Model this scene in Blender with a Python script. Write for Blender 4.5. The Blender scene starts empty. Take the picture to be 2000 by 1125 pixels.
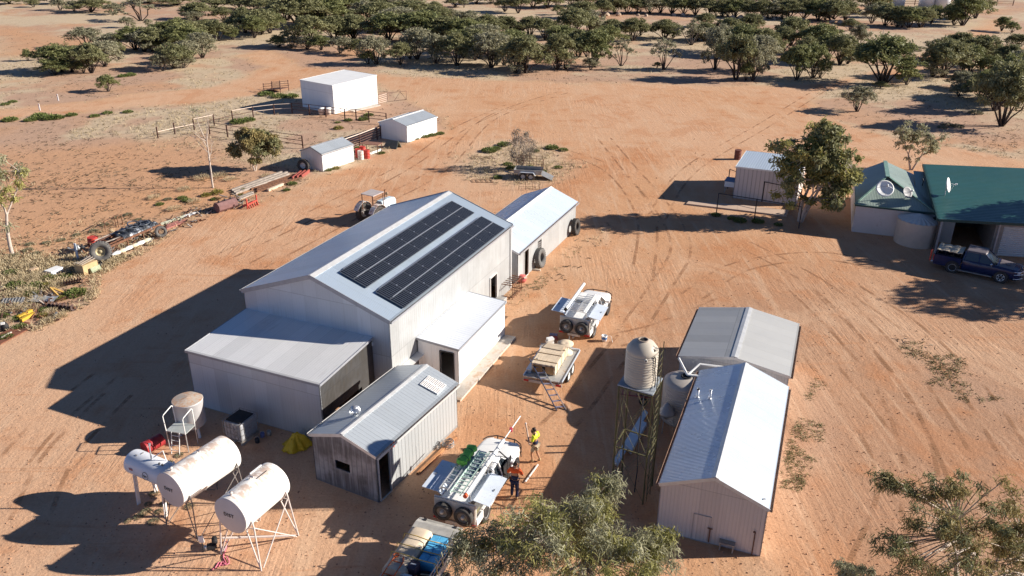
import bpy, bmesh, math, random
from math import sin, cos, pi, radians, sqrt, atan2, floor
from mathutils import Vector, Matrix, noise as mnoise

random.seed(7)
SC = bpy.context.scene
COL = SC.collection

# ------------------------------------------------------------------ camera
CAM_F, CAM_PITCH, CAM_ROLL, CAM_H = 1600.0, 0.4268952, radians(0.4), 22.0
_fw = Vector((0, cos(CAM_PITCH), -sin(CAM_PITCH)))
_up = Vector((0, sin(CAM_PITCH), cos(CAM_PITCH)))
_rt = Vector((1, 0, 0))
_r2 = _rt * cos(CAM_ROLL) + _up * sin(CAM_ROLL)
_u2 = _up * cos(CAM_ROLL) - _rt * sin(CAM_ROLL)
cam_data = bpy.data.cameras.new("camera")
cam = bpy.data.objects.new("camera", cam_data)
COL.objects.link(cam)
cam_data.sensor_width = 36.0
cam_data.lens = CAM_F / 2000.0 * 36.0
cam_data.clip_end = 6000.0
m3 = Matrix((_r2, _u2, -_fw)).transposed()
cam.matrix_world = Matrix.Translation((0, 0, CAM_H)) @ m3.to_4x4()
SC.camera = cam

# ------------------------------------------------------------------ sky, sun, exposure
SUN_AZ, SUN_EL = radians(3.0), radians(23.6)      # azimuth from +X towards +Y
world = bpy.data.worlds.new("World")
SC.world = world
world.use_nodes = True
wn = world.node_tree
wn.nodes.clear()
wo = wn.nodes.new("ShaderNodeOutputWorld")
wb = wn.nodes.new("ShaderNodeBackground")
sky = wn.nodes.new("ShaderNodeTexSky")
sky.sky_type = 'NISHITA'
sky.sun_disc = False
sky.sun_elevation = SUN_EL
sky.sun_rotation = pi / 2 - SUN_AZ
sky.altitude = 200
sky.air_density = 0.34
sky.dust_density = 0.0
sky.ozone_density = 3.0
wb.inputs["Strength"].default_value = 0.085
wn.links.new(sky.outputs[0], wb.inputs[0])
wn.links.new(wb.outputs[0], wo.inputs[0])
sl = bpy.data.lights.new("sun", 'SUN')
sl.energy = 5.0
sl.angle = radians(0.5)
sl.color = (1.0, 0.92, 0.81)
so = bpy.data.objects.new("sun", sl)
COL.objects.link(so)
so.location = (60, 10, 60)
sdir = Vector((cos(SUN_EL) * cos(SUN_AZ), cos(SUN_EL) * sin(SUN_AZ), sin(SUN_EL)))
so.rotation_euler = sdir.to_track_quat('Z', 'Y').to_euler()
SC.view_settings.view_transform = 'Standard'
SC.view_settings.look = 'None'
SC.view_settings.exposure = 0.85
SC.view_settings.gamma = 1.0


def at(px, py, z=0.0):
    """world point at height z seen at this place of the 2000 x 1125 photograph"""
    d = _fw + _r2 * ((px - 1000.0) / CAM_F) - _u2 * ((py - 562.5) / CAM_F)
    t = (z - CAM_H) / d.z
    return Vector((0, 0, CAM_H)) + d * t


def pxm(p):
    return CAM_F / ((Vector(p) - Vector((0, 0, CAM_H))).dot(_fw))


# ------------------------------------------------------------------ materials
def lin(r, g, b):
    f = lambda c: (c / 255 / 12.92) if c / 255 <= 0.04045 else ((c / 255 + 0.055) / 1.055) ** 2.4
    return (f(r), f(g), f(b))


class NT:
    """small helper round a material's node tree"""
    def __init__(self, name):
        self.m = bpy.data.materials.new(name)
        self.m.use_nodes = True
        self.t = self.m.node_tree
        self.b = self.t.nodes["Principled BSDF"]
        self.out = self.t.nodes["Material Output"]

    def n(self, typ, **kw):
        nd = self.t.nodes.new(typ)
        for k, v in kw.items():
            setattr(nd, k, v)
        return nd

    def l(self, a, b):
        self.t.links.new(a, b)

    def val(self, sock, v):
        if isinstance(v, bpy.types.NodeSocket):
            self.l(v, sock)
        else:
            sock.default_value = v

    def math(self, op, a, b=0.0, c=0.0, clamp=False):
        nd = self.n("ShaderNodeMath", operation=op)
        nd.use_clamp = clamp
        self.val(nd.inputs[0], a)
        self.val(nd.inputs[1], b)
        self.val(nd.inputs[2], c)
        return nd.outputs[0]

    def mix(self, fac, a, b, mode='MIX'):
        nd = self.n("ShaderNodeMix", data_type='RGBA', blend_type=mode)
        self.val(nd.inputs[0], fac)
        for i, v in ((6, a), (7, b)):
            if isinstance(v, bpy.types.NodeSocket):
                self.l(v, nd.inputs[i])
            else:
                nd.inputs[i].default_value = (*v[:3], 1)
        return nd.outputs[2]

    def noise(self, vec, scale, detail=4.0, rough=0.55, dist=0.0):
        nd = self.n("ShaderNodeTexNoise")
        if vec is not None:
            self.l(vec, nd.inputs["Vector"])
        nd.inputs["Scale"].default_value = scale
        nd.inputs["Detail"].default_value = detail
        nd.inputs["Roughness"].default_value = rough
        nd.inputs["Distortion"].default_value = dist
        return nd.outputs[0]

    def ramp(self, fac, lo, hi, a=0.0, b=1.0):
        nd = self.n("ShaderNodeMapRange")
        nd.interpolation_type = 'SMOOTHSTEP'
        self.val(nd.inputs[0], fac)
        nd.inputs[1].default_value = lo
        nd.inputs[2].default_value = hi
        nd.inputs[3].default_value = a
        nd.inputs[4].default_value = b
        return nd.outputs[0]

    def mapping(self, vec, scale=(1, 1, 1), rot=(0, 0, 0), loc=(0, 0, 0)):
        nd = self.n("ShaderNodeMapping")
        self.l(vec, nd.inputs[0])
        nd.inputs["Location"].default_value = loc
        nd.inputs["Rotation"].default_value = rot
        nd.inputs["Scale"].default_value = scale
        return nd.outputs[0]

    def bump(self, h, dist=0.02, strength=1.0, normal=None):
        nd = self.n("ShaderNodeBump")
        nd.inputs["Strength"].default_value = strength
        nd.inputs["Distance"].default_value = dist
        self.l(h, nd.inputs["Height"])
        if normal is not None:
            self.l(normal, nd.inputs["Normal"])
        self.l(nd.outputs[0], self.b.inputs["Normal"])
        return nd.outputs[0]

    def set(self, color=None, rough=None, metal=None, spec=None):
        if color is not None:
            self.val(self.b.inputs["Base Color"], color if isinstance(color, bpy.types.NodeSocket) else (*color[:3], 1))
        if rough is not None:
            self.val(self.b.inputs["Roughness"], rough)
        if metal is not None:
            self.val(self.b.inputs["Metallic"], metal)
        if spec is not None:
            self.b.inputs["Specular IOR Level"].default_value = spec
        return self.m


MATS = {}


def paint(name, col, rough=0.55, metal=0.0, var=0.15, scale=3.0, dirt=None, amount=0.0, bump=0.0, spec=0.4):
    """plain coated or worn surface: colour varied by noise, stains of a second colour"""
    if name in MATS:
        return MATS[name]
    k = NT(name)
    tc = k.n("ShaderNodeTexCoord").outputs["Object"]
    n1 = k.noise(tc, scale, 5, 0.6)
    n2 = k.noise(tc, scale * 4.3, 4, 0.6)
    c = k.mix(k.ramp(n1, 0.3, 0.7), [x * (1 - var) for x in col], [min(1, x * (1 + var)) for x in col])
    if dirt is not None:
        f = k.ramp(k.math('ADD', k.math('MULTIPLY', n1, 0.6), k.math('MULTIPLY', n2, 0.4)), 0.62 - amount * 0.4, 0.72 - amount * 0.2)
        c = k.mix(k.math('MULTIPLY', f, 0.85), c, dirt)
    r = k.math('ADD', rough - 0.08, k.math('MULTIPLY', n2, 0.16))
    if bump:
        k.bump(n2, bump)
    MATS[name] = k.set(c, r, metal, spec)
    return MATS[name]


def corrugated(name, col, rough=0.42, metal=0.55, pitch=0.076, depth=0.018, sheet=0.76, lap=2.4, streak=(0.30, 0.2, 0.12), amount=0.3,
               line=0.0, sheetvar=0.1, smear=None, smearamt=0.0, spec=0.5):
    """ribbed metal sheet; UV in metres: u across the ribs, v along them"""
    if name in MATS:
        return MATS[name]
    k = NT(name)
    uv = k.n("ShaderNodeUVMap").outputs[0]
    sep = k.n("ShaderNodeSeparateXYZ")
    k.l(uv, sep.inputs[0])
    u, v = sep.outputs[0], sep.outputs[1]
    # every sheet its own tone
    sid = k.math('FLOOR', k.math('DIVIDE', u, sheet))
    lid = k.math('FLOOR', k.math('DIVIDE', v, lap))
    wn_ = k.n("ShaderNodeTexWhiteNoise", noise_dimensions='2D')
    cb = k.n("ShaderNodeCombineXYZ")
    k.l(sid, cb.inputs[0])
    k.l(lid, cb.inputs[1])
    k.l(cb.outputs[0], wn_.inputs["Vector"])
    tone = k.math('ADD', 1 - sheetvar, k.math('MULTIPLY', wn_.outputs[0], 2 * sheetvar))
    c = k.mix(1.0, col, tone, 'MULTIPLY')
    # run-off streaks along the sheet
    st = k.noise(k.mapping(uv, (5.0, 0.45, 1)), 1.0, 5, 0.65)
    st2 = k.noise(k.mapping(uv, (1.1, 0.7, 1), loc=(7, 3, 0)), 1.0, 4, 0.6)
    f = k.math('MULTIPLY', k.ramp(st, 0.52, 0.75), k.ramp(st2, 0.40, 0.65))
    c = k.mix(k.math('MULTIPLY', f, amount), c, streak)
    if smear is not None:
        s3 = k.noise(k.mapping(uv, (0.5, 0.55, 1), loc=(2, 9, 0)), 1.0, 5, 0.62)
        s4 = k.noise(k.mapping(uv, (7, 0.5, 1)), 1.0, 4, 0.6)
        ff = k.math('MULTIPLY', k.ramp(s3, 0.34, 0.58), k.ramp(s4, 0.2, 0.6))
        c = k.mix(k.math('MULTIPLY', ff, smearamt), c, smear)
    ph = k.math('MULTIPLY', u, 2 * pi / pitch)
    wv = k.math('MULTIPLY', k.math('ADD', k.math('SINE', ph), 1.0), 0.5)
    if line > 0:           # pan and rib sheet: thin dark joint at every rib
        fr = k.math('FRACT', k.math('DIVIDE', u, pitch))
        jl = k.math('LESS_THAN', fr, 0.16)
        c = k.mix(k.math('MULTIPLY', jl, line), c, [x * 0.35 for x in col])
        wv = k.math('SUBTRACT', 1.0, k.ramp(k.math('ABSOLUTE', k.math('SUBTRACT', fr, 0.08)), 0.06, 0.16))
    # sheet ends and side laps
    lf = k.math('LESS_THAN', k.math('FRACT', k.math('DIVIDE', v, lap)), 0.014)
    sf = k.math('LESS_THAN', k.math('FRACT', k.math('DIVIDE', u, sheet)), 0.03)
    c = k.mix(k.math('MULTIPLY', k.math('MAXIMUM', lf, k.math('MULTIPLY', sf, 0.5)), 0.45), c, [x * 0.4 for x in col])
    g = k.noise(uv, 1.6, 3, 0.5)
    h = k.math('ADD', wv, k.math('MULTIPLY', g, 0.6))
    k.bump(h, depth, 0.55)
    r = k.math('ADD', rough - 0.1, k.math('MULTIPLY', st2, 0.2))
    MATS[name] = k.set(c, r, metal, spec)
    return MATS[name]


def M_leaf(name, c1, c2, trans=0.32):
    if name in MATS:
        return MATS[name]
    k = NT(name)
    at_ = k.n("ShaderNodeAttribute", attribute_name="lv")
    oi = k.n("ShaderNodeObjectInfo")
    f = k.math('ADD', k.math('MULTIPLY', at_.outputs["Fac"], 0.8), k.math('MULTIPLY', oi.outputs["Random"], 0.25), clamp=True)
    c = k.mix(f, c1, c2)
    k.set(c, 0.6, 0.0, 0.25)
    tr = k.n("ShaderNodeBsdfTranslucent")
    k.l(c, tr.inputs[0])
    ms = k.n("ShaderNodeMixShader")
    ms.inputs[0].default_value = trans
    k.l(k.b.outputs[0], ms.inputs[1])
    k.l(tr.outputs[0], ms.inputs[2])
    k.l(ms.outputs[0], k.out.inputs[0])
    MATS[name] = k.m
    return k.m


# ------------------------------------------------------------------ mesh building
class MB:
    def __init__(self):
        self.v, self.f, self.uv, self.mi, self.sm = [], [], [], [], []

    def face(self, pts, uvs=None, mi=0, smooth=False):
        i = len(self.v)
        self.v += [tuple(p) for p in pts]
        self.f.append(tuple(range(i, i + len(pts))))
        self.uv.append(uvs or [(p[0], p[1]) for p in pts])
        self.mi.append(mi)
        self.sm.append(smooth)

    def mesh(self, verts, faces, uvs=None, mi=0, smooth=False):
        i = len(self.v)
        self.v += [tuple(p) for p in verts]
        for k, f in enumerate(faces):
            self.f.append(tuple(j + i for j in f))
            self.uv.append(uvs[k] if uvs else [(verts[j][0], verts[j][2]) for j in f])
            self.mi.append(mi)
            self.sm.append(smooth)

    def box(self, c, s, rz=0.0, mi=0, mat=None):
        """box of size s centred at c"""
        x, y, z = s[0] / 2, s[1] / 2, s[2] / 2
        vs = [Vector(p) for p in ((-x, -y, -z), (x, -y, -z), (x, y, -z), (-x, y, -z), (-x, -y, z), (x, -y, z), (x, y, z), (-x, y, z))]
        R = mat if mat is not None else Matrix.Rotation(rz, 3, 'Z')
        vs = [R @ p + Vector(c) for p in vs]
        fs = [(3, 2, 1, 0), (4, 5, 6, 7), (0, 1, 5, 4), (1, 2, 6, 5), (2, 3, 7, 6), (3, 0, 4, 7)]
        uvs = []
        d = [(s[0], s[1]), (s[0], s[1]), (s[0], s[2]), (s[1], s[2]), (s[0], s[2]), (s[1], s[2])]
        for a, b in d:
            uvs.append([(0, 0), (a, 0), (a, b), (0, b)])
        self.mesh(vs, fs, uvs, mi)

    def bar(self, p, q, w, h=None, mi=0, up=(0, 0, 1)):
        """box of section w x h between two points"""
        p, q = Vector(p), Vector(q)
        h = h or w
        d = q - p
        L = d.length
        if L < 1e-6:
            return
        y = d / L
        x = y.cross(Vector(up))
        if x.length < 1e-4:
            x = y.cross(Vector((1, 0, 0)))
        x.normalize()
        z = x.cross(y)
        R = Matrix((x, y, z)).transposed()
        self.box((p + q) / 2, (w, L, h), mat=R, mi=mi)

    def tube(self, pts, r, seg=8, mi=0, smooth=True, caps=True):
        """round tube through points, r a number or one radius per point"""
        pts = [Vector(p) for p in pts]
        n = len(pts)
        rs = r if isinstance(r, (list, tuple)) else [r] * n
        rings = []
        up = None
        for i, p in enumerate(pts):
            d = (pts[min(i + 1, n - 1)] - pts[max(i - 1, 0)])
            if d.length < 1e-9:
                d = Vector((0, 0, 1))
            d.normalize()
            if up is None:
                up = d.cross(Vector((0.31, 0.2, 0.93)))
                if up.length < 1e-3:
                    up = d.cross(Vector((1, 0, 0)))
            a = (up - d * up.dot(d))
            if a.length < 1e-6:
                a = d.cross(Vector((1, 0, 0.3)))
            a.normalize()
            up = a
            b = d.cross(a)
            rings.append([p + (a * cos(2 * pi * k / seg) + b * sin(2 * pi * k / seg)) * rs[i] for k in range(seg)])
        vs = [x for rg in rings for x in rg]
        fs, uvs = [], []
        for i in range(n - 1):
            for k in range(seg):
                k2 = (k + 1) % seg
                fs.append((i * seg + k, i * seg + k2, (i + 1) * seg + k2, (i + 1) * seg + k))
                uvs.append([(k / seg, i), ((k + 1) / seg, i), ((k + 1) / seg, i + 1), (k / seg, i + 1)])
        self.mesh(vs, fs, uvs, mi, smooth)
        if caps:
            self.face(list(reversed(rings[0])), mi=mi)
            self.face(rings[-1], mi=mi)

    def lathe(self, prof, seg=24, c=(0, 0, 0), mat=None, mi=0, smooth=True, sharp=False):
        """revolve (radius, height) pairs about the local z axis"""
        R = mat if mat is not None else Matrix.Identity(3)
        c = Vector(c)
        vs, fs, uvs = [], [], []
        acc = 0
        for i, (r, z) in enumerate(prof):
            if i:
                acc += sqrt((r - prof[i - 1][0]) ** 2 + (z - prof[i - 1][1]) ** 2)
            for k in range(seg):
                a = 2 * pi * k / seg
                vs.append(R @ Vector((r * cos(a), r * sin(a), z)) + c)
        ac = [0]
        for i in range(1, len(prof)):
            ac.append(ac[-1] + sqrt((prof[i][0] - prof[i - 1][0]) ** 2 + (prof[i][1] - prof[i - 1][1]) ** 2))
        rm = max(p[0] for p in prof)
        for i in range(len(prof) - 1):
            for k in range(seg):
                k2 = (k + 1) % seg
                fs.append((i * seg + k, i * seg + k2, (i + 1) * seg + k2, (i + 1) * seg + k))
                a, b = 2 * pi * k / seg * rm, 2 * pi * (k + 1) / seg * rm
                uvs.append([(a, ac[i]), (b, ac[i]), (b, ac[i + 1]), (a, ac[i + 1])])
        self.mesh(vs, fs, uvs, mi, smooth)

    def slab(self, q, t, mi=0, uvs=None, dirn=None):
        """plate of thickness t under the quad q (counter clockwise seen from above)"""
        q = [Vector(p) for p in q]
        nrm = (q[1] - q[0]).cross(q[-1] - q[0]).normalized()
        lo = [p - nrm * t for p in q]
        self.face(q, uvs, mi)
        self.face(list(reversed(lo)), list(reversed(uvs)) if uvs else None, mi)
        n = len(q)
        for i in range(n):
            j = (i + 1) % n
            L = (q[j] - q[i]).length
            self.face([q[i], lo[i], lo[j], q[j]], [(0, 0), (0, t), (L, t), (L, 0)], mi)

    def prism(self, poly, y0, y1, mi=0, axis='y'):
        """extrude an (a, z) outline along y (or x)"""
        f = (lambda a, b, t: (a, t, b)) if axis == 'y' else (lambda a, b, t: (t, a, b))
        lo = [f(a, b, y0) for a, b in poly]
        hi = [f(a, b, y1) for a, b in poly]
        n = len(poly)
        self.face(lo, mi=mi)
        self.face(list(reversed(hi)), mi=mi)
        for i in range(n):
            j = (i + 1) % n
            self.face([lo[j], lo[i], hi[i], hi[j]], mi=mi)

    def build(self, name, mats, parent=None, weld=False, recalc=True, solid=0.0, bevel=0.0):
        me = bpy.data.meshes.new(name)
        me.from_pydata(self.v, [], self.f)
        ul = me.uv_layers.new(name="UVMap")
        flat = [c for fu in self.uv for p in fu for c in p[:2]]
        ul.data.foreach_set("uv", flat)
        me.polygons.foreach_set("material_index", self.mi)
        me.polygons.foreach_set("use_smooth", self.sm)
        if not isinstance(mats, (list, tuple)):
            mats = [mats]
        for m in mats:
            me.materials.append(m)
        if weld or recalc:
            bm = bmesh.new()
            bm.from_mesh(me)
            if weld:
                bmesh.ops.remove_doubles(bm, verts=bm.verts, dist=1e-4)
            if recalc:
                bmesh.ops.recalc_face_normals(bm, faces=bm.faces)
            bm.to_mesh(me)
            bm.free()
        me.update()
        o = bpy.data.objects.new(name, me)
        COL.objects.link(o)
        if parent is not None:
            o.parent = parent
        if solid:
            md = o.modifiers.new("thickness", 'SOLIDIFY')
            md.thickness = solid
            md.offset = -1
        if bevel:
            md = o.modifiers.new("bevel", 'BEVEL')
            md.width = bevel
            md.segments = 2
            md.limit_method = 'ANGLE'
        return o


def tag(o, label=None, cat=None, group=None, kind=None):
    if label:
        o["label"] = label
    if cat:
        o["category"] = cat
    if group:
        o["group"] = group
    if kind:
        o["kind"] = kind
    return o


def thing(name, label, cat, loc=(0, 0, 0), rz=0.0, group=None):
    o = bpy.data.objects.new(name, None)
    o.empty_display_size = 0.3
    COL.objects.link(o)
    o.location = loc
    o.rotation_euler = (0, 0, rz)
    return tag(o, label, cat, group)


def copy_tree(o, parent=None, label=None):
    """a thing with copies of its parts and their sub-parts"""
    c = o.copy()
    COL.objects.link(c)
    if parent is not None:
        c.parent = parent
        c.matrix_parent_inverse = o.matrix_parent_inverse
    for ch in list(o.children):
        copy_tree(ch, c)
    if label:
        c["label"] = label
    return c


def RX(a):
    return Matrix.Rotation(a, 3, 'X')


def RY(a):
    return Matrix.Rotation(a, 3, 'Y')


def RZ(a):
    return Matrix.Rotation(a, 3, 'Z')


def axis_mat(d):
    """rotation taking local z to direction d"""
    return Vector(d).to_track_quat('Z', 'Y').to_matrix()


TORUS_PROF = lambda R, r, n=10: [(R + r * cos(2 * pi * i / n), r * sin(2 * pi * i / n)) for i in range(n + 1)]

# ------------------------------------------------------------------ ground
def inpoly(x, y, poly):
    c = False
    j = len(poly) - 1
    for i in range(len(poly)):
        xi, yi = poly[i]
        xj, yj = poly[j]
        if (yi > y) != (yj > y) and x < (xj - xi) * (y - yi) / (yj - yi) + xi:
            c = not c
        j = i
    return c


def pdist(x, y, poly):
    d = 1e9
    j = len(poly) - 1
    for i in range(len(poly)):
        ax, ay = poly[j]
        bx, by = poly[i]
        dx, dy = bx - ax, by - ay
        L = dx * dx + dy * dy
        t = 0 if L == 0 else max(0, min(1, ((x - ax) * dx + (y - ay) * dy) / L))
        d = min(d, (x - ax - t * dx) ** 2 + (y - ay - t * dy) ** 2)
        j = i
    return sqrt(d)


def wp(lst):
    return [(at(*p).x, at(*p).y) for p in lst]


# bare, driven earth of the yard and its tracks (outlines on the ground)
YARD = wp([(-700, 1300), (-420, 830), (-60, 672), (60, 652), (140, 600), (200, 528), (262, 500), (330, 448), (420, 412), (500, 402), (600, 352),
           (640, 340), (700, 316), (760, 290), (862, 262), (868, 232), (790, 196), (742, 168), (660, 150), (600, 172), (540, 180), (480, 192), (300, 205), (120, 222), (-60, 246),
           (-60, 222), (100, 203), (300, 182), (420, 168), (520, 130), (470, 110), (520, 98), (600, 128), (680, 140), (760, 148), (900, 152), (1100, 163), (1330, 167),
           (1500, 168), (1640, 158), (1700, 150), (1600, 190), (1590, 212), (1640, 240), (1770, 275), (2050, 315), (2300, 420), (2700, 1300)])
TRACK = wp([(1690, 155), (1760, 112), (1850, 98), (1890, 62), (1935, 38), (1962, 36), (1945, 60), (1910, 85), (1880, 105), (1830, 125), (1750, 165)])
ISLAND = wp([(905, 300), (960, 278), (1040, 280), (1100, 300), (1150, 320), (1120, 345), (1060, 352), (1000, 356), (920, 352), (890, 330)])
SANDY = wp([(-200, 215), (200, 208), (420, 182), (590, 160), (590, 180), (420, 196), (200, 222), (-200, 250)])
WEEDS = [wp(p) for p in ([(1780, 660), (1930, 720), (1960, 780), (1890, 790), (1790, 740), (1740, 690)],
                         [(1545, 850), (1590, 740), (1620, 760), (1600, 880), (1550, 1000), (1520, 980)],
                         [(1150, 470), (1180, 450), (1060, 560), (1020, 590), (1010, 570)])]
RED_ZONES = [wp(p) for p in ([(1120, 330), (1190, 300), (1280, 290), (1260, 330), (1150, 360), (1110, 395)], [(0, 50), (60, 60), (220, 85), (200, 108), (0, 110)],
                       [(500, 500), (620, 430), (760, 340), (860, 300), (850, 330), (700, 420), (560, 520)], [(1440, 470), (1500, 480), (1480, 560), (1400, 540)],
                       [(-60, 290), (140, 285), (400, 270), (560, 390), (420, 420), (330, 440), (200, 515), (-60, 540)])]


def soft(x, y, poly, w):
    d = pdist(x, y, poly)
    if not inpoly(x, y, poly):
        d = -d
    return max(0.0, min(1.0, 0.5 + d / w))


def bbox(p):
    return min(q[0] for q in p), min(q[1] for q in p), max(q[0] for q in p), max(q[1] for q in p)


def nz(x, y, s, o=0.0):
    return mnoise.noise(Vector((x * s + o, y * s - o, o * 1.7)))


def masks(x, y):
    """bare earth, straw cover, red dirt at a point of the ground"""
    jx = x + 1.6 * nz(x, y, 0.16, 3) + 0.6 * nz(x, y, 0.6, 5)
    jy = y + 2.2 * nz(x, y, 0.16, 9) + 0.8 * nz(x, y, 0.6, 8)
    w = 0.8 + max(0, y - 40) * 0.018
    bare = soft(jx, jy, YARD, w)
    for p in (TRACK,):
        b = bbox(p)
        if b[0] - 6 < x < b[2] + 6 and b[1] - 6 < y < b[3] + 6:
            bare = max(bare, soft(jx, jy, p, w))
    b = bbox(ISLAND)
    if b[0] - 5 < x < b[2] + 5 and b[1] - 5 < y < b[3] + 5:
        bare *= 1 - 0.75 * soft(jx, jy, ISLAND, 3.0)
    for p in WEEDS:
        b = bbox(p)
        if b[0] - 3 < x < b[2] + 3 and b[1] - 3 < y < b[3] + 3:
            bare *= 1 - 0.45 * soft(jx, jy, p, 2.0)
    straw = max(0.0, min(1.0, 0.5 + 0.9 * nz(x, y, 0.045, 20) + 0.5 * nz(x, y, 0.2, 30)))
    tone = 0.5 + 0.5 * max(-1, min(1, (2 - x) / 14.0)) + 0.25 * nz(x, y, 0.08, 40)
    far = max(0.0, min(1.0, (y - 44) / 28.0))
    tone = tone * (1 - far) + (0.75 + 0.25 * nz(x, y, 0.05, 44)) * far
    straw = straw * (1 - bare) + max(0.0, min(1.0, tone)) * bare
    red = 0.0
    for p in RED_ZONES:
        b = bbox(p)
        if b[0] - 8 < x < b[2] + 8 and b[1] - 8 < y < b[3] + 8:
            red = max(red, soft(jx, jy, p, 6.0))
    return bare, straw, red


def build_ground():
    xs, ys = [], []
    y = 8.0
    while y < 420:
        ys.append(y)
        y += 0.45 + max(0, y - 35) * 0.0085
    ys += [520, 700, 1000, 1600, 2600]
    nx = 250
    verts, cols, faces = [], [], []
    for j, yy in enumerate(ys):
        half = min(26 + yy * 0.86, 420) if yy < 500 else 420 + (yy - 500) * 1.5
        if j == 0:
            half = 40
        for i in range(nx + 1):
            xx = (i / nx * 2 - 1) * half
            verts.append((xx, yy, 0.0))
            b, s, r = masks(xx, yy) if yy < 430 else (0.0, 0.5, 0.2)
            cols += [b, s, r, 1.0]
    W = nx + 1
    for j in range(len(ys) - 1):
        for i in range(nx):
            a = j * W + i
            faces.append((a, a + 1, a + W + 1, a + W))
    # the rest of the plain, behind the camera and to the sides
    n = len(verts)
    L = 2800.0
    verts += [(-L, 8, 0), (-40, 8, 0), (40, 8, 0), (L, 8, 0), (-L, -L, 0), (L, -L, 0), (-L, 2600, 0), (L, 2600, 0)]
    cols += [0.3, 0.5, 0.2, 1.0] * 8
    faces.append((n + 4, n + 5, n + 3, 2 * 0 + nx, 0, n + 0))
    lft = [n + 0] + [j * W for j in range(len(ys))] + [n + 6]
    rgt = [n + 7] + [j * W + nx for j in reversed(range(len(ys)))] + [n + 3]
    faces.append(tuple(lft))
    faces.append(tuple(rgt))
    me = bpy.data.meshes.new("ground")
    me.from_pydata(verts, [], faces)
    a = me.color_attributes.new("mask", 'FLOAT_COLOR', 'POINT')
    a.data.foreach_set("color", cols)
    me.update()
    k = NT("red_earth")
    pos = k.n("ShaderNodeNewGeometry").outputs["Position"]
    at_ = k.n("ShaderNodeAttribute", attribute_name="mask")
    sp = k.n("ShaderNodeSeparateColor")
    k.l(at_.outputs["Color"], sp.inputs[0])
    bare, straw, red = sp.outputs
    nbig = k.noise(pos, 0.055, 4, 0.55)
    nmid = k.noise(pos, 0.33, 5, 0.6)
    nsm = k.noise(pos, 2.2, 6, 0.65)
    nfine = k.noise(pos, 9.0, 5, 0.7)
    # driven earth
    c = k.mix(k.ramp(straw, 0.45, 1.0), k.mix(k.ramp(straw, 0.0, 0.5), GROUND["pinkish"], GROUND["orange"]), GROUND["sand"])
    c = k.mix(k.math('MULTIPLY', k.ramp(nbig, 0.4, 0.7), 0.5), c, GROUND["sand"])
    c = k.mix(k.math('MULTIPLY', k.ramp(nmid, 0.5, 0.72), 0.6), c, GROUND["red"])
    c = k.mix(k.math('MULTIPLY', red, k.ramp(nmid, 0.3, 0.6, 0.25, 0.85)), c, GROUND["red"])
    # wheel wipes: long streaks along the ways people drive
    w1 = k.noise(k.mapping(pos, (1.5, 0.10, 1), rot=(0, 0, radians(24))), 1.0, 5, 0.7)
    w2 = k.noise(k.mapping(pos, (0.16, 1.6, 1), rot=(0, 0, radians(-12))), 1.0, 5, 0.7, 0.5)
    c = k.mix(k.math('MULTIPLY', k.ramp(w1, 0.5, 0.68), 0.6), c, GROUND["pale"])
    c = k.mix(k.math('MULTIPLY', k.ramp(w2, 0.55, 0.7), 0.4), c, GROUND["red"])
    npatch = k.noise(k.mapping(pos, (0.14, 0.09, 1), rot=(0, 0, radians(18)), loc=(3, 1, 0)), 1.0, 5, 0.65, 0.6)
    c = k.mix(k.math('MULTIPLY', k.ramp(npatch, 0.5, 0.66), 0.55), c, GROUND["pale"])
    c = k.mix(k.math('MULTIPLY', k.ramp(npatch, 0.46, 0.36), 0.38), c, GROUND["red"])
    c = k.mix(k.math('MULTIPLY', k.ramp(nsm, 0.54, 0.78), 0.25), c, GROUND["dark"])
    # open country
    o = k.mix(k.math('MULTIPLY', k.ramp(nbig, 0.45, 0.68), 0.7), GROUND["earth"], GROUND["orange"])
    o = k.mix(k.math('MULTIPLY', k.ramp(k.math('ADD', k.math('MULTIPLY', straw, 0.6), k.math('MULTIPLY', nmid, 0.5)), 0.42, 0.66), k.math('SUBTRACT', 0.85, k.math('MULTIPLY', red, 0.55))), o, GROUND["straw"])
    o = k.mix(k.math('MULTIPLY', red, 0.7), o, GROUND["orange"])
    litter = k.math('MULTIPLY', k.ramp(k.noise(pos, 0.9, 6, 0.72), 0.50, 0.70), k.ramp(k.noise(pos, 0.07, 3, 0.5), 0.35, 0.6))
    o = k.mix(k.math('MULTIPLY', litter, 0.6), o, GROUND["litter"])
    o = k.mix(k.math('MULTIPLY', k.ramp(nsm, 0.58, 0.78), 0.5), o, GROUND["litter"])
    fin = k.mix(bare, o, c)
    fin = k.mix(1.0, fin, k.ramp(nfine, 0.2, 0.8, 0.86, 1.12), 'MULTIPLY')
    # relief: clods, hoof and foot prints, tyre ridges
    foot = k.n("ShaderNodeTexVoronoi")
    foot.inputs["Scale"].default_value = 3.2
    k.l(k.mapping(pos, (1, 1, 1)), foot.inputs["Vector"])
    fh = k.math('MULTIPLY', k.ramp(foot.outputs["Distance"], 0.08, 0.34), k.ramp(nmid, 0.4, 0.62, 0.0, 0.8))
    ridge = k.noise(k.mapping(pos, (5.5, 0.35, 1), rot=(0, 0, radians(22))), 1.0, 3, 0.5, 0.4)
    h = k.math('ADD', k.math('MULTIPLY', nsm, 0.8), k.math('MULTIPLY', nfine, 0.42))
    h = k.math('ADD', h, k.math('MULTIPLY', fh, 0.28))
    ridge2 = k.noise(k.mapping(pos, (0.5, 4.5, 1), rot=(0, 0, radians(-35))), 1.0, 3, 0.5, 1.2)
    rm = k.ramp(k.noise(pos, 0.11, 3, 0.5), 0.45, 0.62)
    h = k.math('ADD', h, k.math('MULTIPLY', ridge, k.math('MULTIPLY', rm, 0.65)))
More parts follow.
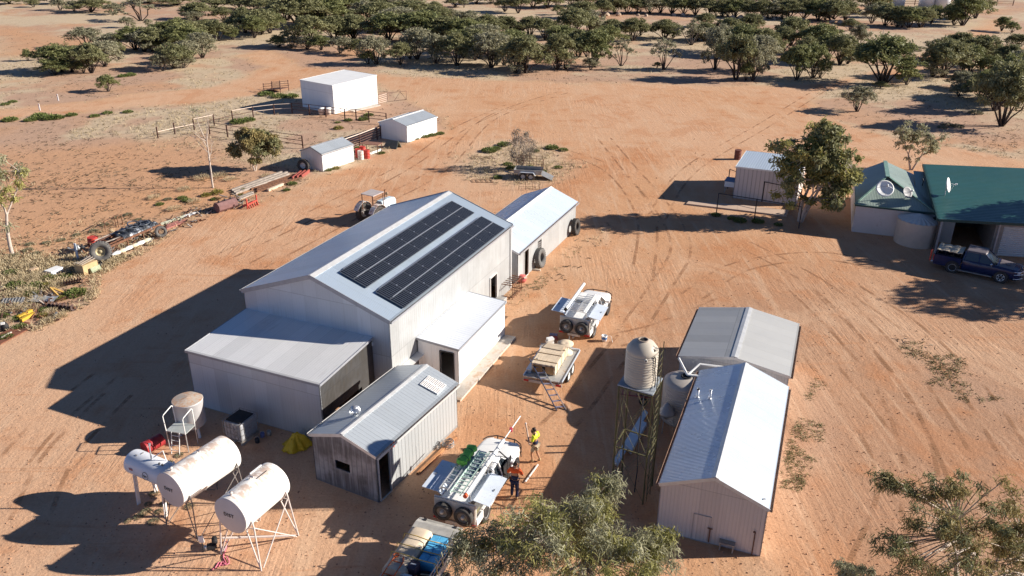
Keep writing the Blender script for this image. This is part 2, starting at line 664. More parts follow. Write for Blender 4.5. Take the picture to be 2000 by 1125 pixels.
    h = k.math('ADD', h, k.math('MULTIPLY', ridge2, k.math('MULTIPLY', k.math('SUBTRACT', 1.0, rm), 0.30)))
    k.bump(h, 0.085, 0.62)
    k.set(fin, 0.95, 0.0, 0.1)
    me.materials.append(k.m)
    o = bpy.data.objects.new("ground", me)
    COL.objects.link(o)
    tag(o, "red dirt yard and dry open plain", None, None, "structure")
    return o


GROUND = dict(orange=(0.56, 0.31, 0.17), pinkish=(0.425, 0.245, 0.152), sand=(0.60, 0.37, 0.235), red=(0.48, 0.21, 0.095), pale=(0.62, 0.415, 0.275), dark=(0.36, 0.18, 0.09),
              earth=(0.47, 0.31, 0.22), straw=(0.55, 0.445, 0.31), litter=(0.22, 0.155, 0.11))
build_ground()

# wheel tracks pressed into the dirt
def spline(ps, n=8):
    out = []
    P = [ps[0]] + list(ps) + [ps[-1]]
    for i in range(1, len(P) - 2):
        a, b, c, d = P[i - 1], P[i], P[i + 1], P[i + 2]
        for j in range(n):
            t = j / n
            out.append(0.5 * ((2 * b) + (c - a) * t + (2 * a - 5 * b + 4 * c - d) * t * t + (3 * b - a - 3 * c + d) * t ** 3))
    return out + [ps[-1].copy()]


k = NT("pressed_wheel_track")
pos = k.n("ShaderNodeNewGeometry").outputs["Position"]
uv = k.n("ShaderNodeUVMap").outputs[0]
sp_ = k.n("ShaderNodeSeparateXYZ")
k.l(uv, sp_.inputs[0])
edge = k.ramp(k.math('ABSOLUTE', k.math('SUBTRACT', sp_.outputs[0], 0.5)), 0.5, 0.3)
n1 = k.noise(pos, 0.5, 5, 0.65)
n2 = k.noise(pos, 7.0, 4, 0.6)
tread = k.math('LESS_THAN', k.math('FRACT', k.math('MULTIPLY', sp_.outputs[1], 5.5)), 0.45)
c = k.mix(k.math('MULTIPLY', tread, 0.55), (0.43, 0.24, 0.135), (0.27, 0.13, 0.065))
k.set(c, 0.95, 0, 0.1)
k.bump(tread, 0.03, 0.5)
al = k.math('MULTIPLY', k.math('MULTIPLY', edge, k.ramp(n1, 0.42, 0.62)), k.ramp(n2, 0.2, 0.7, 0.25, 0.7))
tr_ = k.n("ShaderNodeBsdfTransparent")
mx = k.n("ShaderNodeMixShader")
k.l(al, mx.inputs[0])
k.l(tr_.outputs[0], mx.inputs[1])
k.l(k.b.outputs[0], mx.inputs[2])
k.l(mx.outputs[0], k.out.inputs[0])
mb = MB()
lvl = 0
for path in ([(1440, 470), (1590, 550), (1690, 640), (1790, 760), (1870, 900), (1930, 1060)], [(1540, 545), (1650, 650), (1740, 760), (1790, 880), (1800, 1020)], [(1230, 650), (1290, 560), (1330, 480), (1290, 400), (1230, 330), (1180, 270)],
             [(1080, 290), (1190, 330), (1260, 420), (1255, 540)], [(60, 1010), (110, 900), (170, 830), (230, 770)], [(10, 920), (100, 820), (210, 730)], [(440, 500), (640, 405), (800, 320), (900, 250), (1000, 205)], [(1590, 690), (1700, 830), (1750, 960), (1700, 1110)],
             [(1620, 165), (1500, 240), (1350, 330), (1280, 430)], [(1420, 590), (1300, 640), (1200, 665)], [(500, 520), (700, 415), (860, 330), (960, 230), (1100, 180)], [(1660, 560), (1780, 640), (1900, 760), (1990, 900)], [(1080, 840), (1120, 800), (1180, 720), (1230, 660)], [(1350, 580), (1450, 520), (1600, 500), (1720, 520)]):
    ps = spline([at(*q) for q in path], 10)
    for off in (-0.72, 0.72):
        acc = 0
        lvl += 1
        zz = 0.004 + 0.0004 * lvl
        L_, R_ = [], []
        for i, p in enumerate(ps):
            d = (ps[min(i + 1, len(ps) - 1)] - ps[max(0, i - 1)]).normalized()
            s = Vector((-d.y, d.x, 0))
            q = p + s * off
            L_.append(q - s * 0.13 + Vector((0, 0, zz)))
            R_.append(q + s * 0.13 + Vector((0, 0, zz)))
        for i in range(len(ps) - 1):
            d_ = (ps[i + 1] - ps[i]).length
            mb.face([L_[i], R_[i], R_[i + 1], L_[i + 1]], [(0, acc), (1, acc), (1, acc + d_), (0, acc + d_)])
            acc += d_
o = mb.build("path_wheel_tracks", k.m, None, recalc=False)
tag(o, "wheel tracks pressed into the dirt yard", None, None, "structure")

# ------------------------------------------------------------------ metals and paints for the buildings
ZINC_WALL = corrugated("zinc_wall", (0.56, 0.59, 0.63), 0.45, 0.3, 0.15, 0.022, amount=0.3, streak=(0.3, 0.27, 0.25), line=0.12, sheetvar=0.08)
ZINC_ROOF = corrugated("zinc_roof", (0.46, 0.55, 0.65), 0.32, 0.38, 0.1, 0.02, sheet=0.76, lap=6, amount=0.10, sheetvar=0.05)
LEAN_ROOF = corrugated("pale_lean_to_roof", (0.78, 0.78, 0.78), 0.42, 0.3, 0.13, 0.03, lap=9, amount=0.4, streak=(0.42, 0.4, 0.38), sheetvar=0.07, line=0.12)
OLD_ROOF = corrugated("weathered_roof", (0.50, 0.50, 0.49), 0.48, 0.4, 0.1, 0.022, lap=2.2, amount=0.35, streak=(0.34, 0.27, 0.2), sheetvar=0.09)
PAN_ROOF = corrugated("pan_roof", (0.50, 0.545, 0.585), 0.38, 0.35, 0.19, 0.03, sheet=0.95, lap=9, amount=0.2, line=0.25, sheetvar=0.04)
BRIGHT_ROOF = corrugated("bright_roof", (0.70, 0.79, 0.905), 0.28, 0.25, 0.1, 0.02, lap=3.1, amount=0.06, sheetvar=0.03)
SMOOTH_WHITE = corrugated("white_ribbed_sheet", (0.84, 0.84, 0.83), 0.5, 0.0, 0.2, 0.02, amount=0.05, sheetvar=0.02)
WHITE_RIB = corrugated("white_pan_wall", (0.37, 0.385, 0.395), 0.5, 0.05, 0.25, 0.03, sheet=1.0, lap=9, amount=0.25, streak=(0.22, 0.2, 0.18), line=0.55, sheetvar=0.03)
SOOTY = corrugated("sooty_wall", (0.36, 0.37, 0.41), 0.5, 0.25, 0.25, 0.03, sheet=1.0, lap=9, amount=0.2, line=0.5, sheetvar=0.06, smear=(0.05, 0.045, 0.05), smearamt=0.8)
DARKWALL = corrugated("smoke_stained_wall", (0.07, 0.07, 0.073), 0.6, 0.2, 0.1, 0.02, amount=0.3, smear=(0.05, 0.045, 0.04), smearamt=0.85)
STAINED_WHITE = corrugated("sunlit_zinc_wall", (0.42, 0.435, 0.44), 0.5, 0.1, 0.2, 0.022, amount=0.4, streak=(0.33, 0.31, 0.29), sheetvar=0.08, line=0.22, smear=(0.22, 0.21, 0.2), smearamt=0.3)
ANNEX_ROOF = corrugated("white_annex_roof", (0.74, 0.78, 0.84), 0.4, 0.15, 0.2, 0.02, lap=9, amount=0.05, sheetvar=0.02)
PINKWALL = corrugated("shaded_zinc_wall", (0.60, 0.55, 0.53), 0.55, 0.15, 0.14, 0.028, amount=0.3, streak=(0.36, 0.27, 0.22), sheetvar=0.06, line=0.12)
BEIGEWALL = corrugated("beige_pan_wall", (0.62, 0.57, 0.55), 0.55, 0.05, 0.34, 0.03, sheet=1.4, lap=9, amount=0.05, line=0.45, sheetvar=0.02)
BLUEROOF = corrugated("pale_blue_roof", (0.52, 0.60, 0.68), 0.42, 0.3, 0.2, 0.02, lap=9, amount=0.05, sheetvar=0.02)
GREENROOF = corrugated("dark_green_roof", (0.018, 0.083, 0.073), 0.45, 0.0, 0.2, 0.025, lap=9, sheet=0.9, amount=0.1, streak=(0.1, 0.16, 0.13), sheetvar=0.05)
GREENROOF2 = corrugated("faded_green_roof", (0.26, 0.325, 0.29), 0.45, 0.1, 0.19, 0.03, lap=9, sheet=0.8, amount=0.4, streak=(0.3, 0.34, 0.3), line=0.3, sheetvar=0.08)
TRIM_ZINC = paint("zinc_trim", (0.70, 0.70, 0.69), 0.4, 0.35, 0.08)
TRIM_WHITE = paint("white_trim", (0.82, 0.82, 0.80), 0.45, 0.0, 0.04)
TRIM_GREY = paint("grey_trim", (0.36, 0.37, 0.40), 0.45, 0.3, 0.08)
TRIM_GREEN = paint("dark_green_trim", (0.02, 0.06, 0.055), 0.5, 0.0, 0.1)
TRIM_RUST = paint("rusty_gutter", (0.33, 0.2, 0.14), 0.7, 0.1, 0.3, 6)
CONCRETE = paint("concrete", (0.50, 0.46, 0.41), 0.9, 0.0, 0.12, 1.2, (0.4, 0.27, 0.18), 0.35, 0.01, 0.2)
BLOCK = paint("painted_block_wall", (0.62, 0.56, 0.52), 0.8, 0.0, 0.05, 1.0, (0.45, 0.33, 0.26), 0.15)
DARK = paint("dark_steel", (0.035, 0.035, 0.04), 0.55, 0.2, 0.3)
BLACK = paint("black_rubber_plastic", (0.02, 0.02, 0.022), 0.7, 0.0, 0.3)
RUSTY = paint("rust_brown_steel", (0.16, 0.075, 0.045), 0.85, 0.0, 0.35, 5, (0.28, 0.13, 0.06), 0.3)
GREYSTEEL = paint("grey_steel", (0.33, 0.33, 0.33), 0.5, 0.5, 0.15, 4, (0.3, 0.2, 0.13), 0.2)
GALV = paint("galvanised_pipe", (0.52, 0.54, 0.56), 0.4, 0.6, 0.12, 4)
GLASS = paint("dark_glass", (0.03, 0.04, 0.05), 0.08, 0.0, 0.1, 1, spec=0.8)
TIMBER = paint("pale_new_timber", (0.70, 0.57, 0.42), 0.75, 0.0, 0.12, 2.5, (0.45, 0.3, 0.16), 0.2)
OLDWOOD = paint("grey_old_timber", (0.33, 0.28, 0.24), 0.85, 0.0, 0.25, 3)
SOIL_IN = paint("dirt_floor_inside", (0.2, 0.11, 0.06), 0.95, 0.0, 0.2)
SILVER = paint("bright_aluminium", (0.72, 0.73, 0.74), 0.3, 0.8, 0.05)


def wall_panel(mb, p0, p1, h, holes=(), top=None, mi=0, z0=0.0):
    """upright rectangle from p0 to p1 (seen with outward normal to the right of the walk) with openings (u0,u1,z0,z1);
    top: extra (u, z) outline points above h, for a gable"""
    p0, p1 = Vector((*p0, 0)), Vector((*p1, 0))
    L = (p1 - p0).length
    d = (p1 - p0) / L
    us = sorted({0.0, L, *[q for hh in holes for q in hh[:2]]})
    P = lambda u, z: p0 + d * u + Vector((0, 0, z))
    for a, b in zip(us[:-1], us[1:]):
        hs = [hh for hh in holes if hh[0] <= a + 1e-6 and hh[1] >= b - 1e-6]
        zs = [z0]
        segs = []
        z = z0
        for hh in sorted(hs, key=lambda q: q[2]):
            if hh[2] > z:
                segs.append((z, hh[2]))
            z = hh[3]
        if z < h:
            segs.append((z, h))
        for s0, s1 in segs:
            mb.face([P(a, s0), P(b, s0), P(b, s1), P(a, s1)], [(a, s0), (b, s0), (b, s1), (a, s1)], mi)
    if top:
        pts = [(0, h), (L, h)] + top
        mb.face([P(u, z) for u, z in pts], pts, mi)


def shed_frame(w, l):
    return dict(front=((-w / 2, -l / 2), (w / 2, -l / 2)), right=((w / 2, -l / 2), (w / 2, l / 2)),
                back=((w / 2, l / 2), (-w / 2, l / 2)), left=((-w / 2, l / 2), (-w / 2, -l / 2)))


def gable_shed(name, label, spec, wallmat, roofmat, trim, holes=None, wallmats=None, ribs_roof=True, ridge_w=0.32, gutter=None, barge=0.14, cat="shed",
               roof_l=None, roof_r=None):
    x, y, yaw, w, l, h, rise, ov = spec
    holes = holes or {}
    wallmats = wallmats or {}
    root = thing(name, label, cat, (x, y, 0), yaw)
    fr = shed_frame(w, l)
    for side in ('front', 'right', 'back', 'left'):
        mb = MB()
        p0, p1 = fr[side]
        top = [(w / 2, h + rise)] if side in ('front', 'back') else None
        wall_panel(mb, p0, p1, h, holes.get(side, ()), top)
        mb.build("wall", wallmats.get(side, wallmat), root, recalc=False, weld=True, solid=0.05)
    sl = rise / (w / 2)
    ln = sqrt((w / 2 + ov) ** 2 + (sl * (w / 2 + ov)) ** 2)
    for s in (-1, 1):
        mb = MB()
        e = w / 2 + ov
        y0, y1 = -l / 2 - ov, l / 2 + ov
        ze, zr = h - sl * ov + 0.05, h + rise + 0.05
        q = [(s * e, y0, ze), (s * e, y1, ze), (0, y1, zr), (0, y0, zr)]
        uvs = [(0, 0), (l, 0), (l, ln), (0, ln)]
        if s < 0:
            q = [q[1], q[0], q[3], q[2]]
            uvs = [uvs[1], uvs[0], uvs[3], uvs[2]]
        mb.slab(q, 0.045, uvs=uvs)
        mb.build("roof_slope", (roof_l if s < 0 else roof_r) or roofmat, root)
    mb = MB()
    zr = h + rise + 0.055
    for s in (-1, 1):
        q = [(s * ridge_w / 2, -l / 2 - ov - 0.01, zr - sl * ridge_w / 2 + 0.02), (s * ridge_w / 2, l / 2 + ov + 0.01, zr - sl * ridge_w / 2 + 0.02),
             (0, l / 2 + ov + 0.01, zr + 0.025), (0, -l / 2 - ov - 0.01, zr + 0.025)]
        if s < 0:
            q = [q[1], q[0], q[3], q[2]]
        mb.slab(q, 0.012)
    mb.build("ridge_cap", trim, root)
    if barge:
        for yy in (-l / 2 - ov - 0.012, l / 2 + ov + 0.012):
            for s in (-1, 1):
                mb = MB()
                mb.bar((s * (w / 2 + ov), yy, h - sl * ov - 0.02), (0, yy, h + rise - 0.02), 0.022, barge)
                mb.build("barge_board", trim if barge < 0.2 else TRIM_GREY, root)
    for s in (-1, 1):
        g = gutter or trim
        mb = MB()
        e = w / 2 + ov + 0.05
        zg = h - sl * ov - 0.03
        mb.prism([(s * (e - 0.05), zg - 0.05), (s * (e + 0.05), zg - 0.05), (s * (e + 0.06), zg + 0.06), (s * (e + 0.045), zg + 0.06), (s * (e + 0.04), zg - 0.035), (s * (e - 0.05), zg - 0.035)],
                 -l / 2 - ov, l / 2 + ov)
        mb.build("gutter", g, root)
    return root


def skillion_shed(name, label, x, y, yaw, w, l, zc, wallmat, roofmat, trim, ov=0.06, holes=None, wallmats=None, sides=('front', 'right', 'back', 'left'), cat="shed", fascia=0.12, rdir='v'):
    """box with one flat sloping roof; zc = heights at front-left, front-right, back-right, back-left"""
    holes = holes or {}
    wallmats = wallmats or {}
    root = thing(name, label, cat, (x, y, 0), yaw)
    fr = shed_frame(w, l)
    fl, frr, br, bl = zc
    ends = dict(front=(fl, frr), right=(frr, br), back=(br, bl), left=(bl, fl))
    for side in sides:
        a, b = ends[side]
        lo = min(a, b)
        L = w if side in ('front', 'back') else l
        top = None
        if abs(a - b) > 1e-3:
            top = [(L, b)] if b > a else [(0, a)]
        mb = MB()
        wall_panel(mb, *fr[side], lo, holes.get(side, ()), top)
        mb.build("wall", wallmats.get(side, wallmat), root, recalc=False, weld=True, solid=0.05)
    du, dv = (frr - fl) / w, (bl - fl) / l
    P = lambda u, v: (u, v, fl + (u + w / 2) * du + (v + l / 2) * dv + 0.05)
    e, g = w / 2 + ov, l / 2 + ov
    q = [P(-e, -g), P(e, -g), P(e, g), P(-e, g)]
    uvs = [(0, 0), (w, 0), (w, l), (0, l)] if rdir == 'v' else [(0, 0), (0, w), (l, w), (l, 0)]
    mb = MB()
    mb.slab(q, 0.05, uvs=uvs)
    mb.build("roof", roofmat, root)
    mb = MB()
    for a, b in ((0, 1), (1, 2), (2, 3), (3, 0)):
        pa, pb = Vector(q[a]), Vector(q[b])
        c = (Vector(q[0]) + Vector(q[2])) / 2
        off = ((pa + pb) / 2 - c)
        off.z = 0
        off = off.normalized() * 0.014
        mb.bar(pa + off + Vector((0, 0, -0.045)), pb + off + Vector((0, 0, -0.045)), 0.024, fascia)
    mb.build("fascia", trim, root)
    return root


def rect_frame(mb, plane, u0, u1, z0, z1, t=0.05, d=0.05):
    """frame bars around an opening; plane(u, z) gives the point"""
    for a, b in (((u0, z0), (u0, z1)), ((u1, z0), (u1, z1)), ((u0, z1), (u1, z1)), ((u0, z0), (u1, z0))):
        mb.bar(plane(*a), plane(*b), t, d)


# ---- main machinery shed
YAW = -0.405
MSS = (-6.946, 43.2, YAW, 8.663, 14.549, 4.407, 1.553, 0.08)
_w, _l = MSS[3], MSS[4]
ms = gable_shed("machinery_shed", "largest grey corrugated iron shed with black solar arrays on its roof", MSS, ZINC_WALL, ZINC_ROOF, TRIM_ZINC,
                holes=dict(right=[(11.4, 12.3, 0.0, 2.0)]), wallmats=dict(right=STAINED_WHITE), ridge_w=0.5, gutter=TRIM_GREY, barge=0.22)
mb = MB()
rect_frame(mb, lambda u, z: (_w / 2 + 0.03, -_l / 2 + u, z), 11.36, 12.34, 0.03, 2.04, 0.07, 0.08)
mb.build("door_frame", TRIM_ZINC, ms)
mb = MB()        # sooty drift on the sunny wall near its far end is a loose sheet patch
mb.tube([(_w / 2 + 0.08, _l / 2 - 0.12, 4.3), (_w / 2 + 0.08, _l / 2 - 0.12, 0.2)], 0.045, 8)
mb.build("downpipe", TRIM_WHITE, ms)
mb = MB()
mb.bar((-_w / 2 + 0.1, -_l / 2 - 0.04, 2.95), (_w / 2 - 1.0, -_l / 2 - 0.04, 2.95), 0.05, 0.2)
mb.build("flashing", TRIM_WHITE, ms)
mb = MB()
mb.slab([(_w / 2 + 0.02, -_l / 2, 1.52), (_w / 2 + 0.40, -_l / 2, 1.42), (_w / 2 + 0.40, -_l / 2 + 4.6, 1.42), (_w / 2 + 0.02, -_l / 2 + 4.6, 1.52)], 0.04)
mb.build("ledge_flashing", TRIM_ZINC, ms)


def ms_world(u, v, z):
    return Vector((MSS[0] + u * cos(YAW) - v * sin(YAW), MSS[1] + u * sin(YAW) + v * cos(YAW), z))


# ---- solar panels on the sunny slope
def k_cells():
    if "solar_cells" in MATS:
        return MATS["solar_cells"]
    k = NT("solar_cells")
    uv = k.n("ShaderNodeUVMap").outputs[0]
    sep = k.n("ShaderNodeSeparateXYZ")
    k.l(uv, sep.inputs[0])
    u, v = sep.outputs[0], sep.outputs[1]
    bus = k.math('LESS_THAN', k.math('FRACT', k.math('DIVIDE', u, 0.155)), 0.11)
    row = k.math('LESS_THAN', k.math('FRACT', k.math('DIVIDE', v, 0.155)), 0.06)
    c = k.mix(k.math('MULTIPLY', bus, 0.34), (0.004, 0.006, 0.013), (0.5, 0.55, 0.62))
    c = k.mix(k.math('MULTIPLY', row, 0.12), c, (0.1, 0.14, 0.22))
    k.set(c, 0.22, 0.0, 0.35)
    MATS["solar_cells"] = k.m
    return k.m


SL = MSS[6] / (MSS[3] / 2)


def slope_pt(px, py):
    """point of the sunny roof slope under this place of the photograph, as (u from ridge down, v along)"""
    best = None
    o = Vector((0, 0, CAM_H))
    d = at(px, py) - o
    # plane: z = h + rise + .05 - SL*u
    c, s = cos(YAW), sin(YAW)
    f = lambda t: (o.z + d.z * t) - (MSS[5] + MSS[6] + 0.05 - SL * ((o.x + d.x * t - MSS[0]) * c + (o.y + d.y * t - MSS[1]) * s))
    t0, t1 = 0.0, 1.0
    for _ in range(60):
        m = (t0 + t1) / 2
        if f(m) > 0:
            t0 = m
        else:
            t1 = m
    p = o + d * t0
    return ((p.x - MSS[0]) * c + (p.y - MSS[1]) * s, -(p.x - MSS[0]) * s + (p.y - MSS[1]) * c)


ARR = []
for quad in (((662.5, 535), (717, 564), (927.5, 420), (882.5, 396)), ((731, 573), (790, 605), (985, 451), (942.5, 426))):
    pts = [slope_pt(*p) for p in quad]
    ARR.append((min(0.5 * (pts[0][0] + pts[3][0]), 9), 0.5 * (pts[1][0] + pts[2][0]), 0.5 * (pts[0][1] + pts[1][1]), 0.5 * (pts[2][1] + pts[3][1])))
print("ARRAYS", ARR)
theta = atan2(SL, 1)
NCOL = 9
for ai, (u0, u1, v0, v1) in enumerate(ARR):
    pw = (v1 - v0) / NCOL
    pl = (u1 - u0) / 2 * sqrt(1 + SL * SL)
    proto = None
    for r in range(2):
        for cI in range(NCOL):
            um = u0 + (u1 - u0) * (r + 0.5) / 2
            vm = v0 + pw * (cI + 0.5)
            loc = ms_world(um, vm, MSS[5] + MSS[6] + 0.05 - SL * um + 0.11)
            lab = ("dark solar panel in the upper array near the ridge of the largest shed", "dark solar panel in the lower array by the eave of the largest shed")[ai]
            if proto is None:
                proto = thing("solar_panel", lab, "solar panel", loc, 0, "solar panels of the %s array" % ("upper", "lower")[ai])
                proto.rotation_euler = (Matrix.Rotation(YAW, 3, 'Z') @ Matrix.Rotation(theta, 3, 'Y')).to_euler()
                mb = MB()
                a, b = pl / 2 - 0.012, pw / 2 - 0.008
                mb.slab([(-a, -b, 0.02), (a, -b, 0.02), (a, b, 0.02), (-a, b, 0.02)], 0.02, uvs=[(0, 0), (0, 2 * a), (2 * b, 2 * a), (2 * b, 0)])
                mb.build("cell_sheet", k_cells(), proto)
                mb = MB()
                for s in (-1, 1):
                    mb.bar((-a, s * b, 0.0), (a, s * b, 0.0), 0.016, 0.05)
                    mb.bar((s * a, -b, 0.001), (s * a, b, 0.001), 0.016, 0.05)
                mb.build("panel_frame", paint("slate_frame", (0.13, 0.14, 0.16), 0.4, 0.3), proto)
                mb = MB()
                mb.box((0, b, 0.03), (0.07, 0.05, 0.012))
                mb.build("clamp", SILVER, proto)
            else:
                c = copy_tree(proto)
                c.location = loc
    # mounting rails of the array
    rail = thing("mounting_rail", ("pale rail dividing the two rows of the upper solar array", "pale rail dividing the two rows of the lower solar array")[ai], "rail",
                 ms_world((u0 + u1) / 2, (v0 + v1) / 2, MSS[5] + MSS[6] + 0.05 - SL * (u0 + u1) / 2 + 0.13))
    rail.rotation_euler = (Matrix.Rotation(YAW, 3, 'Z') @ Matrix.Rotation(theta, 3, 'Y')).to_euler()
    mb = MB()
    mb.box((0, 0.15, 0.012), (0.045, v1 - v0 - 0.3, 0.03))
    mb.build("rail_bar", SILVER, rail)
    mb = MB()
    mb.box((-pl - 0.03, 0.1, -0.05), (0.05, v1 - v0 - 0.6, 0.05))
    mb.build("edge_bar", SILVER, rail)

# ---- lean-to on its front gable
le = skillion_shed("lean_to_shed", "low corrugated lean-to against the front gable of the largest shed", -11.13, 34.70, -0.407, 7.575, 4.306,
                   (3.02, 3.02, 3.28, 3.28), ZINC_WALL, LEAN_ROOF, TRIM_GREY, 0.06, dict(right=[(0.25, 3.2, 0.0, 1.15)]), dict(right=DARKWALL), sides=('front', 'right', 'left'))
# ---- white room on its right side
wa = skillion_shed("annex_room", "white clad room with a doorway built onto the sunny side of the largest shed", -2.60, 39.38, -0.388, 2.30, 6.03,
                   (2.30, 2.12, 2.12, 2.30), SMOOTH_WHITE, ANNEX_ROOF, TRIM_GREY, 0.05, dict(front=[(1.28, 2.02, 0.03, 1.85)]), sides=('front', 'right', 'back'), rdir='u')
mb = MB()
rect_frame(mb, lambda u, z: (-1.15 + u, -3.015 - 0.02, z), 1.26, 2.04, 0.05, 1.87, 0.05, 0.05)
mb.build("door_frame", DARK, wa)
mb = MB()
mb.box((0, 0, 0.04), (2.2, 5.9, 0.06))
mb.build("floor", CONCRETE, wa)
mb = MB()
mb.box((0.0, 0.6, 0.06), (0.75, 7.3, 0.12))
sl_ = mb.build("concrete_slab", CONCRETE, None)
_c = at(945, 722)
sl_.location = (_c.x - 0.25, _c.y - 0.25, 0)
sl_.rotation_euler = (0, 0, -0.39)
tag(sl_, "narrow concrete slab along the white annex room", "slab")

# ---- long shed behind the main shed
ba = gable_shed("long_shed", "pale corrugated shed behind the largest shed with tyres leaning on its wall", (0.658, 55.011, -0.409, 4.23, 11.193, 2.22, 0.872, 0.117),
                STAINED_WHITE, BRIGHT_ROOF, TRIM_WHITE, holes=dict(right=[(1.05, 1.75, 0.0, 1.9), (3.5, 4.05, 0.95, 1.75)]), ridge_w=0.4, gutter=TRIM_GREY)
mb = MB()
rect_frame(mb, lambda u, z: (4.23 / 2 + 0.02, -11.193 / 2 + u, z), 3.5, 4.05, 0.95, 1.75, 0.05, 0.04)
for z in (1.1, 1.25, 1.4, 1.55):
    mb.bar((2.11, -2.1, z), (2.13, -1.55, z), 0.012, 0.08)
mb.build("louvre_window", GREYSTEEL, ba)
mb = MB()
rect_frame(mb, lambda u, z: (4.23 / 2 + 0.02, -11.193 / 2 + u, z), 1.03, 1.77, 0.03, 1.92, 0.05, 0.05)
mb.build("door_frame", TRIM_ZINC, ba)

# ---- small long shed in front
SS = (-5.417, 30.488, -0.478, 3.285, 6.236, 2.33, 0.513, 0.066)
ss = gable_shed("workshop_shed", "small grey shed with smoke-stained gable, open door and roof turbine", SS, WHITE_RIB, PAN_ROOF, TRIM_ZINC,
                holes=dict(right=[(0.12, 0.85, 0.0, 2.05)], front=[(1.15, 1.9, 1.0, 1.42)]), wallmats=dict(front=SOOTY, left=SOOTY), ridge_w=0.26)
mb = MB()
rect_frame(mb, lambda u, z: (SS[3] / 2 + 0.02, -SS[4] / 2 + u, z), 0.1, 0.87, 0.03, 2.07, 0.04, 0.05)
mb.build("door_frame", TRIM_ZINC, ss)
for k_ in range(2):
    mb = MB()
    mb.box((SS[3] / 2 + 0.012, -SS[4] / 2 + 1.05 + 0.17 * k_, 2.13), (0.02, 0.09, 0.24))
    mb.build("red_sticker", paint("faded_red_paint", (0.6, 0.12, 0.1), 0.6), ss)
# turbine vent
def roof_pt(S, u, v, dz=0.05):
    x, y, yaw, w, l, h, rise, ov = S
    z = h + rise - rise / (w / 2) * abs(u) + dz
    return Vector((x + u * cos(yaw) - v * sin(yaw), y + u * sin(yaw) + v * cos(yaw), z))
p = roof_pt(SS, -0.42, -1.7)
tv = thing("roof_turbine", "round silver spinning vent on the roof of the small smoke-stained shed", "roof vent", p)
mb = MB()
mb.lathe([(0.13, -0.12), (0.13, 0.12), (0.15, 0.14)], 16)
mb.build("throat", SILVER, tv)
mb = MB()
nv = 20
for k_ in range(nv):
    a = 2 * pi * k_ / nv
    pts = []
    for j in range(7):
        t = j / 6
        r_ = 0.13 + 0.11 * sin(pi * (0.12 + 0.8 * t))
        aa = a + 0.5 * t
        pts.append(Vector((r_ * cos(aa), r_ * sin(aa), 0.14 + 0.30 * t)))
    for j in range(6):
        w_ = 0.05
        q0, q1 = pts[j], pts[j + 1]
        tng = Vector((-q0.y, q0.x, 0)).normalized() * w_ * 0.7 + Vector((q0.x, q0.y, 0)).normalized() * 0.012
        mb.face([q0, q0 + tng, q1 + tng, q1])
mb.build("vanes", SILVER, tv, recalc=False)
mb = MB()
mb.lathe([(0.15, 0.42), (0.11, 0.47), (0.001, 0.49)], 16)
mb.build("cap", SILVER, tv)
# perforated white board on its roof (a small solar heater)
p = roof_pt(SS, 1.0, 2.15, 0.10)
pb = thing("perforated_panel", "white board with rows of dark round holes on the small shed roof", "roof panel", p)
thS = atan2(SS[6], SS[3] / 2)
pb.rotation_euler = (Matrix.Rotation(SS[2], 3, 'Z') @ Matrix.Rotation(thS, 3, 'Y') @ Matrix.Rotation(0.05, 3, 'Z')).to_euler()
mb = MB()
mb.box((0, 0, 0), (0.95, 0.82, 0.05))
for i in range(11):
    for j in range(9):
        if j == 4:
            continue
        cx_, cy_ = -0.42 + i * 0.084, -0.34 + j * 0.085 + (0.02 if i % 2 else -0.02)
        mb.face([(cx_ + 0.03 * cos(t * pi / 3), cy_ + 0.03 * sin(t * pi / 3), 0.028) for t in range(6)], mi=1)
mb.build("board", [TRIM_WHITE, paint("dark_maroon", (0.08, 0.025, 0.03), 0.6)], pb, recalc=False)

# ---- the two sheds on the right
R1 = (9.232, 28.965, -0.369, 3.986, 9.08, 2.27, 0.819, 0.054)
r1 = gable_shed("bright_roof_shed", "shed with a brilliant white roof slope and two flue pipes", R1, PINKWALL, BRIGHT_ROOF, TRIM_ZINC, ridge_w=0.3, gutter=TRIM_RUST,
                holes=dict(), wallmats=dict())
mb = MB()
y_ = -R1[4] / 2 - 0.02
rect_frame(mb, lambda u, z: (u, y_, z), -0.62, 0.05, 0.02, 1.25, 0.025, 0.025)
mb.build("hatch_door", paint("shaded_door_edge", (0.45, 0.42, 0.41), 0.6, 0.2), r1)
mb = MB()
mb.bar((0.05, y_ - 0.02, 0.1), (0.05, y_ - 0.02, 0.75), 0.05, 0.05)
mb.bar((-0.05, y_ - 0.03, 0.75), (0.14, y_ - 0.03, 0.75), 0.03, 0.03)
mb.build("bolt", RUSTY, r1)
mb = MB()
mb.tube([(1.68, y_ - 0.03, 0.02), (1.68, y_ - 0.03, 1.1)], 0.022, 6)
mb.tube([(1.68, y_ - 0.03, 1.1), (1.62, y_ - 0.06, 1.12)], 0.035, 6)
mb.build("standpipe", RUSTY, r1)
mb = MB()
mb.bar((1.75, -R1[4] / 2 + 0.25, R1[5] + 0.16), (1.83, -R1[4] / 2 + 0.33, R1[5] + 0.13), 0.05, 0.05)
mb.build("roof_bracket", GREYSTEEL, r1)
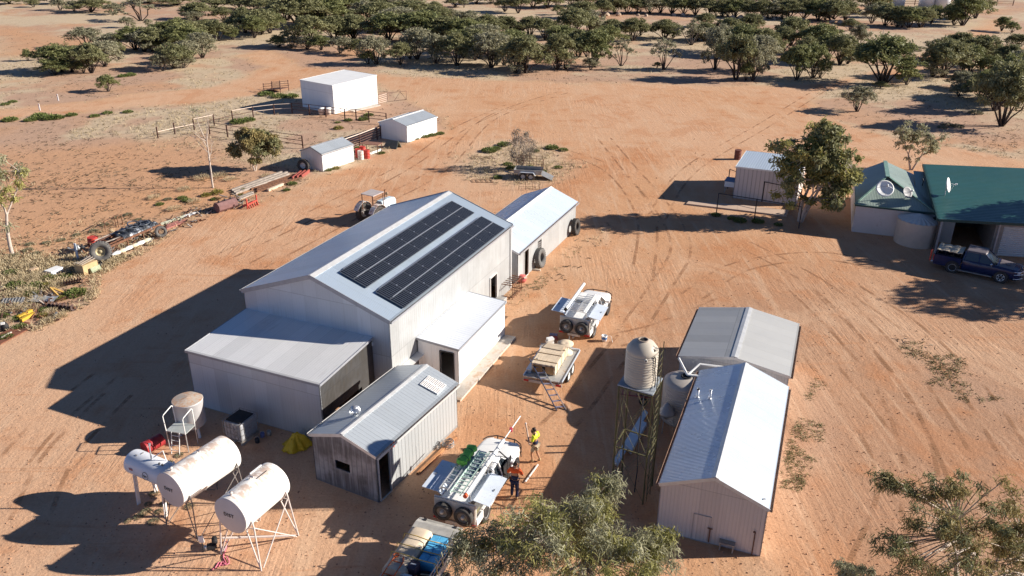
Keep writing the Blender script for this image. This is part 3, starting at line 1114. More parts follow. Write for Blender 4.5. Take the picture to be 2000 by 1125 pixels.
for k_, (px_, py_) in enumerate(((1362, 778), (1386, 781))):
    # foot of each flue on the shaded slope
    best = None
    for zz in [R1[5] + R1[6] * t / 40 for t in range(41)]:
        q = at(px_, py_, zz)
        u_ = (q.x - R1[0]) * cos(R1[2]) + (q.y - R1[1]) * sin(R1[2])
        v_ = -(q.x - R1[0]) * sin(R1[2]) + (q.y - R1[1]) * cos(R1[2])
        zr_ = R1[5] + R1[6] * (1 - abs(u_) / (R1[3] / 2))
        if best is None or abs(zr_ - zz) < best[0]:
            best = (abs(zr_ - zz), q, zr_)
    q = best[1]
    fl_ = thing("flue_pipe", ("metal flue pipe with a black mouth, the one nearer the roof edge", "metal flue pipe with a bright mouth, the one nearer the ridge")[k_], "flue", (q.x, q.y, best[2] - 0.1))
    mb = MB()
    mb.lathe([(0.055, 0), (0.055, 0.62), (0.045, 0.62), (0.045, 0.3)], 14)
    mb.lathe([(0.13, 0.10), (0.06, 0.2)], 14)
    mb.build("pipe", SILVER, fl_)
    mb = MB()
    mb.lathe([(0.062, 0.55), (0.062, 0.625), (0.046, 0.625)], 14)
    mb.build("collar", DARK if k_ == 0 else GALV, fl_)
R2 = (11.706, 36.966, -0.373, 5.134, 5.69, 2.38, 0.46, 0.08)
r2 = gable_shed("square_shed", "low grey shed with a wide dull roof behind the bright roofed shed", R2, ZINC_WALL, OLD_ROOF, TRIM_ZINC, ridge_w=0.34, gutter=TRIM_RUST,
                roof_r=corrugated("pale_grey_roof", (0.55, 0.55, 0.535), 0.5, 0.25, 0.1, 0.015, lap=6, amount=0.06, sheetvar=0.02))

# ---- white sheds at the back
B1 = (-21.747, 103.505, -0.655, 5.916, 7.229, 3.493, 0.132)
b1 = skillion_shed("white_shed", "tall white flat-roofed shed standing alone by the cattle yard", B1[0], B1[1], B1[2], B1[3], B1[4],
                   (B1[5] - 0.13, B1[5] - 0.13, B1[5] + 0.13, B1[5] + 0.13), SMOOTH_WHITE, SMOOTH_WHITE, TRIM_WHITE, 0.03)
mb = MB()
rect_frame(mb, lambda u, z: (B1[3] / 2 + 0.03, -B1[4] / 2 + u, z), 1.0, 2.0, 0.05, 2.1, 0.04, 0.03)
mb.build("door_frame", TRIM_ZINC, b1)
mb = MB()
mb.box((B1[3] / 2 + 0.5, 0.9, 0.05), (0.9, 4.6, 0.1))
mb.build("apron", CONCRETE, b1)
b2 = gable_shed("garden_shed", "white gabled garden shed nearer the driveway, behind the dark cattle rails", (-11.413, 88.659, -0.535, 3.725, 5.409, 1.729, 0.512, 0.02), SMOOTH_WHITE, PAN_ROOF, TRIM_WHITE, ridge_w=0.3, barge=0.1)
mb = MB()
rect_frame(mb, lambda u, z: (3.725 / 2 + 0.02, -5.409 / 2 + u, z), 4.35, 5.1, 0.03, 1.62, 0.04, 0.03)
mb.build("sliding_door", TRIM_ZINC, b2)
b3 = gable_shed("garden_shed", "white gabled garden shed with drums at one end and a big tyre at the other", (-17.804, 76.952, -0.547, 2.7, 4.35, 1.66, 0.508, 0.02),
                corrugated("chalky_white_wall", (0.74, 0.74, 0.73), 0.55, 0.0, 0.2, 0.02, amount=0.35, streak=(0.55, 0.52, 0.5), sheetvar=0.05), PAN_ROOF, TRIM_GREY, ridge_w=0.26, barge=0.1)
# ---- beige shed by the gum tree
_v = Vector((-sin(YAW), cos(YAW), 0))
_u = Vector((cos(YAW), sin(YAW), 0))
_p = Vector((18.92, 67.40, 0)) + _u * 2.6 + _v * 2.85
bg = skillion_shed("beige_shed", "beige ribbed shed with a pale blue roof behind the gum tree", _p.x, _p.y, YAW, 5.2, 5.7, (2.74, 2.74, 2.70, 2.70), BEIGEWALL, BLUEROOF, TRIM_WHITE, 0.05)
mb = MB()
q = at(1424, 362)
mb.box((0, 0, 0.85), (0.85, 0.8, 0.5))
cb = thing("cooler_box", "white air cooler with a blue lid on the end of the beige shed", "cooler", at(1424, 376), YAW)
o = mb.build("case", TRIM_WHITE, cb, bevel=0.03)
mb = MB()
mb.slab([(-0.45, -0.43, 1.13), (0.45, -0.43, 1.13), (0.40, 0.43, 1.28), (-0.40, 0.43, 1.28)], 0.05)
mb.build("lid", paint("slate_blue", (0.12, 0.2, 0.33), 0.5), cb)
mb = MB()
for sx in (-1, 1):
    for sy in (-1, 1):
        mb.bar((sx * 0.38, sy * 0.34, 0), (sx * 0.38, sy * 0.34, 0.62), 0.05)
mb.build("stand", GREYSTEEL, cb)

# ---- green roofed house
hs = thing("house", "homestead wing with faded green iron roof and pale block walls", "house", (0, 0, 0))
HF0, HF1 = Vector((26.11, 59.33, 0)), Vector((32.6, 56.95, 0))
hd = (HF1 - HF0).normalized()
hn = Vector((-hd.y, hd.x, 0))
HL, HD = (HF1 - HF0).length, 9.0
mb = MB()
P0, P1, P2, P3 = HF0, HF1, HF1 + hn * HD, HF0 + hn * HD
for a, b in ((P0, P1), (P1, P2), (P2, P3), (P3, P0)):
    wall_panel(mb, a[:2], b[:2], 2.15)
mb.build("wall", BLOCK, hs, recalc=False, weld=True, solid=0.12)
E0, E1 = HF0 - hd * 0.05 - hn * 0.05, Vector((31.25, 57.49, 0)) - hn * 0.05
mid = E0 + hd * 2.2
Zr = 3.45
apex = mid + hn * 4.4
backr = apex + hn * 4.6
z = lambda p, h: (p.x, p.y, h)
mb = MB()
eL, eR = E0 - hd * 0.05, E0 + hd * 5.55
mb.slab([z(eL, 2.2), z(eR, 2.2), z(apex, Zr - 0.12)], 0.05, uvs=[(0, 0), (5.5, 0), (2.75, 4.6)])
mb.build("roof_hip", GREENROOF2, hs)
mb = MB()
gv = apex - hn * 0.55
mb.slab([z(eL, 2.2 + 0.03), z(apex - hn * 0.1 - hd * 0.0, Zr), z(backr, Zr), z(eL + hn * 9.0, 2.2)], 0.05, uvs=[(0, 0), (4.4, 3), (9, 3), (9, 0)])
mb.build("roof_slope", GREENROOF2, hs)
mb = MB()
val = E0 + hd * 3.9 + hn * 3.4
mb.slab([z(eR, 2.2 + 0.03), z(eR + hn * 8.6 - hd * 0.9, 2.62), z(backr, Zr), z(apex - hn * 0.1, Zr)], 0.05, uvs=[(0, 0), (8.6, 0), (9, 3), (4.4, 3)])
mb.build("roof_slope", GREENROOF2, hs)
mb = MB()
mb.slab([z(E0 + hd * 4.4, 2.17), z(E0 + hd * 8.6, 2.17), z(E0 + hd * 8.6 + hn * 8.3, 3.05), z(E0 + hd * 4.4 + hn * 8.3, 3.05)], 0.05, uvs=[(0, 0), (4.2, 0), (4.2, 8.3), (0, 8.3)])
mb.build("roof_skillion", GREENROOF2, hs)
mb = MB()
mb.bar(z(apex - hn * 0.3, Zr + 0.02), z(backr, Zr + 0.02), 0.3, 0.05)
mb.bar(z(eL, 2.24), z(apex, Zr + 0.01), 0.14, 0.05)
mb.bar(z(eR, 2.24), z(apex, Zr + 0.01), 0.14, 0.05)
mb.build("ridge_cap", paint("faded_green_trim", (0.2, 0.33, 0.28), 0.5), hs)
mb = MB()
mb.bar(z(eL - hn * 0.07, 2.16), z(E0 + hd * 8.2 - hn * 0.07, 2.16), 0.1, 0.12)
mb.build("gutter", TRIM_GREEN, hs)
mb = MB()
q = E0 + hd * 4.9 + hn * 5.2
mb.tube([z(q, 2.6), z(q, 3.15), z(q - hd * 0.1, 3.3)], 0.04, 8)
mb.build("vent_pipe", DARK, hs)

# carport wing with the big dark green roof
cp = thing("carport", "open carport and garage under a broad dark green roof beside the house", "carport", (0, 0, 0))
KFL, KFR = Vector((30.02, 54.66, 2.72)), Vector((46, 52.28, 2.72))
KBL = at(1803.5, 320.4, 3.4)
KBR = KBL + (at(2000, 328.5, 3.4) - KBL) * 2.1
mb = MB()
mb.slab([KFL, KFR, KBR, KBL], 0.06, uvs=[(0, 0), (0, 16), (8, 16), (8, 0)])
mb.build("roof", GREENROOF, cp)
mb = MB()
mb.bar(KFL + Vector((-0.02, -0.08, -0.06)), KFR + Vector((0, -0.08, -0.06)), 0.12, 0.18)
mb.bar(KFL + Vector((-0.06, 0, -0.06)), KBL + Vector((-0.06, 0, -0.06)), 0.05, 0.2)
mb.build("fascia", TRIM_GREEN, cp)
kd = (KFR - KFL).normalized()
kn = (KBL - KFL)
kn.z = 0
kn.normalize()
for t, zz in ((0.35, 2.62), (4.2, 2.62)):
    b_ = KFL + kd * t + kn * 0.35
    mb = MB()
    mb.bar((b_.x, b_.y, 0), (b_.x, b_.y, zz), 0.1, 0.1)
    mb.build("post", TRIM_GREY, cp)
g0 = KFL + kd * 4.0 + kn * 0.5
G0 = Vector((g0.x, g0.y, 0))
mb = MB()
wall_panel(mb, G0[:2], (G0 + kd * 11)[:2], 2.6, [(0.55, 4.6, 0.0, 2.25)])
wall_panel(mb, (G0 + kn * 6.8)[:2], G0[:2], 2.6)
mb.build("wall", paint("shade_brown_wall", (0.30, 0.26, 0.23), 0.8), cp, recalc=False, weld=True, solid=0.1)  # wall colour taken darker to stand for shade under the carport roof
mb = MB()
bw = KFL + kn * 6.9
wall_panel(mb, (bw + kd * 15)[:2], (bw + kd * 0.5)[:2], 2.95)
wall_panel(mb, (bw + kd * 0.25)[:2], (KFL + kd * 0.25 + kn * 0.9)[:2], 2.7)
mb.build("wall", paint("shade_dark_inner_wall", (0.10, 0.085, 0.075), 0.9), cp, recalc=False, weld=True, solid=0.1)  # near-black colour paints in the shadow deep inside the carport
mb = MB()
rd = G0 + kd * 0.58 + kn * 0.12
n_ = 15
for i in range(n_):
    a_ = 2.24 * i / n_
    b_ = 2.24 * (i + 1) / n_
    o_ = 0.0
    p_ = rd + kd * 4.0
    mz = (a_ + b_) / 2
    mb.face([z(rd, a_), z(p_, a_), z(p_ - kn * 0.05, mz), z(rd - kn * 0.05, mz)])
    mb.face([z(rd - kn * 0.05, mz), z(p_ - kn * 0.05, mz), z(p_, b_), z(rd, b_)])
mb.build("roller_door", paint("pale_roller_door", (0.62, 0.60, 0.58), 0.5, 0.1, 0.03), cp, recalc=False, solid=0.02)
# satellite dishes
def dish(name, label, foot, r, face, mat, tilt_mast=0.5):
    d = thing(name, label, "satellite dish", foot)
    f = Vector(face).normalized()
    c = Vector((0, 0, tilt_mast))
    R = axis_mat(f)
    mb = MB()
    prof = [(r * t, 0.22 * r * t * t) for t in (0.001, 0.3, 0.55, 0.8, 1.0)]
    prof2 = [(rr, zz - 0.03) for rr, zz in reversed(prof)]
    mb.lathe(prof + prof2, 28, c=c, mat=R)
    mb.build("reflector", mat, d)
    mb = MB()
    mb.tube([(0, 0, 0), (0, 0, tilt_mast * 0.8), c - f * 0.05], 0.035, 8)
    mb.build("mast", GALV, d)
    mb = MB()
    tip = c + f * r * 0.95
    x_ = R @ Vector((1, 0, 0))
    y_ = R @ Vector((0, 1, 0))
    for e in (x_ * r * 0.95, -x_ * r * 0.95, -y_ * r * 0.95):
        mb.tube([c + e + f * 0.2 * r, tip], 0.014, 6)
    mb.build("feed_arm", GALV, d)
    mb = MB()
    mb.lathe([(0.001, 0), (0.07, 0.02), (0.07, 0.15), (0.001, 0.17)], 12, c=tip, mat=R)
    mb.build("receiver", TRIM_WHITE, d)
    return d
q = at(1845, 381, 3.02)
dish("satellite_dish", "white satellite dish on the big dark green carport roof", (q.x, q.y, 3.0), 0.56, (0.80, -0.58, 0.30), TRIM_WHITE, 0.8)
q = at(1724, 385, 2.65)
dish("satellite_dish", "large pale satellite dish on the faded green hip roof", (q.x, q.y, 2.6), 0.66, (-0.1, -0.8, 0.65), TRIM_WHITE, 0.7)
q = at(1768, 391, 2.45)
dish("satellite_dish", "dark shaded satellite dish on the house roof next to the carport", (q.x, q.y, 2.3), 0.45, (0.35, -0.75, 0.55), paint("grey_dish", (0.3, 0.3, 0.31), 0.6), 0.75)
# house rain tank
q = at(1790, 477)
ht = thing("rain_tank", "squat beige rain tank against the house wall", "water tank", (30.0, 57.15, 0))
mb = MB()
R_ = 1.45
mb.lathe([(R_, 0.0)] + [(R_ + (0.02 if i % 2 else 0.0), 0.05 + 1.75 * i / 22) for i in range(23)] + [(R_, 1.82)], 40)
mb.build("wall", paint("beige_tank_steel", (0.52, 0.45, 0.38), 0.6, 0.1, 0.05), ht)
mb = MB()
rf = []
for i in range(41):
    pass
nseg = 24
for i in range(nseg):
    a0, a1 = 2 * pi * i / nseg, 2 * pi * (i + 1) / nseg
    am = (a0 + a1) / 2
    e = R_ * 1.03
    P = lambda a, r, zz: (r * cos(a), r * sin(a), zz)
    mb.face([P(a0, e, 1.80), P(am, e, 1.86), (0, 0, 2.22)])
    mb.face([P(am, e, 1.86), P(a1, e, 1.80), (0, 0, 2.22)])
mb.build("roof", paint("pale_tank_roof", (0.62, 0.60, 0.57), 0.5, 0.2, 0.05), ht, weld=True)
mb = MB()
mb.lathe([(0.22, 0), (0.22, 0.08), (0.18, 0.08), (0.18, 0.02), (0.001, 0.02)], 18, c=(1.0, -0.35, 1.94))
mb.build("inlet", BLACK, ht)

# ------------------------------------------------------------------ tanks, tower
POLY = paint("beige_poly_tank", (0.46, 0.41, 0.34), 0.5, 0.0, 0.05, 1.5)
WHITE_TANK = paint("white_tank_paint", (0.80, 0.79, 0.77), 0.45, 0.0, 0.03, 1.0)
RUST_TOP = None


def ribbed(r, h, n, amp=0.015, z0=0.0):
    pr = []
    for i in range(n * 4 + 1):
        t = i / (n * 4)
        pr.append((r + amp * sin(2 * pi * n * t), z0 + h * t))
    return pr


# water tower
TW0 = [Vector(p) for p in ((4.20, 27.65, 0), (5.41, 26.95, 0), (5.97, 28.15, 0), (4.76, 28.85, 0))]
TZ = 5.28
tcen = sum(TW0, Vector()) / 4
tw = thing("water_tower_stand", "tall four-legged olive green steel stand under the beige tank", "tower", tcen)
TW = [p - tcen for p in TW0]
OLIVE = paint("olive_green_steel", (0.13, 0.12, 0.055), 0.6, 0.2, 0.2, 3, RUSTY and (0.2, 0.1, 0.05), 0.2)
for p in TW:
    mb = MB()
    mb.bar((p.x, p.y, 0), (p.x * 1.0, p.y * 1.0, TZ), 0.055, 0.02)
    mb.bar((p.x + 0.03, p.y + 0.03, 0), (p.x + 0.03, p.y + 0.03, TZ), 0.02, 0.055)
    mb.build("leg", OLIVE, tw)
for zz in (2.4, 5.2):
    for i in range(4):
        a, b = TW[i], TW[(i + 1) % 4]
        mb = MB()
        mb.bar((a.x, a.y, zz), (b.x, b.y, zz), 0.045, 0.045)
        mb.build("girt", OLIVE, tw)
for z0_, z1_ in ((0.15, 2.4), (2.4, 5.2)):
    for i in range(4):
        a, b = TW[i], TW[(i + 1) % 4]
        mb = MB()
        mb.tube([(a.x, a.y, z0_), (b.x, b.y, z1_)], 0.010, 5)
        mb.build("brace", OLIVE, tw)
        mb = MB()
        mb.tube([(b.x, b.y, z0_), (a.x, a.y, z1_)], 0.010, 5)
        mb.build("brace", OLIVE, tw)
mb = MB()
q = [Vector((p.x * 1.05, p.y * 1.05, TZ + 0.03)) for p in TW]
mb.slab(q, 0.05)
mb.build("platform", paint("blue_grey_plate", (0.33, 0.37, 0.42), 0.6, 0.3, 0.1), tw)
a, b = TW[1], TW[2]
mb = MB()
for e in (0.25, 0.6):
    p0_ = a.lerp(b, e) * 1.12
    mb.bar((p0_.x, p0_.y, 0), (p0_.x, p0_.y, TZ + 1.95), 0.03, 0.03)
for i in range(24):
    p0_, p1_ = a.lerp(b, 0.25) * 1.12, a.lerp(b, 0.6) * 1.12
    zz = 0.3 + i * 0.285
    mb.tube([(p0_.x, p0_.y, zz), (p1_.x, p1_.y, zz)], 0.011, 5)
mb.build("ladder", OLIVE, tw)
mb = MB()
mb.tube([(0.05, -0.45, TZ + 0.1), (0.08, -0.55, TZ - 0.1), (0.05, -0.42, 3), (0.12, -0.3, 1.2), (0.1, -0.2, 0.05)], 0.025, 6)
mb.build("drop_pipe", DARK, tw)

tk = thing("water_tank", "beige ribbed plastic water tank up on the tall steel stand", "water tank", (tcen.x - 0.02, tcen.y - 0.02, TZ + 0.04))
mb = MB()
r_ = 0.62
mb.lathe([(0.001, 0), (r_ * 0.98, 0.0)] + ribbed(r_, 0.55, 5, 0.012, 0.03) + [(r_ - 0.02, 0.6)] + ribbed(r_, 0.75, 7, 0.014, 0.62) + [(r_ + 0.005, 1.42), (r_ - 0.01, 1.5), (r_ * 0.72, 1.72), (r_ * 0.34, 1.83), (r_ * 0.3, 1.84)], 36)
mb.build("shell", POLY, tk)
mb = MB()
mb.lathe([(0.21, 1.80), (0.22, 1.87), (0.16, 1.88), (0.155, 1.80), (0.001, 1.79)], 22)
mb.build("lid_ring", paint("brown_rim", (0.3, 0.24, 0.19), 0.6), tk)
mb = MB()
mb.lathe([(0.001, 1.835), (0.15, 1.835)], 20)
mb.build("opening", BLACK, tk, recalc=False)
mb = MB()
mb.box((0.42, -0.26, 1.63), (0.26, 0.24, 0.03), mat=RZ(-0.5) @ RY(0.42))
mb.build("hatch", paint("hatch_grey", (0.40, 0.36, 0.3), 0.5), tk)
mb = MB()
mb.lathe([(0.04, 0), (0.065, 0.0), (0.065, 0.05), (0.04, 0.05)], 14, c=(0.05, -0.62, 1.28), mat=RX(pi / 2))
mb.build("outlet_ring", paint("pale_plastic", (0.7, 0.67, 0.6), 0.5), tk)
mb = MB()
pts = [(0.36, -0.53, 1.32), (0.40, -0.53, 1.40), (0.44, -0.5, 1.3), (0.45, -0.48, 0.8), (0.52, -0.42, 0.3), (0.5, -0.5, 0.02)]
mb.tube(pts, 0.022, 6)
mb.build("hose", BLACK, tk)

# second poly tank in the shade of the sheds
p = at(1322, 808)
t2 = thing("water_tank", "beige ribbed tank on the ground between the two right sheds", "water tank", (8.25, 33.45, 0))
mb = MB()
r_ = 1.02
mb.lathe([(0.001, 0), (r_, 0.0)] + ribbed(r_, 1.9, 14, 0.02, 0.05) + [(r_ + 0.01, 2.0), (r_ * 0.7, 2.14), (r_ * 0.3, 2.24), (0.22, 2.25)], 40)
mb.build("shell", paint("beige_grey_tank", (0.44, 0.40, 0.36), 0.5, 0.0, 0.05), t2)
mb = MB()
mb.lathe([(0.24, 2.22), (0.26, 2.3), (0.18, 2.3), (0.17, 2.24), (0.001, 2.23)], 20)
mb.build("strainer", BLACK, t2)
mb = MB()
top = Vector((0.05, 0.05, 2.32))
for e in (Vector((0.12, 0.62, 3.05)), ):
    pass
def wpt(px, py, z):
    q = at(px, py, z)
    return q - Vector((8.25, 33.45, 0))
mb.tube([top, wpt(1326, 700, 2.45)], 0.055, 8)
mb.build("downpipe", TRIM_WHITE, t2)
mb = MB()
mb.tube([top, wpt(1367, 711, 2.55), wpt(1413, 717, 2.5)], 0.055, 8)
mb.build("downpipe", TRIM_WHITE, t2)
mb = MB()
mb.tube([top, wpt(1362, 734, 2.3)], 0.06, 8)
mb.build("downpipe", TRIM_WHITE, t2)

# small hopper on legs in the shade
hp = thing("hopper", "small grey cone hopper on thin legs in the shade beside the tower", "hopper", at(1299, 838))
mb = MB()
mb.lathe([(0.001, 1.45), (0.1, 1.4), (0.38, 1.0), (0.42, 0.92), (0.36, 0.85), (0.05, 0.55), (0.001, 0.55)], 20)
mb.build("cone", GREYSTEEL, hp)
for k_ in range(3):
    a = 2 * pi * k_ / 3
    mb = MB()
    mb.tube([(0.34 * cos(a), 0.34 * sin(a), 0.9), (0.42 * cos(a), 0.42 * sin(a), 0)], 0.02, 6)
    mb.build("leg", GREYSTEEL, hp)

# loose roofing sheets under the tower
for k_, (quad, lab, n) in enumerate(((((1198, 905), (1205, 915), (1264, 812), (1258, 806)), "bundle of long pale flashings lying under the water tower", 4),
                                    (((1219, 878), (1232, 890), (1262, 836), (1248, 830)), "short stack of pale roofing sheets beside the long flashings", 6))):
    ps = [at(*q) for q in quad]
    cen = sum(ps, Vector()) / 4
    st = thing("sheet_stack", lab, "metal sheets", cen)
    for i in range(n):
        mb = MB()
        sh = Vector((0.02 * (i % 2), 0.03 * ((i * 7) % 3 - 1), 0))
        mb.slab([(q - cen) + sh + Vector((0, 0, 0.1 + 0.035 * i)) for q in ps], 0.02)
        mb.build("sheet", paint("pale_sheet", (0.62, 0.66, 0.70), 0.4, 0.4, 0.05), st)
# small trailer frame in the shade behind the tower
fb = thing("hand_trolley", "dark low trolley with a red frame in shade behind the tower", "trolley", at(1243, 783), radians(-12))
mb = MB()
for s in (-1, 1):
    mb.bar((-0.8, s * 0.28, 0.45), (0.8, s * 0.28, 0.45), 0.05)
for i in range(5):
    mb.bar((-0.7 + i * 0.35, -0.28, 0.46), (-0.7 + i * 0.35, 0.28, 0.46), 0.05)
mb.build("frame", paint("dull_red_paint", (0.3, 0.08, 0.07), 0.6), fb)
for s in (-1, 1):
    mb = MB()
    mb.lathe(TORUS_PROF(0.17, 0.05), 16, c=(0.35, s * 0.36, 0.22), mat=RX(pi / 2))
    mb.build("wheel", BLACK, fb)
mb = MB()
mb.box((0.55, 0.0, 0.65), (0.5, 0.5, 0.35))
mb.build("box", GREYSTEEL, fb, bevel=0.03)


# ------------------------------------------------------------------ fuel tanks
def rusty_white():
    if "rust_streaked_white" in MATS:
        return MATS["rust_streaked_white"]
    k = NT("rust_streaked_white")
    tc = k.n("ShaderNodeTexCoord").outputs["Object"]
    sep = k.n("ShaderNodeSeparateXYZ")
    k.l(tc, sep.inputs[0])
    n1 = k.noise(k.mapping(tc, (1.2, 3.0, 1.2)), 1.6, 6, 0.65)
    n2 = k.noise(tc, 6.0, 5, 0.7)
    hgt = k.ramp(sep.outputs[2], 0.35, 0.72)          # wear sits where weather sits, on the crown of the drum
    f = k.math('MULTIPLY', hgt, k.ramp(k.math('ADD', k.math('MULTIPLY', n1, 0.7), k.math('MULTIPLY', n2, 0.3)), 0.42, 0.575))
    c = k.mix(k.math('MULTIPLY', f, 0.72), (0.80, 0.78, 0.75), k.mix(n2, (0.50, 0.40, 0.32), (0.36, 0.17, 0.09)))
    k.set(c, 0.5, 0.0, 0.4)
    MATS["rust_streaked_white"] = k.m
    return k.m


TEXT_MAT = paint("black_stencil", (0.015, 0.015, 0.015), 0.7)


def lettering(name, text, size, mat4, parent, mat=TEXT_MAT, spacing=1.15):
    cu = bpy.data.curves.new(name, 'FONT')
    cu.body = text
    cu.size = size
    cu.align_x = 'CENTER'
    cu.align_y = 'CENTER'
    cu.extrude = 0.003
    cu.space_character = spacing
    cu.offset = 0.001
    o = bpy.data.objects.new(name, cu)
    o.data.materials.append(mat)
    COL.objects.link(o)
    bpy.context.view_layer.update()
    me = bpy.data.meshes.new_from_object(o.evaluated_get(bpy.context.evaluated_depsgraph_get()))
    bpy.data.objects.remove(o)
    o = bpy.data.objects.new(name, me)
    COL.objects.link(o)
    o.parent = parent
    o.matrix_local = mat4
    return o


PINKWHITE = paint("pinkish_white_steel", (0.66, 0.58, 0.54), 0.5, 0.1, 0.06)


def drum_tank(name, label, near, far, r, zc, text, cat="fuel tank"):
    near, far = Vector((near[0], near[1], 0)), Vector((far[0], far[1], 0))
    ax = (far - near).normalized()
    L = (far - near).length
    yaw = atan2(-ax.x, ax.y)
    c = (near + far) / 2
    t = thing(name, label, cat, (c.x, c.y, zc), yaw)
    mb = MB()
    prof = [(r, -L / 2), (r, L / 2), (r * 0.97, L / 2 + 0.02), (0.001, L / 2 + 0.05)]
    mb.lathe(prof, 40, mat=RX(-pi / 2))
    mb.build("drum", rusty_white(), t)
    mb = MB()
    mb.lathe([(0.001, -L / 2 - 0.04), (r * 0.96, -L / 2 - 0.015), (r, -L / 2), (r + 0.008, -L / 2 + 0.015), (r, -L / 2 + 0.03)], 40, mat=RX(-pi / 2))
    mb.build("end_cap", paint("pale_end_cap", (0.66, 0.60, 0.57), 0.55, 0.0, 0.05, 1.2, (0.5, 0.42, 0.36), 0.15), t)
    if text:
        M = Matrix.Translation((-0.02, -L / 2 - 0.05, 0.05)) @ Matrix.Rotation(pi / 2, 4, 'X')
        lettering("lettering", text, 0.21, M, t)
    mb = MB()
    mb.lathe([(0.045, 0), (0.045, 0.1), (0.06, 0.1), (0.06, 0.14), (0.001, 0.14)], 12, c=(-0.05, -L / 2 + 0.25, r - 0.02))
    mb.build("filler_cap", PINKWHITE, t)
    mb = MB()
    mb.tube([(-0.12, 0.1, r - 0.03), (-0.1, 0.1, r + 0.09), (0.05, 0.12, r + 0.1)], 0.03, 8)
    mb.build("vent_pipe", PINKWHITE, t)
    return t, yaw, L


d1, yaw1, L1 = drum_tank("fuel_tank", "rust-topped white drum tank beside the smaller white gas tank, lettered DIST", (-12.87, 24.98), (-11.46, 27.42), 0.74, 2.15, "DIST")
d2, yaw2, L2 = drum_tank("fuel_tank", "rust-topped white drum tank on a pale braced stand, frontmost of the tanks, lettered DIST", (-10.08, 23.4), (-9.05, 25.52), 0.74, 2.27, "DIST")
mb = MB()
mb.bar((-0.35, 0.35, 0.70), (-0.35, 0.95, 0.70), 0.05, 0.04)
mb.build("dip_stick_holder", TRIM_WHITE, d2)
mb = MB()
mb.bar((0.12, 0.2, 0.745), (0.12, 0.75, 0.745), 0.012, 0.02)
mb.build("seam_bar", DARK, d2)


def tank_stand(name, label, c, yaw, L, r, zc, mat, half=0.78, thick=0.03):
    s = thing(name, label, "tank stand", (c[0], c[1], 0), yaw)
    for e in (-1, 1):
        y = e * (L / 2 - 0.25)
        for sx in (-1, 1):
            top = zc - r * 0.25
            # bent rail: leg up, over, down to the saddle
            mb = MB()
            mb.tube([(sx * half * 1.25, y + e * 0.12, 0), (sx * (r + 0.07), y, top - 0.25), (sx * (r + 0.03), y, top - 0.02), (sx * (r - 0.06), y, top + 0.06), (sx * (r - 0.02), y, top - 0.05)], thick, 7)
            mb.build("leg", mat, s)
            mb = MB()
            mb.tube([(sx * half * 1.25, y + e * 0.12, 0), (sx * 0.42, y, zc - r * 0.95)], thick * 0.9, 7)
            mb.build("leg", mat, s)
            mb = MB()
            mb.tube([(sx * (r + 0.05), y, top - 0.3), (-sx * 0.5, y, zc - r * 0.88)], thick * 0.7, 6)
            mb.build("cross_brace", mat, s)
        mb = MB()
        pts = [(r * 1.02 * sin(a), y, zc - r * 1.02 * cos(a)) for a in [radians(-80 + 20 * i) for i in range(9)]]
        mb.tube(pts, thick, 6)
        mb.build("saddle", mat, s)
    for sx in (-1, 1):
        y = (L / 2 - 0.25)
        mb = MB()
        mb.tube([(sx * (r + 0.05), -y, zc - r * 0.6), (sx * half * 1.25, y, 0.05)], thick * 0.8, 6)
        mb.build("cross_brace", mat, s)
        mb = MB()
        mb.tube([(sx * (r + 0.05), y, zc - r * 0.6), (sx * half * 1.25, -y, 0.05)], thick * 0.8, 6)
        mb.build("cross_brace", mat, s)
    return s


c2 = Vector((-9.565, 24.46))
s2 = tank_stand("tank_stand", "pale pink-white tubular stand with crossed braces under the frontmost tank", c2, yaw2, L2, 0.74, 2.27, PINKWHITE)
mb = MB()
mb.bar((-0.98, -0.86, 0.62), (0.98, 0.9, 0.12), 0.07, 0.05)
mb.build("beam", PINKWHITE, s2)
c1 = Vector((-12.165, 26.2))
s1 = tank_stand("tank_stand", "dark thin tubular stand under the rusty tank next to the gas tank", c1, yaw1, L1, 0.74, 2.15, paint("tarnished_pipe", (0.22, 0.2, 0.19), 0.6, 0.3, 0.2), 0.72, 0.022)
# gas tank on plate legs
ga = Vector((-15.25, 27.3))
gb = Vector((-13.30, 26.28))
gx = (gb - ga).normalized()
gyaw = atan2(-gx.x, gx.y)
gc = (ga + gb) / 2
WB = paint("blue_white_paint", (0.74, 0.76, 0.80), 0.35, 0.0, 0.02)
gt = thing("gas_tank", "smooth white horizontal gas tank with domed ends on plate legs", "gas tank", (gc.x, gc.y, 1.75), gyaw)
mb = MB()
gl, gr = (gb - ga).length, 0.50
prof = [(0.001, -gl / 2 - 0.24)] + [(gr * sin(a), -gl / 2 - 0.24 * cos(a)) for a in [radians(15 * i) for i in range(1, 7)]]
prof += [(r2, -z2) for r2, z2 in reversed(prof)]
mb.lathe(prof, 36, mat=RX(-pi / 2))
mb.build("vessel", WB, gt)
for e in (-1, 1):
    for sx in (-1, 1):
        mb = MB()
        y = e * gl * 0.36
        mb.bar((sx * 0.34, y, -0.3), (sx * 0.44, y, -1.75), 0.16, 0.03, up=(0, 1, 0))
        mb.build("leg", paint("offwhite_leg", (0.7, 0.67, 0.66), 0.5), gt)
mb = MB()
mb.tube([(0.05, 0.05, gr - 0.02), (0.0, 0.02, gr + 0.62)], 0.03, 8)
mb.tube([(0.0, 0.02, gr + 0.62), (-0.03, 0.02, gr + 0.72)], 0.045, 8)
mb.build("vent_stack", GALV, gt)
mb = MB()
mb.tube([(-0.02, 0.12, gr + 0.1), (-0.2, 0.5, gr + 0.42), (-0.2, 0.62, gr - 0.15)], 0.025, 8)
mb.tube([(-0.1, 1.15, gr + 0.2), (-0.1, 1.3, gr - 0.1)], 0.025, 8)
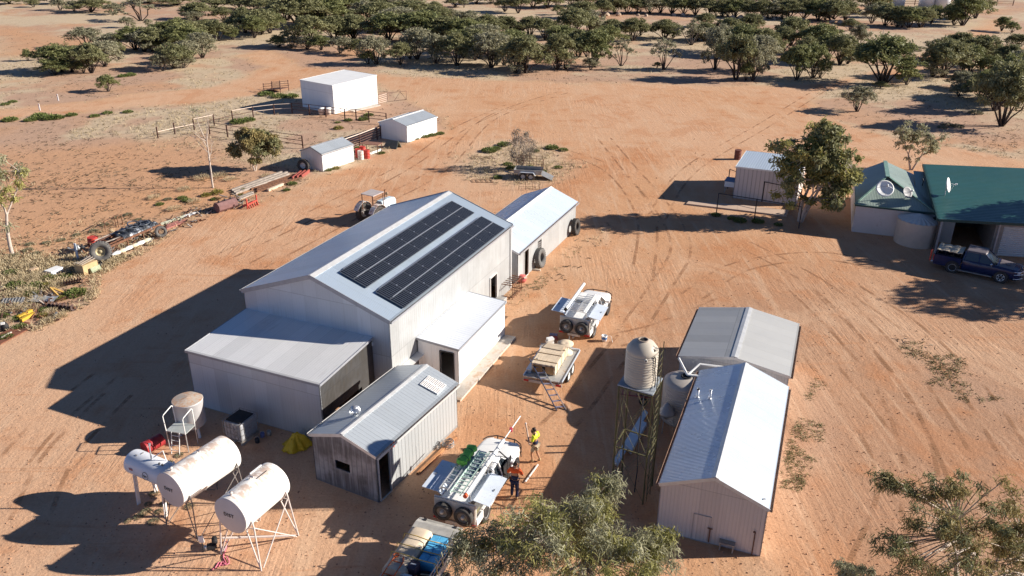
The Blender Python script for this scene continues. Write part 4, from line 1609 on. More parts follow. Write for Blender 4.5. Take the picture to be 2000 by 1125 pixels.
mb.build("pipe_loop", TRIM_WHITE, gt)
for yy in (0.55, 0.72):
    mb = MB()
    mb.lathe([(0.04, 0), (0.04, 0.07), (0.001, 0.08)], 10, c=(0.1, yy, gr - 0.02))
    mb.build("valve", DARK, gt)
mb = MB()
mb.box((0.12, -0.75, gr - 0.02), (0.06, 0.12, 0.03))
mb.box((-0.06, -0.62, gr + 0.0), (0.12, 0.05, 0.03))
mb.build("fitting", GREYSTEEL, gt)
# emblem and label on its shaded flank
R4 = (Matrix.Rotation(pi / 2, 4, 'Z') @ Matrix.Rotation(pi / 2 - 0.15, 4, 'X'))
mb = MB()
pts = [(0.16 * cos(t * pi / 12), 0.16 * sin(t * pi / 12), 0) for t in range(25)]
M = Matrix.Translation((gr * cos(0.1) + 0.012, 0.1, 0.02)) @ R4
mb.tube([M @ Vector(p) for p in pts], 0.008, 5, caps=False)
em = mb.build("emblem_ring", TEXT_MAT, gt)
lettering("emblem_lettering", "Elgas", 0.1, M @ Matrix.Translation((0, 0, 0.004)), gt, TEXT_MAT, 1.0)
mb = MB()
mb.box((gr + 0.004, -0.72, 0.06), (0.012, 0.2, 0.1))
mb.build("warning_label", paint("red_grey_label", (0.42, 0.2, 0.2), 0.6), gt)

# upright tank on legs with landing and ladder
p = at(372, 828)
UT = at(378, 846)
ut = thing("round_tank", "grey round upright tank on pipe legs against the lean-to wall", "tank", UT)
mb = MB()
mb.lathe([(0.001, 0.55), (0.62, 0.55), (0.66, 0.6), (0.66, 1.78), (0.68, 1.8), (0.68, 1.84), (0.001, 1.95)], 36)
mb.build("shell", paint("pale_grey_tank", (0.56, 0.55, 0.56), 0.55, 0.1, 0.06, 1.5), ut)
mb = MB()
mb.lathe([(0.675, 1.85), (0.001, 1.962)], 36)
mb.build("rusty_top", paint("rust_bleached_top", (0.5, 0.44, 0.38), 0.7, 0.0, 0.15, 2, (0.45, 0.22, 0.1), 0.5), ut, recalc=False)
for k_ in range(3):
    a = radians(-40 + 120 * k_)
    mb = MB()
    mb.tube([(0.5 * cos(a), 0.5 * sin(a), 0.6), (0.55 * cos(a), 0.55 * sin(a), 0)], 0.07, 10)
    mb.build("leg", paint("pale_blue_grey_pipe", (0.55, 0.58, 0.62), 0.5), ut)
ld = thing("tank_landing", "small steel landing with white handrails and ladder below the round tank", "platform", (at(359, 872).x, at(359, 872).y, 0), radians(-14))
mb = MB()
mb.slab([(-0.5, -0.35, 1.0), (0.5, -0.35, 1.0), (0.5, 0.4, 1.0), (-0.5, 0.4, 1.0)], 0.04)
mb.build("deck", paint("dull_tread_plate", (0.46, 0.49, 0.48), 0.5, 0.3, 0.08), ld)
for sx in (-1, 1):
    for sy in (-0.33, 0.38):
        mb = MB()
        mb.tube([(sx * 0.48, sy, 0), (sx * 0.48, sy, 1.0)], 0.025, 7)
        mb.build("leg", GALV, ld)
    mb = MB()
    mb.tube([(sx * 0.48, -0.34, 0.95), (sx * 0.5, -0.36, 1.75), (sx * 0.5, -0.3, 1.8), (sx * 0.5, 0.3, 1.9), (sx * 0.5, 0.36, 1.85), (sx * 0.48, 0.38, 1.0)], 0.022, 7)
    mb.build("handrail", TRIM_WHITE, ld)
mb = MB()
for sx in (-1, 1):
    mb.tube([(sx * 0.2, -0.36, 1.0), (sx * 0.2, -0.62, 0)], 0.02, 7)
for i in range(4):
    zz = 0.18 + i * 0.22
    mb.tube([(-0.2, -0.36 - 0.26 * (1 - zz), zz), (0.2, -0.36 - 0.26 * (1 - zz), zz)], 0.014, 6)
mb.build("ladder", TRIM_WHITE, ld)

# pump board, pink hose
pbd = thing("pump_board", "small white control board on a dark post among the tank stands", "control board", at(398, 1078))
mb = MB()
mb.tube([(0, 0, 0), (0, 0, 0.75)], 0.025, 6)
mb.build("post", DARK, pbd)
mb = MB()
mb.box((0, -0.02, 0.62), (0.2, 0.03, 0.28))
mb.build("board", TRIM_WHITE, pbd)
pu = thing("fuel_pump", "dark pump with grey fittings under the drum tanks", "pump", at(415, 1072), 0.4)
mb = MB()
mb.box((0, 0, 0.14), (0.34, 0.2, 0.2))
mb.lathe([(0.001, -0.2), (0.1, -0.2), (0.11, 0.1), (0.001, 0.12)], 14, c=(0.12, 0.05, 0.3), mat=RX(pi / 2))
mb.build("motor", BLACK, pu, bevel=0.02)
mb = MB()
mb.lathe([(0.001, 0), (0.08, 0), (0.08, 0.14), (0.03, 0.2), (0.001, 0.2)], 12, c=(-0.22, 0, 0.05))
mb.build("filter", GALV, pu)
ps = [at(x, y, zz) for x, y, zz in ((438, 1057, 0.02), (444, 1060, 0.12), (440, 1075, 0.04), (436, 1088, 0.03), (441, 1100, 0.03), (433, 1104, 0.03), (428, 1098, 0.03), (421, 1108, 0.03), (413, 1113, 0.03))]
c = ps[0].copy()
mb = MB()
def smooth_path(ps, n=6):
    out = []
    P = [ps[0]] + list(ps) + [ps[-1]]
    for i in range(1, len(P) - 2):
        for j in range(n):
            t = j / n
            a, b, c_, d = P[i - 1], P[i], P[i + 1], P[i + 2]
            out.append(0.5 * ((2 * b) + (c_ - a) * t + (2 * a - 5 * b + 4 * c_ - d) * t * t + (3 * b - a - 3 * c_ + d) * t ** 3))
    out.append(Vector(ps[-1]))
    return out
mb.tube([q - Vector((c.x, c.y, 0)) for q in smooth_path(ps)], 0.022, 7)
mb.tube([q - Vector((c.x, c.y, 0)) + Vector((0.12, 0.02, 0.012)) for q in smooth_path(ps[3:8])], 0.022, 7)
o = mb.build("hose", paint("faded_pink_hose", (0.62, 0.16, 0.24), 0.6), None)
o.location = (c.x, c.y, 0)
tag(o, "pink hose tangled on the ground below the drum tanks", "hose")


# ------------------------------------------------------------------ wheels, drums, generic things
RUBBER = paint("dusty_rubber", (0.055, 0.05, 0.047), 0.85, 0.0, 0.3, 5, (0.2, 0.13, 0.09), 0.15)
RUBBER_D = paint("dust_grey_rubber", (0.13, 0.125, 0.12), 0.85, 0.0, 0.2, 5)
RIMW = paint("steel_rim_white", (0.55, 0.55, 0.54), 0.5, 0.2, 0.1)


def tyre_mb(mb, R, w, c=(0, 0, 0), mat=None, seg=28, rim=0.6, lugs=True):
    ri = R * rim
    prof = [(ri, -w * 0.38), (R * 0.82, -w * 0.5), (R * 0.96, -w * 0.42), (R, -w * 0.3), (R, w * 0.3), (R * 0.96, w * 0.42), (R * 0.82, w * 0.5), (ri, w * 0.38), (ri * 0.97, 0), (ri, -w * 0.38)]
    mb.lathe(prof, seg, c, mat)
    if lugs:
        n = 26
        for i in range(n):
            a = 2 * pi * i / n
            M = (mat if mat is not None else Matrix.Identity(3)) @ RZ(a)
            for s in (-1, 1):
                mb.box(Vector(c) + M @ Vector((R * 1.0, 0.0, s * w * 0.24)), (R * 0.05, R * 0.13, w * 0.4), mat=M @ RX(0.35 * s))


def rim_mb(mb, R, w, c=(0, 0, 0), mat=None):
    mb.lathe([(R, -w * 0.36), (R, w * 0.36), (R * 0.93, w * 0.36), (R * 0.88, w * 0.12), (R * 0.4, w * 0.06), (R * 0.34, w * 0.2), (0.001, w * 0.2)], 24, c, mat)
    mb.lathe([(0.001, -w * 0.05), (R * 0.88, -w * 0.02), (R * 0.93, -w * 0.36)], 24, c, mat)


def tyre_thing(name, label, foot, R, w, facing, lean=0.0, rim=0.5, rimmat=None, rubber=RUBBER, group=None):
    """tyre standing on its tread, axle along facing (a horizontal direction)"""
    f = Vector(facing).normalized()
    t = thing(name, label, "tyre", foot, 0, group)
    ax = (f * cos(lean) + Vector((0, 0, 1)) * sin(lean)).normalized()
    M = axis_mat(ax)
    mb = MB()
    tyre_mb(mb, R, w, (0, 0, R * cos(lean) + w * 0.4 * abs(sin(lean))), M, rim=rim)
    mb.build("casing", rubber, t)
    if rimmat:
        mb = MB()
        rim_mb(mb, R * rim, w, (0, 0, R * cos(lean) + w * 0.4 * abs(sin(lean))), M)
        mb.build("rim", rimmat, t)
    return t


def drum(label, loc, mat, h=0.88, r=0.29, lid=None, tilt=None, name="steel_drum", cat="drum", rz=0.0, group=None):
    t = thing(name, label, cat, loc, rz, group)
    R = tilt or Matrix.Identity(3)
    c = Vector((0, 0, 0 if tilt is None else r))
    pr = [(0.001, 0), (r, 0), (r + 0.01, 0.02), (r, 0.04), (r, h * 0.32), (r + 0.014, h * 0.34), (r, h * 0.36), (r, h * 0.65), (r + 0.014, h * 0.67), (r, h * 0.69), (r, h - 0.03), (r + 0.01, h - 0.01), (r, h), (r - 0.02, h), (r - 0.02, h - 0.02)]
    mb = MB()
    mb.lathe(pr, 24, c, R)
    mb.build("shell", mat, t)
    mb = MB()
    mb.lathe([(r - 0.018, h - 0.02), (0.001, h - 0.02)], 24, c, R)
    mb.lathe([(0.035, h - 0.02), (0.035, h), (0.001, h)], 10, c + R @ Vector((r * 0.6, 0, 0)), R)
    mb.build("lid", lid or mat, t, recalc=False)
    return t


RED = paint("faded_red_drum", (0.50, 0.055, 0.04), 0.55, 0.0, 0.15, 3, (0.25, 0.08, 0.05), 0.25)
# by the lean-to
drum("dark red drum lying on its side behind the tank landing ladder", at(318, 868), paint("dark_red_drum", (0.33, 0.03, 0.035), 0.5), tilt=RX(pi / 2) @ RY(0.0), rz=radians(-35))
ib = thing("bulk_container", "caged white liquid container with dark lid by the lean-to wall", "container", at(474, 853), -0.42)
mb = MB()
mb.box((0, 0, 0.62), (0.98, 1.12, 0.9))
mb.build("bottle", paint("grimy_plastic", (0.36, 0.37, 0.40), 0.5, 0.0, 0.2, 2, (0.15, 0.13, 0.12), 0.4), ib, bevel=0.08)
mb = MB()
for i in range(6):
    t = -0.5 + i * 0.2
    for s in (-1, 1):
        mb.tube([(t, s * 0.585, 0.14), (t, s * 0.585, 1.1)], 0.012, 5)
for i in range(6):
    t = -0.57 + i * 0.228
    for s in (-1, 1):
        mb.tube([(s * 0.51, t, 0.14), (s * 0.51, t, 1.1)], 0.012, 5)
for zz in (0.2, 0.5, 0.8, 1.1):
    mb.tube([(-0.51, -0.585, zz), (0.51, -0.585, zz), (0.51, 0.585, zz), (-0.51, 0.585, zz), (-0.51, -0.585, zz)], 0.013, 5)
mb.build("cage", GREYSTEEL, ib)
mb = MB()
mb.box((0, 0, 1.1), (0.8, 0.9, 0.05))
mb.build("lid_sheet", BLACK, ib)
mb = MB()
for s in (-0.45, 0, 0.45):
    mb.box((s, 0, 0.07), (0.1, 1.15, 0.14))
mb.build("pallet", OLDWOOD, ib)
for k_, (px_, py_, lab) in enumerate(((513, 853, "open paint tin with a white rim near the lean-to, middle of three"), (526, 850, "small grey paint tin nearest the lean-to corner"), (503, 864, "dark paint tin standing nearest the caged container"))):
    t = thing("paint_tin", lab, "tin", at(px_, py_))
    mb = MB()
    mb.lathe([(0.001, 0), (0.1, 0), (0.1, 0.22), (0.09, 0.22), (0.088, 0.2), (0.001, 0.2)], 16)
    mb.build("can", (paint("tin_blue", (0.1, 0.13, 0.3), 0.5), GREYSTEEL, DARK)[k_], t)
    mb = MB()
    mb.tube([(0.1, 0, 0.2), (0.08, 0.03, 0.28), (-0.08, 0.03, 0.28), (-0.1, 0, 0.2)], 0.006, 5)
    mb.build("handle", GALV, t)

# yellow tarpaulin heap
tp = at(578, 872)
n_ = 26
mb = MB()
H_ = [[0] * n_ for _ in range(n_)]
random.seed(11)
vs = []
for i in range(n_):
    for j in range(n_):
        u_, v_ = i / (n_ - 1) * 2 - 1, j / (n_ - 1) * 2 - 1
        ang = atan2(v_, u_)
        edge = 0.88 + 0.12 * sin(3 * ang + 1) + 0.08 * sin(7 * ang)
        r_ = sqrt(u_ * u_ + v_ * v_) / edge
        hgt_ = max(0, 1 - r_ ** 2.2) * (0.42 + 0.22 * sin(2.3 * u_ + 1) + 0.12 * sin(5.1 * u_ * v_ + 2 * v_))
        hgt_ += 0.13 * abs(mnoise.noise(Vector((u_ * 2.6 + 0.4 * v_, v_ * 2.2, 4)))) + 0.05 * abs(mnoise.noise(Vector((u_ * 7, v_ * 6, 9))))
        vs.append((u_ * edge * 0.72, v_ * edge * 0.62, max(0.015, hgt_)))
fs = []
for i in range(n_ - 1):
    for j in range(n_ - 1):
        cx_ = (i + 0.5) / (n_ - 1) * 2 - 1
        cy_ = (j + 0.5) / (n_ - 1) * 2 - 1
        if cx_ * cx_ + cy_ * cy_ < 1.12:
            fs.append((i * n_ + j, (i + 1) * n_ + j, (i + 1) * n_ + j + 1, i * n_ + j + 1))
mb.mesh(vs, fs)
o = mb.build("tarpaulin", paint("dull_yellow_tarp", (0.62, 0.40, 0.02), 0.6, 0.0, 0.12, 2), None, weld=False)
o.location = tp
tag(o, "crumpled yellow tarpaulin heaped at the corner of the small stained shed", "tarpaulin")

# ------------------------------------------------------------------ things round the main shed's sunny side
q = at(978, 594)
ac = thing("crate_box", "grey metal box with a dark front beside the sunny wall doorway", "box", q, YAW)
mb = MB()
mb.box((0, 0, 0.22), (0.62, 0.55, 0.42))
mb.build("case", paint("box_grey", (0.42, 0.40, 0.38), 0.6, 0.1), ac, bevel=0.03)
mb = MB()
mb.box((-0.08, -0.285, 0.2), (0.4, 0.03, 0.3))
mb.build("front_opening", BLACK, ac)
# barred cage
cg = thing("barred_crate", "rusty open-topped cage of upright bars between the two sheds", "cage", at(998, 574), YAW)
for sx in (-0.42, 0.42):
    for i in range(6):
        mb = MB()
        mb.tube([(sx, -0.75 + i * 0.3, 0), (sx, -0.75 + i * 0.3, 0.95)], 0.022, 6)
        mb.build("bar", RUSTY, cg)
mb = MB()
for zz in (0.12, 0.95):
    mb = MB()
    for a, b in (((-0.42, -0.75), (0.42, -0.75)), ((0.42, -0.75), (0.42, 0.75)), ((0.42, 0.75), (-0.42, 0.75)), ((-0.42, 0.75), (-0.42, -0.75))):
        mb.bar((*a, zz), (*b, zz), 0.045)
    if zz < 0.5:
        mb.build("rail_frame", RUSTY, cg)
for i in range(1, 5):
    mb.bar((-0.42, -0.75 + i * 0.3, 0.95), (0.42, -0.75 + i * 0.3, 0.95), 0.035)
mb.build("rail_frame", RUSTY, cg)
tbx = at(1019, 551)
bl = thing("buoy_float", "faded red round container by the long shed doorway", "container", tbx)
mb = MB()
mb.lathe([(0.001, 0.0), (0.2, 0.02), (0.31, 0.16), (0.33, 0.3), (0.26, 0.46), (0.12, 0.52), (0.001, 0.52)], 20)
mb.build("shell", paint("washed_red_plastic", (0.52, 0.12, 0.11), 0.55, 0.0, 0.2, 4), bl)
mb = MB()
mb.box((0.22, -0.2, 0.42), (0.22, 0.2, 0.06), rz=0.4)
mb.build("lid_flap", paint("cream_plastic", (0.7, 0.6, 0.48), 0.6), bl)
st = thing("leaning_poles", "pair of thin poles leaning on the stained sunny wall", "poles", at(954, 592))
mb = MB()
mb.tube([(-0.1, 0.05, 0), (-0.2, 0.12, 1.35)], 0.018, 6)
mb.build("pole", GREYSTEEL, st)
mb = MB()
mb.tube([(0.12, -0.05, 0), (-0.16, 0.1, 1.3)], 0.018, 6)
mb.build("pole", DARK, st)
wallx = Vector((cos(-0.409), sin(-0.409), 0))
tyre_thing("tyre", "big dusty tyre leaning on the long shed near its doorway", at(1055, 521), 0.66, 0.36, wallx, 0.16, 0.48, None, RUBBER_D)
tyre_thing("tyre", "big dark tyre leaning on the far corner of the long shed", at(1124, 458), 0.62, 0.36, wallx, 0.12, 0.48, None)
mb = MB()
mb.bar((-0.3, 0.1, 0.05), (0.3, -0.1, 0.05), 0.12, 0.1)
o = mb.build("timber_block", paint("bleached_wood", (0.62, 0.55, 0.45), 0.8), None)
o.location = at(1047, 528)
tag(o, "short bleached timber block on the ground by the near tyre", "timber")

# steel channel and wire coil along the small shed wall
a, b = at(816, 927), at(889, 856)
c = (a + b) / 2
st = thing("steel_channel", "long rust-orange steel channel lying along the white ribbed wall", "steel bar", c)
mb = MB()
mb.bar(a - c + Vector((0, 0, 0.09)), b - c + Vector((0, 0, 0.09)), 0.13, 0.03)
mb.bar(a - c + Vector((0.06, 0.02, 0.05)), b - c + Vector((0.06, 0.02, 0.05)), 0.02, 0.1)
mb.bar(a - c + Vector((-0.06, -0.02, 0.05)), b - c + Vector((-0.06, -0.02, 0.05)), 0.02, 0.1)
mb.build("channel", paint("rust_orange_steel", (0.42, 0.2, 0.09), 0.75, 0.0, 0.2, 3), st)
for k_, (px_, py_, R_, lab) in enumerate(((876, 872, 0.3, "tangled coil of dark wire and rods on the rusty steel channel"), (852, 876, 0.2, "small loop of wire leaning on the white ribbed wall"))):
    t = thing("wire_coil", lab, "wire", at(px_, py_))
    mb = MB()
    random.seed(3 + k_)
    pts = []
    for i in range(90 if k_ == 0 else 40):
        a_ = i * 0.55
        rr = R_ * (0.75 + 0.3 * random.random())
        pts.append((rr * cos(a_), rr * sin(a_) * 0.8, 0.05 + R_ * (0.55 + 0.5 * sin(a_ * 0.37 + k_)) * (0.6 + 0.4 * random.random())))
    mb.tube(pts, 0.012, 5)
    mb.build("coil", GREYSTEEL, t)
# plank on the ground between the people, bucket, crate
a, b = at(1026, 943), at(1051, 909)
c = (a + b) / 2
mb = MB()
mb.bar(a - c, b - c, 0.055, 0.03)
o = mb.build("white_batten", TRIM_WHITE, None)
o.location = c + Vector((0, 0, 0.05))
tag(o, "white batten lying on the dirt beside the open ute door", "batten")
bk = thing("paint_bucket", "blue and white bucket on open dirt near the parked ute", "bucket", at(1180, 666))
mb = MB()
mb.lathe([(0.001, 0), (0.13, 0), (0.16, 0.16)], 18)
mb.lathe([(0.16, 0.26), (0.165, 0.36), (0.155, 0.36), (0.15, 0.3), (0.001, 0.3)], 18)
mb.build("pail", paint("white_pail", (0.75, 0.77, 0.8), 0.4), bk)
mb = MB()
mb.lathe([(0.162, 0.15), (0.166, 0.27)], 18)
mb.build("band", paint("bright_blue_band", (0.06, 0.2, 0.5), 0.5), bk)
mb = MB()
mb.tube([(0.15, 0, 0.34), (0.36, -0.08, 0.36), (0.46, -0.2, 0.02)], 0.012, 6)
mb.build("cord", TRIM_WHITE, bk)
ct = thing("bottle_crate", "maroon crate with blue lids beside the trailer", "crate", at(1081, 661), -0.15)
mb = MB()
mb.box((0, 0, 0.13), (0.46, 0.32, 0.24))
mb.build("tub", paint("maroon_plastic", (0.25, 0.06, 0.07), 0.5), ct)
for i in range(5):
    mb = MB()
    mb.box((-0.18 + i * 0.09, 0, 0.255), (0.06, 0.28, 0.03))
    mb.build("slot", paint("slate_blue_plastic", (0.2, 0.24, 0.4), 0.5), ct)

# ------------------------------------------------------------------ vehicles
CARWHITE = paint("white_car_paint", (0.80, 0.80, 0.79), 0.25, 0.0, 0.02, 2, spec=0.5)
CARBLUE = paint("dark_blue_car_paint", (0.014, 0.022, 0.075), 0.22, 0.0, 0.1, 2, (0.06, 0.05, 0.06), 0.05, spec=0.5)
DUSTROOF = paint("dusty_bonnet_blue", (0.15, 0.13, 0.14), 0.4, 0.0, 0.1, 2)
ALU = paint("tray_aluminium", (0.70, 0.77, 0.86), 0.3, 0.2, 0.06, 2, (0.45, 0.36, 0.28), 0.1)
DUSTWHITE = paint("dusty_white_panel", (0.56, 0.50, 0.44), 0.6, 0.0, 0.1, 2, (0.42, 0.3, 0.2), 0.3)
REDLENS = paint("red_lens", (0.45, 0.03, 0.025), 0.2)
CHROME = paint("chrome", (0.75, 0.75, 0.76), 0.15, 0.9, 0.03)


def loft(mb, secs, close_ends=True, smooth=True, mi=0):
    n = len(secs[0])
    vs = [p for s in secs for p in s]
    fs = []
    for i in range(len(secs) - 1):
        for k in range(n):
            k2 = (k + 1) % n
            fs.append((i * n + k, i * n + k2, (i + 1) * n + k2, (i + 1) * n + k))
    mb.mesh(vs, fs, None, mi, smooth)
    if close_ends:
        mb.face(secs[0], mi=mi)
        mb.face(list(reversed(secs[-1])), mi=mi)


def body_sec(y, w, zb, zt, sh=0.86, dz=0.10, tuck=0.96):
    """rounded body section, symmetrical"""
    h = [(w * tuck, zb), (w, zb + (zt - zb) * 0.35), (w, zt - dz * 1.3), (w * 0.97, zt - dz * 0.55), (w * 0.92, zt - dz * 0.15), (w * sh * 0.9, zt)]
    r = [(x, z) for x, z in h]
    l = [(-x, z) for x, z in reversed(h)]
    return [(x, y, z) for x, z in r] + [(x, y, z) for x, z in l]


def wheels(root, R, w, xs, ys, rimmat, rubber=RUBBER, rimk=0.62):
    for y in ys:
        for s in (-1, 1):
            M = RY(pi / 2 * s)
            c = (s * xs, y, R)
            g = bpy.data.objects.new("wheel", None)
            mb = MB()
            tyre_mb(mb, R, w, c, M, 26, rimk, lugs=False)
            wo_ = mb.build("wheel", rubber, root)
            mb = MB()
            rim_mb(mb, R * rimk, w, c, M)
            for k in range(6):
                a = 2 * pi * k / 6
                mb.box(Vector(c) + M @ Vector((R * 0.4 * cos(a), R * 0.4 * sin(a), w * 0.28)), (R * 0.34, R * 0.13, 0.03), mat=M @ RZ(a))
            mb.build("rim", rimmat, wo_)


def ute_front(root, bodymat, roofmat, cabrear=-0.62, glass=GLASS):
    """bonnet and cab of a utility truck, forward is +y"""
    mb = MB()
    S = [body_sec(2.66, 0.40, 0.42, 0.74, 0.8, 0.05), body_sec(2.60, 0.60, 0.36, 0.88, 0.84, 0.08), body_sec(2.48, 0.73, 0.34, 0.97, 0.86, 0.1), body_sec(2.3, 0.82, 0.34, 1.01, 0.86, 0.1), body_sec(2.0, 0.875, 0.36, 1.035, 0.86, 0.1),
         body_sec(1.5, 0.90, 0.36, 1.08, 0.87, 0.1), body_sec(1.12, 0.905, 0.36, 1.10, 0.9, 0.1), body_sec(0.5, 0.91, 0.36, 1.10, 0.95, 0.06), body_sec(-0.2, 0.91, 0.36, 1.10, 0.96, 0.05), body_sec(cabrear, 0.905, 0.38, 1.10, 0.96, 0.05)]
    loft(mb, S)
    b = mb.build("body", bodymat, root, weld=True)
    # glasshouse
    mb = MB()
    def g(y, w, z):
        return [(w, y, z), (w * 0.55, y + 0.06 * (1 if y > 0 else 0), z), (-w * 0.55, y + 0.06 * (1 if y > 0 else 0), z), (-w, y, z)]
    lo = [(0.84, 1.08), (0.0, 1.2), (-0.84, 1.08), (-0.86, cabrear + 0.02), (0.86, cabrear + 0.02)]
    hi = [(0.66, 0.42), (0.0, 0.50), (-0.66, 0.42), (-0.68, cabrear + 0.12), (0.68, cabrear + 0.12)]
    loft(mb, [[(x, y, 1.08) for x, y in lo], [(x, y, 1.64) for x, y in hi]], False, False)
    mb.build("window_glass", glass, root)
    mb = MB()
    top = []
    for z, k in ((1.63, 1.04), (1.68, 1.04), (1.725, 0.95), (1.745, 0.75)):
        cy = (0.42 + cabrear + 0.12) / 2
        o = [(0.66, 0.40), (0.35, 0.46), (-0.35, 0.46), (-0.66, 0.40), (-0.69, cabrear + 0.1), (0.69, cabrear + 0.1)]
        top.append([(x * k, cy + (y - cy) * (0.5 + 0.5 * k), z) for x, y in o])
    loft(mb, top, True, False)
    mb.build("cab_roof", roofmat, root, weld=True)
    mb = MB()
    for s in (-1, 1):
        mb.bar((s * 0.85, 1.07, 1.08), (s * 0.675, 0.43, 1.65), 0.06, 0.05)
        mb.bar((s * 0.875, cabrear + 0.04, 1.08), (s * 0.69, cabrear + 0.13, 1.65), 0.1, 0.06)
        mb.bar((s * 0.87, 0.12, 1.08), (s * 0.685, 0.08, 1.65), 0.07, 0.05)
    mb.build("pillar", bodymat, root)
    for s in (-1, 1):
        mb = MB()
        mb.box((s * 1.0, 0.86, 1.16), (0.2, 0.12, 0.15))
        mb.build("side_mirror", bodymat if bodymat is not CARBLUE else CHROME, root, bevel=0.03)
        mb = MB()
        mb.box((s * 0.62, 2.5, 0.84), (0.28, 0.14, 0.15), mat=RZ(-0.55 * s))
        mb.build("headlight", paint("lamp_glass", (0.7, 0.72, 0.74), 0.1, 0.0, 0.02), root, bevel=0.03)
        mb = MB()
        for y in (0.98, 0.1):
            mb.bar((s * 0.913, y, 0.5), (s * 0.913, y, 1.04), 0.008, 0.012)
        mb.bar((s * 0.92, 0.18, 0.98), (s * 0.92, 0.32, 0.98), 0.02, 0.035)
        mb.build("door", bodymat if bodymat is not CARWHITE else paint("door_gap_grey", (0.3, 0.3, 0.3), 0.5), root)
        # dark wheel arch
        mb = MB()
        mb.lathe([(0.001, 0), (0.45, 0)], 24, (s * 0.914, 1.58, 0.40), RY(pi / 2))
        mb.build("wheel_arch", BLACK, root, recalc=False)
    mb = MB()
    mb.box((0, 0.08 + 1.02, 1.115), (1.2, 0.14, 0.02))
    mb.build("cowl", BLACK, root)
    return b


def bullbar(root, mat, low=0.45):
    mb = MB()
    z = [low, 0.74, 0.94]
    for zz in z:
        mb.tube([(-0.9, 2.25, zz), (-0.78, 2.52, zz), (-0.45, 2.74, zz), (0.45, 2.74, zz), (0.78, 2.52, zz), (0.9, 2.25, zz)], 0.026, 8)
    for x in (-0.4, 0.4):
        mb.tube([(x, 2.75, low), (x, 2.75, 0.96)], 0.026, 8)
    mb.build("bull_bar", mat, root)


